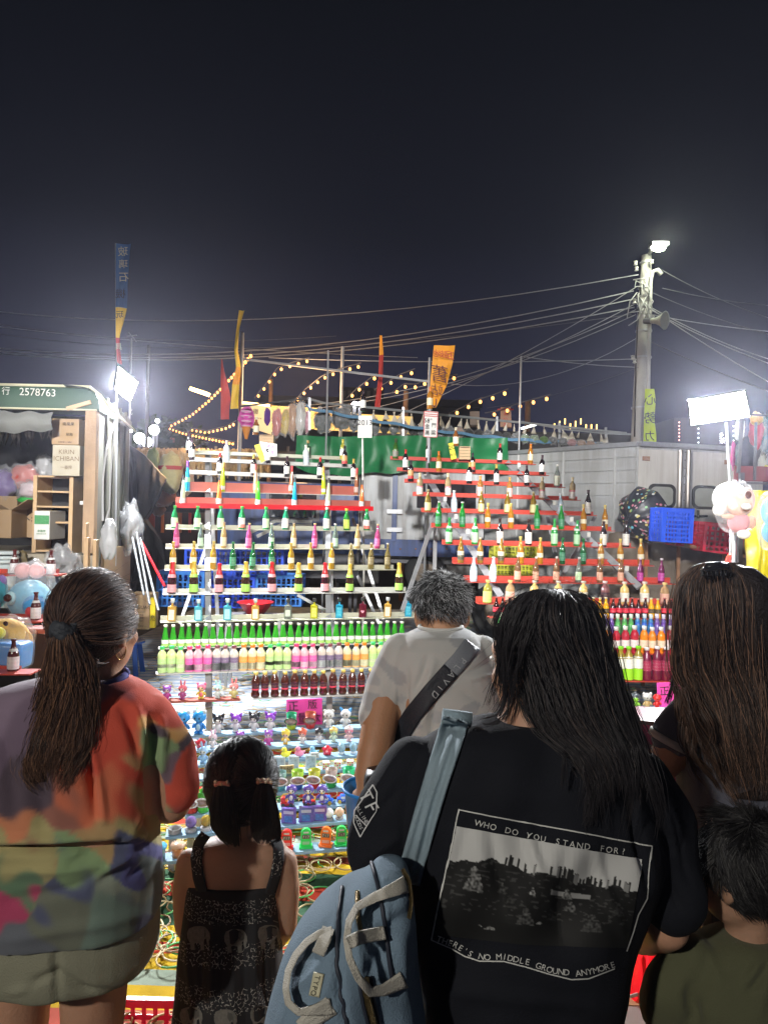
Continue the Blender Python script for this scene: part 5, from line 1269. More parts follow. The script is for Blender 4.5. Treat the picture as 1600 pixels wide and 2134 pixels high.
# ------------------------------------------------------------------ stall signs and hanging prizes above the truck
def board(name,label,corners,D,mt,texts=(),tm=INK,thick=.01,cat='sign'):
 pts=[P(x,y,D)for x,y in corners]
 c=sum(pts,Vector())/4
 t=thing(name,label,cat,c)
 b=Vector((0,thick,0))
 mb=MB();mb.hexa([pts[3],pts[2],pts[2]+b,pts[3]+b,pts[0],pts[1],pts[1]+b,pts[0]+b]);mb.build('board',mt,t)
 for s,px,py,h,*m2 in texts:
  u=(pts[1]-pts[0]).normalized();v=(pts[0]-pts[3]).normalized();v=(v-u*v.dot(u)).normalized()
  mb=MB();put_text(mb,s,P(px,py,D-.012),u,v,h*D/F);o=mb.build('lettering',m2[0]if m2 else tm,t);o.location.y-=.0
 return t
board('stall_sign','cream stall sign with black characters glowing below the yellow tube',[(498,840),(566,848),(566,906),(500,884)],11.8,mat('glowing_cream_board',(.62,.50,.28),.6,emit=.35,ecol=(.8,.6,.3)),(('名',519,856,11),('攤',533,857,11),('Signature',533,871,6)))  # tube's light is put into the board as its own glow
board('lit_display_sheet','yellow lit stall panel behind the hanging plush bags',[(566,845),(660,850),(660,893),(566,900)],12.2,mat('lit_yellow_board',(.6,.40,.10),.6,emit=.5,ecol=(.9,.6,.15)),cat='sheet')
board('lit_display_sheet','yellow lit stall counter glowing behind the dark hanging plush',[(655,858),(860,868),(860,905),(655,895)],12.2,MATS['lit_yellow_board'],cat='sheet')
board('paper_sign','white paper sign reading 2013 fixed to a thin pole above the left rack',[(747,866),(775,866),(775,912),(745,912)],6.9,WHITE,(('2013',760,880,11),),tm=mat('pencil_grey',(.08,.08,.1),.8))
mb=MB();q=P(758,1290,6.93);mb.tube([Vector((q.x,q.y,.02)),P(758,1190,6.93),P(755,866,6.93)],.010,6);tag(mb.build('sign_pole',WHITE,loc=q),'thin white pole carrying the 2013 paper sign','pole')
tg=board('paper_sign','white paper sign with red border and handwritten liquor name above the right rack',[(885,856),(913,858),(911,911),(882,910)],6.9,WHITE,(('58°',892,876,9),('金',890,888,10),('高',890,901,10),('門',904,886,9),('粱',903,901,10)))
mb=MB()
for a,b in(((884,857),(912,859)),((912,859),(910,911)),((910,911),(883,910)),((883,910),(884,857)),((885,862),(912,864)),((885,866),(912,868))):mb.bar(P(*a,6.89),P(*b,6.89),.006,.003)
mb.build('red_border',RE and mat('red_marker',(.5,.04,.05),.6),tg)
mb=MB();mb.tube([P(893,965,6.92),P(896,856,6.92),P(896,850,6.92)],.014,8);tag(mb.build('sign_pole',STEEL,loc=P(893,965,6.92)),'short steel pole carrying the handwritten liquor sign','pole')
get_bottle('wine_d',P(756,857,6.93),'dark wine bottle standing on top of the 2013 sign pole',GL)
get_bottle('amber_w',P(895,853,6.93),'amber bottle standing on top of the liquor sign pole',GRR,1.1)
board('paper_sign','slanted bright yellow card with black writing on the left rack',[(530,928),(541,925),(553,959),(544,964)],6.4,mat('yellow_card',(.75,.66,.02),.6),(('20元',542,944,8),))
board('paper_sign','white card with pink border behind the bottles of the left rack',[(541,920),(577,925),(577,951),(550,951)],6.65,WHITE,(('王老吉',560,930,8),('禮',566,943,9)),tm=mat('purple_ink',(.2,.02,.2),.6))
board('paper_sign','slanted yellow card reading 20 on the right top shelf',[(934,924),(944,922),(951,955),(940,958)],6.95,MATS['yellow_card'],(('20',941,932,9),('年份',944,947,7)))
def stand_box(x0,y0,x1,y1,D,label):
 t=thing('wooden_crate',label,'box',P((x0+x1)/2,y1,D))
 for k in range(4):
  f0=k/4;a=P(x0,y1-(y1-y0)*f0,D);b=P(x1,y1-(y1-y0)*(f0+.2),D)
  boxw('slat',a.x,b.x,D,D+.01,a.z,b.z,WOOD,t)
 a=P(x0,y1,D);b=P(x1,y0,D);boxw('side',a.x,a.x+.01,D+.011,D+.09,a.z,b.z,WOOD,t);boxw('side',b.x-.01,b.x,D+.011,D+.09,a.z,b.z,WOOD,t);boxw('top',a.x,b.x,D,D+.09,b.z+.001,b.z+.008,WOOD,t)
 return b.z+.009
z=stand_box(540,908,570,932,6.9,'small slatted wooden box under a whisky bottle on the left rack')
q=P(555,0,6.94);get_bottle('whisky',Vector((q.x,6.94,z)),'round amber whisky bottle on the slatted wooden box',GL,.95)
z=stand_box(957,932,980,957,7.03,'small slatted wooden box under a bottle on the right rack')
q=P(972,0,7.07);get_bottle('whisky',Vector((q.x,7.07,z)),'amber whisky bottle standing on the wooden box of the right rack',GRR,1.0)
rail=thing('prize_rail','long metal rail with blue net strip above the parked trucks holding hanging prizes','rail',P(640,905,9.8))
def railp(px,dy=0,D=None):
 y=836+(px-640)*.1 if px>640 else 830+abs(px-640)*.12
 return P(px,y+dy,9.9+(px-640)*.0012)
mb=MB();mb.tube([railp(640+k*35)for k in range(20)],.018,6);mb.build('top_bar',STEEL,rail)
mb=MB();mb.tube([railp(500),railp(560),railp(640)],.014,6);mb.build('top_bar',DSTEEL,rail)
BN=mat('blue_net',(.10,.22,.35),.8,var=.4,scale=60)
mb=MB();mb.grid(lambda u,v:railp(640+640*u,14+22*math.sin(u*2.6)+6*v+1.5*math.sin(u*60))+Vector((0,-.15,0)),80,2);mb.build('net_strip',BN,rail)
for px in(645,840,1035,1165,1262):
 a=railp(px,-8);b=railp(px,60);mb=MB();mb.bar(a,b,.03);mb.build('upright',STEEL,rail)
mb=MB();mb.tube([railp(1085,-2),P(1180,895,10.2),P(1262,903,10.3),P(1315,905,10.3)],.014,6);mb.build('lower_bar',STEEL,rail)
PK={}
def plushmat(c):
 k='plush_%d_%d_%d'%tuple(int(x*99)for x in c);return mat(k,c,.9,var=.2,scale=20,bump=.3,bscale=90,sheen=.3)
hang=[(514,870,16,24,(.75,.08,.45),'bright magenta striped cone plush like a swirl'),(557,868,7,18,(.10,.02,.22),'slim dark violet plush'),(577,880,10,28,(.55,.12,.10),'pink red long plush'),(595,880,10,26,(.6,.42,.05),'yellow plush with dark stripes'),(610,875,9,34,(.45,.22,.08),'long brown plush'),(626,872,11,34,(.6,.58,.55),'pale plastic covered long plush'),(640,880,6,22,(.5,.15,.22),'small pink plush'),(673,878,18,22,(.03,.035,.03),'large dark round plush'),(712,872,20,22,(.035,.03,.025),'large black plush beside the 2013 sign'),(738,880,12,18,(.03,.03,.03),'small black plush')]
for i,(x,y,rx,ry,c,l)in enumerate(hang):
 bundle(x,y,rx,ry,10.0,l+' hanging in a plastic bag from the rail',plushmat(c),20+i,i not in(0,1),'plush toy','hanging_plush')
mb=MB();s=9.7/F
for k in range(4):mb.lathe([((12-abs(k-2)*1.5)*s,0),((12.5-abs(k-2)*1.5)*s,1.5*s)],P(513,888-k*10,9.85),20,close=False)
tag(mb.build('plush_stripe',mat('pale_pink_plush',(.8,.5,.65),.8),loc=P(513,870,9.85)),'pale pink stripe bands round the magenta cone plush','trim')
mb=MB();mb.lathe([(3*s,0),(10*s,26*s)],P(513,915,9.9),16);tag(mb.build('orange_cone',mat('orange_plush',(.7,.25,.03),.8),loc=P(513,915,9.9)),'orange cone base below the magenta cone plush','plush toy')
rg=random.Random(9)
for i in range(26):
 px=782+i*19.5;y0=836+(px-640)*.1
 dark=rg.random()<.7
 c=(.035,.035,.035)if dark else rg.choice([(.25,.12,.05),(.3,.3,.28),(.1,.18,.06),(.3,.08,.08)])
 hgt=max(9,25-i*.65)
 bundle(px,y0+38-i*.35,9.5,hgt*.62,10.15+i*.012,'%s %s plush in a bag on the rail, %s counted from the 2013 sign'%('dark' if dark else 'coloured',rg.choice(['round','plump','small']),ORD[i].replace('leftmost','first')),plushmat(c),40+i,rg.random()<.6,'plush toy','hanging_plush')
 cc=railp(px+rg.uniform(-5,5),4);s=10/F*rg.uniform(.55,1.25)
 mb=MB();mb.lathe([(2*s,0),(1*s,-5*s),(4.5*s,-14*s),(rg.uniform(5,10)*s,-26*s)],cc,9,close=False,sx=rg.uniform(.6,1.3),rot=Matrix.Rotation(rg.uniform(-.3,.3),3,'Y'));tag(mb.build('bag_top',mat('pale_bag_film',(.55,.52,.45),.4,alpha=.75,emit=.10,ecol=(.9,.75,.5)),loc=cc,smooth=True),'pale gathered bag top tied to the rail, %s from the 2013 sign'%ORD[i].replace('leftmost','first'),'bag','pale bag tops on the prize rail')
board('paper_sign','brown board sign with red characters among the hanging bags',[(1043,848),(1064,848),(1066,893),(1042,890)],10.8,mat('brown_red_board',(.35,.2,.13),.7),(('一',1053,853,3),('鼎',1054,862,8),('公',1053,874,9),('平',1053,886,8)),tm=mat('red_ink',(.45,.03,.03),.6))
board('paper_sign','narrow grey brown board standing among the hanging bags',[(979,857),(999,857),(999,890),(979,890)],10.8,mat('brown_grey_board',(.18,.14,.11),.7))
for i in range(9):
 px=1155+i*11;mb=MB();mb.lathe([(.012,-.05),(.012,.05)],P(px,888-(i%3)*5 if i<6 else 890,13),6);tag(mb.build('small_bulb',mat('amber_glow',(1,.6,.2),emit=4,ecol=(1,.6,.15),var=0),loc=P(px,888,13)),'tiny upright amber lamp on the far right rail, %s of nine'%ORD[i].replace('leftmost','first'),'lamp','tiny amber lamps on the far rail')
def dots(x,y0,y1,n,c,l):
 mb=MB()
 for k in range(n):mb.ell(P(x,y0+(y1-y0)*k/max(1,n-1),20),.018,6,4)
 t=tag(mb.build('distant_lights',mat('dot_glow_%s'%l.split()[0],c,emit=6,ecol=c,var=0),loc=P(x,y0,20)),l+' behind the box truck','lights',kind='stuff')
dots(1415,880,917,6,(1,.5,.45),'pinkish vertical row of tiny lights');dots(1455,893,922,4,(.8,.85,1),'bluish vertical row of tiny lights');dots(1528,888,918,4,(.85,.8,1),'white vertical row of tiny lights')
tz=thing('neon_sign','small white lit character sign between the far tiny lights','sign',P(1505,920,20));mb=MB();put_text(mb,'茶',P(1505,918,19.9),(1,0,0),(0,0,1),.17);put_text(mb,'多',P(1503,906,19.9),(1,0,0),(0,0,1),.13);mb.build('lettering',mat('cool_neon',(1,1,1),emit=3,ecol=(.8,.8,1),var=0),tz)
board('distant_building','dark purple tower block far behind the right flood light',[(1405,870),(1560,870),(1560,940),(1405,940)],21,mat('dim_purple_wall',(.06,.05,.09),.8),cat='building',thick=4)
# ------------------------------------------------------------------ warm stall left of the racks with straw and plush
straw=mat('dry_straw_fringe',(.42,.30,.14),.8,var=.5,scale=40,bump=.5)
mb=MB();rg=random.Random(2)
for i in range(900):
 x=rg.uniform(268,560);y=938+rg.uniform(-6,6)+(x-268)*.01;L=rg.uniform(16,55)
 a=P(x,y,12.2+rg.random()*.4);b=P(x+rg.uniform(-8,8),y+L,12.1+rg.random()*.4);mb.bar(a,b,.022,.004)
tag(mb.build('straw_fringe',straw),'dry straw fringe hanging along the roof edge of the warm lit stall','fringe',kind='stuff')
for i,(x,y,rx,ry,c,l)in enumerate(((355,985,24,42,(.38,.34,.16),'pale olive big plush with red band in the warm stall'),(340,1030,26,26,(.35,.12,.07),'reddish brown round plush under the olive one'),(330,1062,14,14,(.18,.09,.06),'small dark brown plush in the warm stall'),(392,1000,12,30,(.3,.2,.12),'tan plush half hidden by the left rack'),(318,960,14,26,(.10,.16,.05),'dark green plush beside the black tarpaulin'))):
 bundle(x,y,rx,ry,11.4+i*.15,l,plushmat(c),70+i,False,'plush toy','stall_plush')
mb=MB();mb.lathe([(24.5*11.4/F,-.03),(25.5*11.4/F,.03)],P(355,975,11.4),20,sy=.72,close=False);tag(mb.build('red_band',mat('dark_red_band',(.35,.03,.03),.7),loc=P(355,975,11.4)),'red band round the head of the olive plush','trim')
t=thing('stall_counter','warm lit orange and red stall counter behind the left rack end','counter',(P(380,0,12.4).x,12.4,0))
px_box('counter_front',285,1070,470,1130,12.3,12.5,mat('dark_counter',(.06,.03,.02),.6),t)
for x0_,x1_,c in((335,341,(.8,.2,.02)),(360,378,(.45,.12,.03)),(392,398,(.55,.03,.02)),(300,322,(.4,.06,.03))):
 px_box('coloured_panel',x0_,1069,x1_,1110,12.25,12.29,mat('panel_%d'%int(c[0]*99),c,.5),t)
BTarp=mat('black_sheeting',(.014,.015,.016),.35,var=.2,bump=.8,bscale=6)
poly=[(268,925),(303,950),(325,975),(346,998),(330,1040),(308,1082),(318,1098),(338,1128),(345,1180),(340,1250),(262,1260)]
def edge_at(u):
 q=u*len(poly);i=int(q)%len(poly);f_=q-int(q);a,b=poly[i],poly[(i+1)%len(poly)];return a[0]+(b[0]-a[0])*f_,a[1]+(b[1]-a[1])*f_
def tarp(u,v):
 x,y=edge_at(u%1.0);x=300+(x-300)*v;y=1085+(y-1085)*v
 p=P(x,y,9.6-.42*(1-v**2.2));p.y+=.10*noise.noise(Vector((x*.035,y*.012,4)))+.05*noise.noise(Vector((x*.1,y*.03,9)));return p
mb=MB();mb.grid(tarp,110,16);mb.grid(lambda u,v:tarp(u,1)+Vector((0,.04*v,0)),110,1)
tag(mb.build('black_tarpaulin',BTarp,loc=P(300,1260,9.5)),'black plastic sheeting draped beside the green truck','tarpaulin')
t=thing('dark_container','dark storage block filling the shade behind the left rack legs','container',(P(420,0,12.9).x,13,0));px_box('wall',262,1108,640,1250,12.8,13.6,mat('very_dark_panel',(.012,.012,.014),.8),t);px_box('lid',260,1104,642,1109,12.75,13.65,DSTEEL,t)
# ------------------------------------------------------------------ toy shelves in front of the left rack
TR=thing('toy_rack','low stepped rack of pale blue boards covered with small toys','rack',(P(600,1700,4).x,4.0,0.02))
def zt8(v):return 320+v/3.333
def toycol(c):
 k='toy_plastic_%d_%d_%d'%tuple(int(x*99)for x in c);return mat(k,c,.28,var=.05,coat=.4)
def figure(body,head,ears,earc,h=.12,belly=None,name='toy_figure',face=(.75,.72,.68),muz=None):
 """small big-headed plastic figure: body is the thing; head, ears, eyes, arms are parts"""
 s=h/.12
 mb=MB();mb.ell((0,0,.030*s),(.020*s,.017*s,.026*s),14,9)
 for sx in(-1,1):mb.ell((sx*.010*s,-.006*s,.006*s),(.010*s,.013*s,.008*s),10,6)
 o=mb.build(name,toycol(body),smooth=True)
 mb=MB()
 for sx in(-1,1):mb.ell((sx*.023*s,-.004*s,.034*s),(.007*s,.007*s,.014*s),8,6,Matrix.Rotation(sx*.6,3,'Y'))
 mb2=MB();mb2.ell((-.023*s,-.004*s,.034*s),(.007*s,.007*s,.014*s),8,6,Matrix.Rotation(.5,3,'Y'));mb2.build('arm',toycol(body),o,smooth=True)
 mb2=MB();mb2.ell((.023*s,-.004*s,.034*s),(.007*s,.007*s,.014*s),8,6,Matrix.Rotation(-.5,3,'Y'));mb2.build('arm',toycol(body),o,smooth=True)
 mb=MB();mb.ell((0,0,.074*s),(.030*s,.026*s,.026*s),16,10);mb.build('head',toycol(head),o,smooth=True)
 mb=MB();mb.ell((0,-.010*s,.070*s),(.022*s,.018*s,.018*s),14,9);mb.build('face',toycol(face),o,smooth=True)
 for sx in(-1,1):
  mb=MB();mb.ell((sx*.010*s,-.0265*s,.072*s),(.0040*s,.0025*s,.0052*s),8,6);mb.build('eye',toycol((.01,.01,.015)),o,smooth=True)
  if ears=='point':
   mb=MB();mb.lathe([(.012*s,0),(.009*s,.014*s),(.001,.028*s)],(sx*.020*s,0,.088*s),8,rot=Matrix.Rotation(sx*.5,3,'Y'),sy=.6);mb.build('ear',toycol(earc),o,smooth=True)
  elif ears=='long':
   mb=MB();mb.ell((sx*.013*s,0,.112*s),(.007*s,.005*s,.020*s),10,7,Matrix.Rotation(sx*.15,3,'Y'));mb.build('ear',toycol(earc),o,smooth=True)
  elif ears=='round':
   mb=MB();mb.ell((sx*.022*s,0,.094*s),(.010*s,.006*s,.010*s),10,7);mb.build('ear',toycol(earc),o,smooth=True)
 if ears=='hair':
  mb=MB();mb.ell((0,.004*s,.086*s),(.033*s,.027*s,.020*s),14,8);mb.ell((0,.0,.108*s),(.010*s,.010*s,.008*s),8,6);mb.build('hair',toycol(earc),o,smooth=True)
 if belly:
  mb=MB();mb.ell((0,-.006*s,.030*s),(.014*s,.013*s,.019*s),12,8);mb.build('belly',toycol(belly),o,smooth=True)
 if muz:
  mb=MB();mb.ell((0,-.030*s,.064*s),(.006*s,.006*s,.004*s),8,6);mb.build('beak',toycol(muz),o,smooth=True)
 return o
def duck(c,s=1.0):
 mb=MB();mb.ell((0,0,.022*s),(.030*s,.020*s,.020*s),14,9);mb.lathe([(.010*s,0),(.001,.016*s)],(.024*s,0,.03*s),8,rot=Matrix.Rotation(.9,3,'Y'))
 o=mb.build('toy_duck',toycol(c),smooth=True)
 mb=MB();mb.ell((-.010*s,0,.050*s),(.017*s,.016*s,.017*s),12,8);mb.build('head',toycol(c),o,smooth=True)
 mb=MB();mb.ell((-.029*s,0,.046*s),(.008*s,.007*s,.003*s),8,5);mb.build('beak',toycol((.8,.35,.03)),o,smooth=True)
 for sy in(-1,1):mb=MB();mb.ell((-.016*s,sy*.014*s,.054*s),(.003*s,)*3,6,5);mb.build('eye',toycol((.01,.01,.01)),o)
 return o
def cup(c1,c2,gog=(.75,.75,.75),s=1.0):
 m1=mat('clear_toy_%d_%d_%d'%tuple(int(x*99)for x in c1),c1,.12,trans=.4,coat=.5,var=.03);m2=mat('clear_toy_%d_%d_%d'%tuple(int(x*99)for x in c2),c2,.12,trans=.4,coat=.5,var=.03)
 mb=MB();mb.lathe([(.001,.004),(.020*s,0),(.026*s,.006*s),(.030*s,.035*s),(.026*s,.04*s)],n=16,close=False);o=mb.build('toy_cup',m2,smooth=True)
 mb=MB();mb.lathe([(.027*s,.041*s),(.031*s,.092*s),(.029*s,.092*s),(.025*s,.043*s)],n=16,close=False);mb.build('tumbler',m1,o,smooth=True)
 mb=MB();mb.tube([(.034*s*math.cos(a)*1.0,-.033*s-.004*math.sin(a),.052*s+.019*s*math.sin(a))for a in[k*.3927 for k in range(17)]],.004*s,6);mb.build('goggle_frame',toycol(gog),o,smooth=True)
 mb=MB();mb.ell((0,-.031*s,.052*s),(.032*s,.006*s,.018*s),14,7);mb.build('goggle_lens',mat('goggle_lens_mix',(.28,.2,.16),.08,spec=1,coat=1,var=.9,scale=60),o,smooth=True)
 return o
def reel(c):
 n=14;w,h=.022,.075
 pts=[(-w,0),(w,0)]+[(w*math.cos(R(a)),h-w+w*math.sin(R(a)))for a in range(0,181,15)]
 N=len(pts);mb=MB();mb.add([(x,-.008,z+.006)for x,z in pts]+[(x,.008,z+.006)for x,z in pts],[tuple(range(N)),tuple(reversed(range(N,2*N)))]+[((i+1)%N,i,N+i,N+(i+1)%N)for i in range(N)])
 mb.box((0,0,.004),(.056,.036,.008));o=mb.build('toy_slot_machine',toycol(c))
 mb=MB();mb.box((0,-.009,.048),(.032,.003,.016));wn=mb.build('window',toycol((.08,.06,.05)),o)
 for k in(-1,0,1):
  mb=MB();put_text(mb,'7' if k else '1',Vector((k*.010,-.0112,.048)),(1,0,0),(0,0,1),.011);mb.build('reel_digit',WHITE,wn)
 mb=MB();mb.box((0,-.0095,.066),(.022,.003,.006));mb.build('title_plate',WHITE,o);mb=MB();mb.box((0,-.009,.022),(.030,.003,.012));mb.build('coin_panel',toycol(tuple(min(.8,q*.5+.25)for q in c)),o)
 mb=MB();mb.tube([(.026,0,.03),(.032,0,.032),(.032,0,.05)],.002,6);mb.ell((.032,0,.052),(.004,)*3,8,5);mb.build('lever',toycol(c),o,smooth=True)
 return o
def toycar(c,truck=False):
 mb=MB();mb.box((0,0,.014),(.058,.030,.016),bevel=.004)
 if not truck:mb.box((0,0,.028),(.032,.026,.016),bevel=.006)
 else:mb.box((-.018,0,.032),(.020,.028,.022),bevel=.004)
 o=mb.build('toy_car',toycol(c),smooth=False)
 for sx in(-1,1):
  for sy in(-1,1):
   mb=MB();mb.lathe([(.009,-.003),(.009,.003)],(sx*.018,sy*.016,.009),10,rot=Matrix.Rotation(math.pi/2,3,'X'));mb.build('wheel',toycol((.55,.4,.02)if not truck else(.03,.03,.03)),o)
 if truck:
  mb=MB()
  for k in range(6):
   a=k*math.pi/5;mb.tube([(.010+.016*math.cos(a),-.008,.023),(.010,-.008+.01,.055)],.0018,5)
  mb.tube([(-.026,-.01,.046),(-.016,-.01,.058),(.02,-.01,.060)],.003,5);mb.build('ladder',toycol((.8,.55,.02)),o)
 else:
  mb=MB();mb.box((0,-.0165,.026),(.024,.003,.010),bevel=.001);mb.build('window',toycol((.6,.65,.7)),o);mb=MB();put_text(mb,'P',Vector((0,-.0185,.014)),(1,0,0),(0,0,1),.010);mb.build('letter',WHITE,o)
 return o
def globe(c,base=(.4,.4,.42)):
 mb=MB();mb.lathe([(.026,0),(.028,.004),(.028,.016),(.024,.018)],n=18);o=mb.build('toy_globe',toycol(base),smooth=False)
 mb=MB();mb.ell((0,0,.044),(.028,.028,.028),16,10);mb.build('dome',mat('dome_%d_%d_%d'%tuple(int(x*99)for x in c),c,.08,trans=.5,coat=.8,var=.4,scale=50),o,smooth=True)
 mb=MB();mb.ell((0,0,.034),(.012,.012,.016),10,7);mb.build('figurine',toycol(tuple(q*.6 for q in c)),o,smooth=True)
 return o
def cube_toy():
 mb=MB();mb.box((0,0,.021),(.042,.042,.042),bevel=.003);o=mb.build('puzzle_cube',toycol((.75,.72,.66)))
 cs=[(.6,.03,.03),(.75,.6,.05),(.05,.35,.1)]
 for i in range(3):
  for j in range(3):
   mb=MB();mb.box((-.0128+i*.0128,-.0215,.0082+j*.0128),(.0085,.002,.0085));mb.build('sticker',toycol(cs[(i*2+j)%3]if(i+j)%2 else cs[0]),o)
 return o
def card():
 mb=MB();mb.box((0,0,.042),(.062,.004,.084),bevel=.0015);o=mb.build('sticker_card',toycol((.6,.66,.68)))
 mb=MB();mb.box((0,-.003,.044),(.05,.0015,.066));mb.build('picture_panel',mat('card_picture',(.35,.45,.55),.3,var=.9,scale=70),o)
 return o
def boxed(c):
 mb=MB();mb.box((0,0,.037),(.072,.02,.074),bevel=.001);o=mb.build('toy_box',mat('purple_print_box',c,.3,var=.9,scale=60,coat=.4))
 mb=MB();mb.box((0,-.0108,.055),(.05,.0015,.014));mb.build('title_band',toycol((.45,.4,.6)),o);mb=MB();mb.box((.0,-.0108,.022),(.04,.0015,.03));mb.build('picture_panel',mat('blue_print',(.06,.15,.45),.3,var=.9,scale=80),o)
 return o
def blob(c):
 mb=MB();mb.ell((0,0,.03),(.028,.024,.03),14,9)
 for k in range(5):mb.ell((.026*math.cos(k*1.257+.3),0,.03+.024*math.sin(k*1.257+.3)),(.011,.010,.011),8,6)
 o=mb.build('bobble_toy',toycol(c),smooth=True);mb=MB();mb.ell((0,-.02,.03),(.010,.008,.008),8,6);mb.build('nose',toycol(tuple(min(.8,q+.3)for q in c)),o,smooth=True);return o
def egg(c):
 mb=MB();mb.lathe([(.001,0),(.018,.002),(.020,.01),(.016,.018)],n=14,close=False);o=mb.build('egg_toy',toycol((.6,.65,.7)),smooth=True);mb=MB();mb.ell((0,0,.042),(.025,.025,.032),14,10);mb.build('shell',mat('egg_shell_clear',c,.1,trans=.3,coat=.8,var=.4,scale=60),o,smooth=True);return o
def ball(c):
 mb=MB();mb.lathe([(.022,0),(.022,.008)],n=14);o=mb.build('ball_toy',toycol((.3,.3,.32)));mb=MB();mb.ell((0,0,.032),(.024,.024,.024),14,10);mb.build('ball',toycol(c),o,smooth=True);return o
def ringcup():
 mb=MB();mb.lathe([(.030,0),(.032,.022),(.027,.022),(.026,.004),(.001,.003)],n=18,close=False);return mb.build('grey_ring_cup',toycol((.3,.3,.3)),smooth=True)
def mug(c,lid):
 mb=MB();mb.lathe([(.020,0),(.024,.03),(.024,.04)],n=14);o=mb.build('toy_mug',toycol(c),smooth=True);mb=MB();mb.lathe([(.028,.0405),(.030,.046),(.026,.054),(.001,.056)],n=14,close=False);mb.build('lid',toycol(lid),o,smooth=True);return o
PUR=(.28,.06,.55);BLK=(.02,.02,.025)
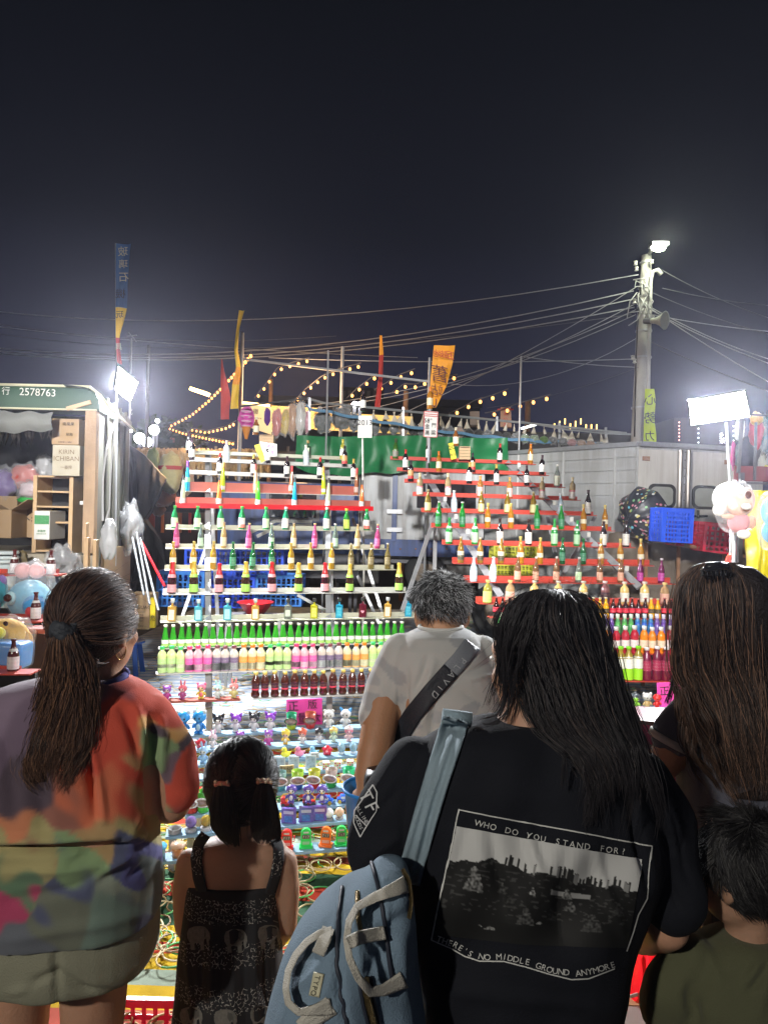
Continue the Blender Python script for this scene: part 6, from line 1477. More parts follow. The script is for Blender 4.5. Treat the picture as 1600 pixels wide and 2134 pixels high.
TOYS={'blue_fig':(lambda:figure((.02,.22,.62),(.03,.30,.70),'round',(.6,.7,.75),.15,(.35,.6,.8),face=(.05,.32,.7)),'blue standing toy bird figure with pale belly','toy figure'),'dark_cat':(lambda:figure((.7,.7,.7),BLK,'point',BLK,.115),'small toy figure in black pointed hood','toy figure'),'purple_cat':(lambda:figure((.7,.68,.72),PUR,'point',PUR,.115),'small toy figure in purple pointed hood','toy figure'),'gog_g':(lambda:cup((.05,.45,.25),(.5,.7,.04),(.04,.12,.05),1.0),'green cup toy wearing dark goggles','toy cup'),'gog_r':(lambda:cup((.7,.18,.12),(.6,.03,.03),(.3,.04,.04),1.0),'red cup toy wearing dark goggles','toy cup'),'white_bear':(lambda:figure((.75,.75,.73),(.75,.75,.73),'round',(.75,.75,.73),.12),'plain white bear toy figure','toy figure'),'white_blue':(lambda:figure((.72,.74,.75),(.75,.75,.75),'point',(.08,.35,.7),.12),'white cat toy figure with blue ears','toy figure'),'fig_y':(lambda:figure((.75,.5,.08),(.8,.6,.08),'hair',(.8,.6,.08),.11,(.75,.7,.6),face=(.8,.5,.42)),'toy figure with yellow hood','toy figure'),'fig_r':(lambda:figure((.7,.65,.62),(.65,.12,.08),'hair',(.7,.15,.08),.11,face=(.8,.5,.45)),'toy figure with red cap and pink face','toy figure'),'fig_d':(lambda:figure((.6,.6,.6),BLK,'hair',BLK,.11,face=(.6,.55,.5)),'toy figure with black hat and mask','toy figure'),'fig_g':(lambda:figure((.55,.65,.5),(.6,.65,.2),'hair',(.7,.5,.15),.11,face=(.55,.7,.5)),'toy figure with green face and tan hair','toy figure'),'fig_p':(lambda:figure((.75,.5,.5),(.72,.2,.3),'hair',(.72,.6,.6),.115,face=(.8,.45,.48)),'pink toy figure with pale hat','toy figure'),'bunny_b':(lambda:figure((.3,.5,.75),(.35,.55,.8),'long',(.35,.55,.8),.12,face=(.7,.72,.72)),'pale blue rabbit toy figure','toy figure'),'bunny_w':(lambda:figure((.75,.7,.7),(.78,.6,.65),'long',(.75,.4,.5),.11),'white and pink rabbit toy figure','toy figure'),'bow':(lambda:blob((.55,.03,.05)),'dark red bow shaped toy','toy'),'duck_y':(lambda:duck((.78,.72,.05),1.0),'yellow toy duck','toy duck'),'duck_p':(lambda:duck((.8,.25,.38),1.0),'pink toy duck','toy duck'),'duck_b':(lambda:duck((.25,.55,.75),.95),'pale blue toy duck behind a tiny price card','toy duck'),'blob_r':(lambda:blob((.65,.02,.04)),'shiny red bobble toy','toy'),'egg':(lambda:egg((.35,.58,.75)),'clear pale blue egg toy','toy egg'),'card':(card,'upright rounded sticker card','card'),'cube':(cube_toy,'white puzzle cube with red squares','puzzle cube'),'cup_gb':(lambda:cup((.5,.8,.08),(.02,.12,.6)),'lime and blue cup toy with goggles','toy cup'),'cup_yr':(lambda:cup((.7,.75,.1),(.65,.03,.04)),'yellow and red cup toy with goggles','toy cup'),'cup_rg':(lambda:cup((.7,.55,.5),(.03,.45,.1)),'clear and green cup toy with goggles','toy cup'),'cup_gw':(lambda:cup((.05,.65,.25),(.6,.62,.6)),'green and clear cup toy with goggles','toy cup'),'cup_t':(lambda:cup((.3,.5,.45),(.1,.45,.55)),'teal cup toy with goggles','toy cup'),'truck':(lambda:toycar((.6,.02,.02),True),'red toy fire engine with yellow ladder','toy car'),'car':(lambda:toycar((.02,.12,.6)),'blue toy police car','toy car'),'peng':(lambda:figure((.12,.08,.35),(.12,.08,.35),'none',BLK,.115,(.75,.75,.78),face=(.75,.75,.78),muz=(.8,.5,.05)),'dark purple penguin toy figure','toy figure'),'pbox':(lambda:boxed((.12,.08,.35)),'purple printed boxed toy','toy box'),'ball_w':(lambda:ball((.75,.75,.75)),'white ball toy on dark base','toy ball'),'ball_o':(lambda:ball((.7,.45,.3)),'brownish ball toy on dark base','toy ball'),'slot_r':(lambda:reel((.75,.03,.03)),'red toy slot machine','toy slot machine'),'slot_g':(lambda:reel((.03,.65,.12)),'green toy slot machine','toy slot machine'),'slot_o':(lambda:reel((.85,.18,.02)),'orange toy slot machine','toy slot machine'),'ringcup':(ringcup,'empty grey ring shaped toy cup','toy cup'),'globe_p':(lambda:globe((.35,.25,.7)),'clear globe toy with purple figurine','toy globe'),'globe_y':(lambda:globe((.7,.5,.1)),'clear globe toy with yellow figurine','toy globe'),'cup_lr':(lambda:cup((.7,.1,.06),(.7,.06,.05)),'red clear toy cup','toy cup'),'cup_lg':(lambda:cup((.12,.55,.08),(.1,.7,.1)),'green clear toy cup','toy cup'),'mug_b':(lambda:mug((.35,.6,.75),(.1,.45,.7)),'pale blue toy mug with blue lid','toy mug'),'mug_o':(lambda:mug((.6,.25,.1),(.75,.5,.35)),'orange brown toy mug with pale lid','toy mug'),'fig_v':(lambda:figure((.5,.06,.3),(.3,.1,.45),'round',(.3,.1,.45),.115,face=(.75,.55,.6)),'toy figure in violet hood','toy figure'),'fig_rb':(lambda:figure((.4,.08,.25),(.6,.12,.15),'long',(.6,.12,.15),.12,face=(.78,.5,.5)),'toy figure in red rabbit hood','toy figure'),'fig_pk':(lambda:figure((.7,.5,.08),(.75,.2,.3),'round',(.75,.15,.3),.13,face=(.75,.55,.3),belly=(.7,.15,.2)),'pink bear toy holding something golden','toy figure'),'fig_t':(lambda:figure((.6,.68,.65),(.4,.7,.65),'long',(.4,.7,.65),.115,face=(.75,.62,.6)),'toy figure in pale turquoise hood','toy figure'),'fig_c':(lambda:figure((.55,.5,.2),(.7,.22,.2),'long',(.7,.2,.2),.125,face=(.78,.55,.5)),'toy figure in coral rabbit hood','toy figure'),'hero_o':(lambda:ball((.75,.25,.08)),'orange round headed toy bust','toy figure'),'hero_g':(lambda:figure((.25,.6,.05),(.05,.06,.06),'hair',(.05,.06,.07),.115,face=(.25,.6,.05)),'green faced toy figure with dark hair','toy figure'),'hero_w':(lambda:figure((.5,.35,.15),(.4,.4,.38),'round',(.6,.6,.58),.12,face=(.4,.4,.38)),'grey round headed toy figure','toy figure'),'hero_r':(lambda:figure((.6,.02,.02),(.65,.02,.02),'none',BLK,.11,face=(.62,.03,.03)),'plain red toy figure','toy figure'),}
TP={}
def toy(kind,loc,label,group,scale=1.0,rz=0.0):
 f,w,cat=TOYS[kind]
 if kind not in TP:o=TP[kind]=f()
 else:o=dup(TP[kind])
 o.location=loc;o.scale=(scale,)*3;o.rotation_euler=(0,0,rz)
 return tag(o,label,cat,group)
def toy_row(rack,name,y0,y1,x0,x1,z,items,depth=.085,mt=BLUEP,sc=1.0,group='toys on the low blue rack',D=None):
 if D is None:a=Pz(x0,y0,z);b=Pz(x1,y1,z)
 else:a=P(x0,y0,D);b=P(x1,y1,D+.12);
 ux=(b-a);ux.normalize();nb=Vector((-ux.y,ux.x,0)).normalized();up=Vector((0,0,1));th=.014
 mb=MB();mb.hexa([a-up*th,b-up*th,b+nb*depth-up*th,a+nb*depth-up*th,a,b,b+nb*depth,a+nb*depth]);mb.build('shelf',mt,rack)
 if rack is TR:
  for t in(.03,.5,.97):
   q=a.lerp(b,t)+nb*depth*.5;mb=MB();mb.bar(Vector((q.x,q.y,.012)),q-up*th,.03);mb.build('support',STEEL,rack)
 cnt={};tot={}
 for k,x in items:tot[k]=tot.get(k,0)+1
 for k,x in sorted(items,key=lambda q:q[1]):
  lo,hi=-.5,1.5
  for _ in range(24):
   mid=(lo+hi)/2
   if proj(a.lerp(b,mid))[0]<x:lo=mid
   else:hi=mid
  p=a.lerp(b,lo)+nb*depth*.45;p.z+=.001
  i=cnt.get(k,0);cnt[k]=i+1
  w=TOYS[k][1]
  lab='%s on the %s'%(w,name)if tot[k]==1 else '%s, %s such on the %s'%(w,'first' if i==0 else ORD[i]if i<tot[k]-1 else 'last',name)
  toy(k,p,lab,group,sc,random.uniform(-.2,.2))
 return a,b,nb
z8=lambda ks,xs:[(k,zt8(x))for k,x in zip(ks.split(),xs)]
toy_row(TR,'top blue board',1535,1515,378,800,.33,z8('blue_fig blue_fig dark_cat purple_cat dark_cat purple_cat gog_g gog_r white_bear white_blue',(200,315,448,573,700,813,960,1093,1222,1340)),sc=1.15)
toy_row(TR,'second blue board',1566,1546,384,800,.305,z8('bow bunny_w fig_v fig_v fig_y fig_r fig_d fig_g fig_p',(325,410,600,800,920,1037,1155,1255,1362)),sc=.93)
toy_row(TR,'third blue board',1597,1572,392,800,.28,z8('bunny_b duck_p blob_r duck_y duck_p duck_b blob_r egg egg',(345,560,700,922,1018,1118,1213,1312,1395)),sc=.95)
toy_row(TR,'fourth blue board',1626,1600,395,800,.258,z8('card card card card cube cube cube',(500,880,977,1097,1203,1288,1373)),sc=.98)
toy_row(TR,'fifth blue board',1664,1640,402,800,.228,z8('cup_gb cup_t cup_gb cup_yr cup_rg cup_gw',(500,880,1003,1120,1240,1360)),sc=1.1)
toy_row(TR,'sixth blue board',1702,1673,385,800,.208,z8('cup_lr cup_lg truck truck car car',(262,345,930,1085,1210,1325)),sc=1.15)
toy_row(TR,'seventh blue board',1745,1706,345,800,.19,z8('ringcup globe_p globe_y pbox pbox pbox ball_w ball_o',(145,258,365,945,1065,1160,1228,1300)),sc=1.0)
PEN=[Pz(945,1720,.19)]*0+[Pz(zt8(q_),1712,.19)+Vector((0,.045,0))for q_ in(945,1065,1160)]
a,b,nb=toy_row(TR,'lowest blue board',1798,1763,318,800,.155,z8('mug_b mug_o slot_r slot_g slot_o slot_g',(35,160,927,1062,1203,1310)),sc=1.12)
for i,x in enumerate((945,1065,1160)):
 p=PEN[i]
 toy('peng',Vector((p.x,PEN[i].y,.19+.075)),'dark purple penguin toy figure, %s of three on the boxed toys'%('left','middle','right')[i],'toys on the low blue rack',.95)
board('paper_sign','brown card with black brush lettering beside the sticker cards',[(583,1597),(612,1595),(612,1612),(583,1614)],3.95,mat('tan_card',(.5,.36,.18),.7),(('貼紙',597,1604,13),))
board('paper_sign','tiny white price card before the pale blue toy duck',[(646,1570),(664,1569),(665,1580),(646,1580)],4.12,WHITE,(('情侶',655,1575,6),))
pkm=mat('hot_pink_card',(.78,.06,.38),.7,var=.04)
board('paper_sign','hot pink handwritten sign hanging above the toy shelves',[(597,1459),(671,1456),(671,1510),(595,1512)],4.72,pkm,(('正',611,1472,19),('版',651,1468,19),('量',632,1497,22),('飲',658,1496,18)))
board('paper_sign','hot pink handwritten sign under the drinks on the right',[(1369,1424),(1440,1420),(1440,1472),(1372,1474)],5.0,pkm,(('正',1384,1440,17),('版',1412,1440,17)))
toy_row(RL,'red brown board',1462,1457,345,500,.5,[(k,300+x/2.667)for k,x in(('fig_v',125),('fig_rb',213),('fig_pk',318),('fig_t',410),('fig_c',500))],mt=REDW,D=4.82,group='toys on the red brown board',sc=1.0)
HB=thing('toy_ledge','pale blue ledge with little round headed toys under the right rack','ledge',(P(1340,1500,4.9).x,4.95,.02))
toy_row(HB,'pale blue ledge',1484,1478,1240,1440,.36,[('hero_o',1304),('hero_g',1329),('hero_w',1354),('hero_r',1375)],D=4.85,group='toys under the right rack',sc=1.1)
for px in(1260,1420):
 q=P(px,1482,4.9);mb=MB();mb.bar(Vector((q.x,q.y,.03)),Vector((q.x,q.y,q.z-.02)),.03);mb.build('support',STEEL,HB)
board('paper_sign','small yellow card with black marks before the right ledge toys',[(1288,1470),(1311,1472),(1310,1484),(1287,1484)],4.7,MATS['yellow_card'],(('200',1299,1478,7),))
# ------------------------------------------------------------------ prize table on the left with plush toys
tb=thing('prize_table','stepped red boards on the left carrying stubby beer bottles and plush toys','table',(P(20,0,3.9).x,4.0,0))
def lplank(x0,x1,y,D,dep,mt,h=9):
 a=P(x0,y,D);b=P(x1,y,D);mb=MB();th=h*D/F
 mb.hexa([a,b,b+Vector((0,dep,0)),a+Vector((0,dep,0)),a+Vector((0,0,th)),b+Vector((0,0,th)),b+Vector((0,dep,0))+Vector((0,0,th)),a+Vector((0,dep,0))+Vector((0,0,th))]);mb.build('board',mt,tb)
 for q in(a.lerp(b,.05),a.lerp(b,.95)):
  mb=MB();mb.bar(Vector((q.x,q.y+dep*.7,0)),q+Vector((0,dep*.7,0)),.03);mb.build('leg',DSTEEL,tb)
 return a.z+th
za=lplank(-120,122,1201,4.6,.12,REDP,3);zb=lplank(-120,86,1298,4.15,.12,REDP,3);zc=lplank(-120,100,1321,4.0,.14,REDW,10);zd_=lplank(-120,62,1408,3.55,.12,REDP,3)
lplank(-120,64,1400,3.5,.3,WOOD,2)if False else None
for x,y,D,z,l in((20,1195,4.62,za,'stubby brown beer bottle on the upper red board at the left edge'),(97,1200,4.62,za,'stubby brown beer bottle on the upper red board beside pink plush ears'),(64,1295,4.17,zb,'stubby brown beer bottle in front of the big blue plush'),(14,1405,3.57,zd_,'stubby brown beer bottle lowest at the left edge before the blue block')):
 p=P(x,y,D);get_bottle('stubby',Vector((p.x,D+.06,z+.001)),l,'stubby brown beer bottles on the left table',.92)
def backboard(x0,x1,y0,y1,D,mt,nm='riser'):
 a=P(x0,y1,D);b=P(x1,y0,D);boxw(nm,a.x,b.x,D,D+.015,a.z,b.z,mt,tb)
backboard(60,122,1186,1199,4.74,REDP);backboard(-100,14,1186,1199,4.74,REDP);backboard(-100,87,1281,1296,4.29,REDP);backboard(-100,42,1389,1404,3.69,REDP);backboard(-100,108,1322,1400,4.16,mat('mauve_board',(.22,.17,.17),.7))
BLP=plushmat((.16,.48,.68));PKP=plushmat((.72,.36,.36))
def rock(name,label,D,parts,base,bag=None):
 """plush toy from ellipsoid parts: (part name, px, py, rx, ry, dy, material)"""
 t=thing(name,label,'plush toy',P(*base,D))
 for nm,x,y,rx,ry,dy,mt in parts:
  c=P(x,y,D);c.y+=dy;s=D/F;mb=MB();mb.ell(c,(rx*s,min(rx,ry)*s*.85,ry*s),20,13);mb.build(nm,mt,t,smooth=True)
 if bag:
  x,y,rx,ry=bag;c=P(x,y,D);s=D/F;mb=MB();mb.ell((0,0,0),1,28,18)
  mb.v=[tuple(c+Vector((v[0]*rx*s,v[1]*.8*rx*s,v[2]*ry*s))*(1+.14*noise.noise(Vector(v)*3.1)+.08*noise.noise(Vector(v)*9)))for v in mb.v]
  mb.build('plastic_bag',CLEARBAG,t,smooth=True)
 return t
WP=plushmat((.72,.72,.70));DKE=mat('glossy_brown_eye',(.06,.02,.015),.1,coat=1);
rock('plush_toy','big light blue plush animal with pink ears wrapped in clear plastic',4.4,[('head',62,1250,45,42,.0,BLP),('muzzle',82,1258,24,22,-.07,plushmat((.06,.30,.62))),('ear',48,1190,17,17,.0,PKP),('ear',76,1190,16,16,.0,PKP),('eye_patch',40,1243,11,14,-.10,plushmat((.45,.68,.72))),('eye',39,1241,8,8,-.13,DKE),('mouth',82,1270,9,11,-.12,plushmat((.5,.04,.05))),('body',72,1298,34,24,.02,BLP),('paw',95,1290,9,13,-.04,BLP)],(62,1320),(66,1240,52,72))
rock('plush_toy','teal and violet plush at the very left edge',4.5,[('head',-8,1235,24,34,0,plushmat((.05,.30,.36))),('arm',6,1262,9,15,-.08,plushmat((.12,.14,.45))),('tuft',4,1212,10,14,0,plushmat((.25,.15,.4)))],(0,1285))
rock('plush_toy','yellow plush duck with long pale beak beside the blue block',3.9,[('head',12,1325,48,36,0,plushmat((.78,.42,.02))),('beak',0,1313,32,17,-.10,plushmat((.72,.62,.08))),('wing',55,1335,13,20,0,plushmat((.72,.36,.02))),('eye',32,1294,5,5,-.10,DKE)],(20,1360),(18,1325,54,42))
t=thing('foam_block','bright blue quilted block wrapped in film at the left edge','cushion',P(10,1395,3.75))
mb=MB();c=P(4,1362,3.78);mb.box(c,(.27,.14,.135),Matrix.Rotation(.05,3,'Y'),.02);mb.build('cushion',mat('bright_blue_cloth',(.01,.25,.68),.4,bump=.4,bscale=20),t,smooth=True)
mb=MB();mb.box(c,(.29,.16,.15),Matrix.Rotation(.05,3,'Y'),.03);mb.build('plastic_wrap',CLEARBAG,t,smooth=True)
bk=thing('plastic_bucket','white plastic bucket with thick rim under the truck deck','bucket',P(10,1235,5.3));c=P(8,1235,5.3);s=5.3/F
mb=MB();mb.lathe([(18*s,-30*s),(24*s,60*s)],c,24);mb.build('body',mat('white_bucket',(.5,.56,.56),.4),bk,smooth=True)
for k,y in enumerate((62,70,80)):mb=MB();mb.lathe([(26*s,y*s),(28*s,(y+3)*s),(26*s,(y+7)*s)],c,24);mb.build('rim',MATS['white_bucket'],bk,smooth=True)
bundle(45,1165,12,18,5.4,'olive brown round bag beside the white bucket',mat('olive_bag',(.12,.09,.04),.6),91,False,'bag','round_bag')
bundle(130,1172,32,30,5.3,'crumpled clear plastic wrap under the truck deck',mat('crumpled_film_dark',(.08,.08,.08),.12,spec=1,bump=1,bscale=14,coat=1),92,True,'wrap','plastic_wrap')
boxw2=lambda nm,lab,x0,x1,y0,y1,D,dep,mt,cat:tag((lambda a,b:MB().box(((a.x+b.x)/2,D+dep/2,(a.z+b.z)/2),(b.x-a.x,dep,b.z-a.z),bevel=.004).build(nm,mt,loc=(a.x,D,a.z)))(P(x0,y1,D),P(x1,y0,D)),lab,cat)
boxw2('wooden_bench','grey wooden bench plank behind the woman under the truck deck',95,215,1203,1232,5.0,.3,mat('grey_plank',(.18,.15,.11),.7,var=.3),'bench')
for i,(x0,x1,y0,y1)in enumerate(((173,184,1120,1188),(192,201,1125,1188),(176,180,1090,1130))):
 boxw2('timber_stake','worn timber stake standing under the truck corner post, %s of three'%('first','second','third')[i],x0,x1,y0,y1,5.35,.05,WOOD,'stake')
# ------------------------------------------------------------------ stall on the right
PKB=plushmat((.75,.26,.30));SKN=plushmat((.72,.42,.30))
rock('plush_toy','pink dressed plush doll with white hood hanging in a clear bag on the right',4.0,[('hood',1528,1038,36,34,.04,WP),('head',1535,1052,26,24,-.03,SKN),('snout',1534,1056,10,7,-.11,WP),('eye',1543,1032,6,8,-.085,mat('brown_felt',(.12,.05,.04),.9)),('ear',1498,1062,13,14,0,WP),('body',1537,1088,22,22,-.01,PKB),('arm',1512,1076,14,6,-.03,SKN),('arm',1562,1088,9,14,-.02,SKN),('foot',1542,1113,14,10,-.04,WP),('hair',1560,1042,16,26,.02,plushmat((.75,.45,.40)))],(1537,1122),(1534,1058,44,54))
mb=MB();q=P(1530,1110,4.06);mb.tube([Vector((q.x,q.y,0)),q,P(1530,1000,4.06)],.012,8);tag(mb.build('display_pole',STEEL,loc=(q.x,q.y,0)),'chrome pole carrying the bagged pink plush doll','pole')
rock('plush_toy','sky blue plush in a bag hanging at the right edge',4.0,[('head',1606,1065,20,30,0,plushmat((.10,.42,.62))),('body',1606,1108,18,24,0,plushmat((.08,.36,.58)))],(1600,1135),(1602,1085,26,62))
YT=mat('yellow_sheeting',(.68,.60,.02),.35,var=.15,bump=.4,bscale=14,coat=.3)
mb=MB()
def yt(u,v):
 px=1546+120*u+(14 if v>.5 else 14*math.sin(v*3.1));py=1022+260*v
 p=P(px,py,4.9);p.y+=.05*math.sin(u*20+v*4)+.04*noise.noise(Vector((u*6,v*6,0)));return p
mb.grid(yt,40,50)
tag(mb.build('yellow_tarpaulin',YT,loc=P(1600,1280,4.9),smooth=True),'glossy bright yellow tarpaulin hanging at the right edge','tarpaulin')
t=thing('stall_shelf','wooden ledge at the right edge below the yellow tarpaulin','shelf',P(1590,1290,4.6));px_box('board',1570,1282,1680,1292,4.5,4.8,WOOD,t);px_box('yellow_board',1578,1238,1680,1270,4.75,4.78,mat('orange_yellow_board',(.62,.36,.02),.4),t);q=P(1600,1300,4.6);mb=MB();mb.bar(Vector((q.x,4.6,0)),Vector((q.x,4.6,P(1600,1292,4.6).z)),.05);mb.build('leg',DSTEEL,t)
t=thing('hanging_rails','dark upright frame of the right hand stall with maroon cloth strip','frame',(P(1545,0,5.0).x,5.0,0))
mb=MB();mb.bar(P(1538,985,5.0),P(1546,870,5.0),.02);mb.bar(P(1572,1000,5.0),P(1575,880,5.0),.015);mb.bar(P(1540,862,5.0),P(1680,872,5.0),.012);mb.bar(P(1546,1006,5.0),P(1680,1010,5.0),.014);mb.build('frame_bar',DSTEEL,t)
q=P(1545,985,5.0);mb=MB();mb.bar(Vector((q.x,5.0,0)),q,.03);mb.build('upright',DSTEEL,t)
px_box('cloth_strip',1530,974,1680,1002,5.02,5.04,mat('maroon_cloth',(.16,.04,.05),.8),t)
bundle(1558,950,24,42,5.25,'large dark plush bag hanging in the right stall',plushmat((.03,.03,.05)),101,False,'plush toy','hanging_plush')
bundle(1541,895,10,24,5.2,'white plush hanging beside the dark one in the right stall',plushmat((.6,.6,.6)),102,True,'plush toy','hanging_plush')
bundle(1576,900,15,34,5.2,'maroon and tan long plush hanging in the right stall',plushmat((.35,.04,.06)),103,False,'plush toy','hanging_plush')
bundle(1576,872,13,14,5.15,'tan top end of a plush hanging in the right stall',plushmat((.55,.3,.12)),104,False,'plush toy','hanging_plush')
bundle(1598,905,12,40,5.2,'dark teal plush at the right edge of the stall',plushmat((.03,.08,.1)),105,True,'plush toy','hanging_plush')
bundle(1588,955,16,30,5.3,'pale grey plush in plastic in the right stall',plushmat((.5,.5,.45)),106,True,'plush toy','hanging_plush')
bundle(1596,985,10,14,5.22,'yellow and white small plush in the right stall',plushmat((.65,.55,.05)),107,False,'plush toy','hanging_plush')
bundle(1528,950,6,30,5.3,'magenta thin plush in the right stall',plushmat((.5,.04,.2)),108,False,'plush toy','hanging_plush')
mb=MB();mb.ell(P(1521,1180,4.6),(.035,.03,.085),12,9);tag(mb.build('red_glove',mat('red_glove',(.65,.05,.02),.4),loc=P(1521,1205,4.6),smooth=True),'bright red rubber glove hanging behind the long haired woman','glove')
# ------------------------------------------------------------------ things near the customers' feet
bk=crate(Vector((P(330,0,2.26).x,2.26,0.012)),(.30,.20,.08),mat('red_basket_plastic',(.60,.01,.04),.35),'shallow red plastic basket on the ground between the woman and the girl',nx=8,nz=2,name='plastic_basket')
mb=MB()
for k in range(22):
 c=Vector((bk.location.x+random.uniform(-.09,.09),2.26+random.uniform(-.07,.07),.03+.02*random.random()));
 vs,fs,ms=ring_geo(.055,k);M3=rz_rot(random.random()*6,random.uniform(0,.5),random.random()*6);mb.add([M3@Vector(v)+c for v in vs],fs)
tag(mb.build('rings_in_basket',MATS['bamboo_tan'],smooth=True),'tossing rings heaped in the red basket on the ground','tossing rings',kind='stuff')
RB=mat('glossy_red_bag',(.68,.01,.02),.3,var=.1,bump=.5,bscale=14,coat=.4)
nt=RB.node_tree;tl_=nt.nodes.new('ShaderNodeBsdfTranslucent');tl_.inputs[0].default_value=(.95,.02,.03,1);ms_=nt.nodes.new('ShaderNodeMixShader');ms_.inputs[0].default_value=.65
nt.links.new(nt.nodes['Principled BSDF'].outputs[0],ms_.inputs[1]);nt.links.new(tl_.outputs[0],ms_.inputs[2]);nt.links.new(ms_.outputs[0],nt.nodes['Material Output'].inputs[0])
t=thing('red_bag','glossy red plastic bag standing between the black shirted woman and the boy','bag',P(1330,2110,1.9))
mb=MB();D=1.9
def rbg(u,v):
 px=1285+95*u+10*math.sin(v*5);py=1950+170*v;p=P(px,py,D);p.y+=.03*math.sin(u*14+v*3)-.05*math.sin(u*3.14);return p
mb.grid(rbg,24,24);mb.build('bag_body',RB,t,smooth=True)
mb=MB();mb.bar(P(1312,2078,1.84),P(1338,2070,1.84),.008,.003);mb.build('white_print',WHITE,t)
t=carton(1290,2142,1372,2240,1.75,'pale grey carton edge on the ground beside the red bag',mat('grey_carton',(.4,.38,.34),.7),dep=.2)
MRB=mat('maroon_plastic',(.30,.012,.05),.35,var=.1)
t=thing('ring_tray','maroon plastic tray held before the long haired woman','tray',P(1360,1560,1.95))
mb=MB();D=1.95;mb.hexa([P(1335,1640,D-.1),P(1440,1660,D-.1),P(1440,1560,D+.25),P(1290,1545,D+.25),P(1282,1500,D-.1),P(1440,1518,D-.1),P(1440,1478,D+.25),P(1290,1470,D+.25)]);mb.build('tray_body',MRB,t)
mb=MB();mb.bar(P(1275,1498,D-.11),P(1442,1517,D-.11),.01);mb.build('tray_rim',mat('brown_rim',(.12,.06,.04),.6),t)
# ------------------------------------------------------------------ people
def skinmat(name,c):
 m=mat(name,c,.52,spec=.4,var=.20,scale=11,bump=.16,bscale=150)
 m.node_tree.nodes['Principled BSDF'].inputs['Subsurface Weight'].default_value=0.12
 m.node_tree.nodes['Principled BSDF'].inputs['Subsurface Radius'].default_value=(.02,.008,.004)
 return m
SK1=skinmat('warm_skin',(.50,.27,.17));SK2=skinmat('tanned_skin',(.42,.22,.12));SK3=skinmat('child_skin',(.40,.23,.15))
HAIRM=attr_mat('hair_strands',.48,spec=.5)
CLOTHA=attr_mat('printed_cloth',.85,bump=.18,bscale=420,spec=.2,sheen=.2)
def loft(mb,rows,D,n=32,tilt=0.0,pw=2.3):
 """closed body section by section; rows: (py, xl, xr, half depth in m[, extra distance])"""
 vs=[];fs=[]
 for r in rows:
  y,xl_,xr_,dep=r[:4];dd=r[4]if len(r)>4 else 0
  c=P((xl_+xr_)/2,y,D+dd);a=(xr_-xl_)/2*(D+dd)/F
  for k in range(n):
   an=2*math.pi*k/n;ca,sa=math.cos(an),math.sin(an)
   e=2/pw
   vs.append(c+RI*(a*math.copysign(abs(ca)**e,ca))+FW*(dep*math.copysign(abs(sa)**e,sa)))
 m_=len(rows)
 for i in range(m_-1):
  for k in range(n):
   fs.append((i*n+k,i*n+(k+1)%n,(i+1)*n+(k+1)%n,(i+1)*n+k))
 fs.append(tuple(range(n))[::-1]);fs.append(tuple((m_-1)*n+k for k in range(n)))
 return mb.add(vs,fs)
def limb(mb,pts,n=16,ends=True):
 """pts: (px, py, D, radius px)"""
 q=[P(x,y,d)for x,y,d,r in pts];rr=[r*d/F for x,y,d,r in pts]
 Q=[];RRR=[]
 for i in range(len(q)-1):
  for k in range(6):
   t=k/6;t2=t*t*(3-2*t)
   Q.append(q[i].lerp(q[i+1],t));RRR.append(rr[i]+(rr[i+1]-rr[i])*t2)
 Q.append(q[-1]);RRR.append(rr[-1])
 mb.tube(Q,RRR,n)
 if ends:mb.ell(q[0],rr[0]*.98,14,9);mb.ell(q[-1],rr[-1]*.98,14,9)
 for i in range(1,len(q)-1):mb.ell(q[i],rr[i]*.99,14,9)
def hand(mb,wrist,d,nrm,s=1.0,curl=.7,side=1):
 """palm, four unequal curled fingers and a thumb leaving the side of the palm"""
 d=Vector(d).normalized();nrm=Vector(nrm);nrm=(nrm-d*nrm.dot(d)).normalized();w=d.cross(nrm)*side
 pal=wrist+d*.045*s
 rot=Matrix((w,d,nrm)).transposed()
 mb.ell(pal,(.040*s,.050*s,.017*s),14,9,rot)
 mb.ell(wrist+d*.012*s,(.029*s,.03*s,.021*s),12,8,rot)
 for i,(o,L)in enumerate(((-.028,.068),(-.0095,.078),(.0095,.074),(.027,.058))):
  a=pal+d*.038*s+w*o*s;pts=[a-d*.02*s,a];dd=d.copy()
  for k,fr in enumerate((.42,.32,.26)):
   an=curl*(.5+.35*k);dd=(dd*math.cos(an*.9)-nrm*math.sin(an*.9)).normalized()
   pts.append(pts[-1]+dd*L*fr*s)
  mb.tube(pts,[.0085*s,.0086*s,.0082*s,.0076*s,.0066*s],10);mb.ell(pts[-1],.0066*s,10,7)
  for q in pts[1:-1]:mb.ell(q,.0083*s,8,6)
 a=wrist+d*.022*s-w*.026*s;t1=(d*.6-w*.75-nrm*.25).normalized();t2=(d*.85-w*.25-nrm*.5).normalized()
 pts=[a,a+t1*.034*s,a+t1*.034*s+t2*.028*s,a+t1*.034*s+t2*.05*s]
 mb.tube(pts,[.013*s,.0105*s,.0095*s,.007*s],10);mb.ell(pts[-1],.007*s,10,7);mb.ell(pts[1],.0105*s,8,6);mb.ell(pts[2],.0095*s,8,6)
def remesh(mb,vox=.007,sm=6):
 me=bpy.data.meshes.new('tmp');me.from_pydata(mb.v,[],mb.f);me.update()
 o=bpy.data.objects.new('tmp',me);COL.objects.link(o)
 r=o.modifiers.new('r','REMESH');r.mode='VOXEL';r.voxel_size=vox;r.use_smooth_shade=True
 s=o.modifiers.new('s','SMOOTH');s.factor=.6;s.iterations=sm
 dg=bpy.context.evaluated_depsgraph_get();out=bpy.data.meshes.new_from_object(o.evaluated_get(dg))
 bpy.data.objects.remove(o);bpy.data.meshes.remove(me)
 return out
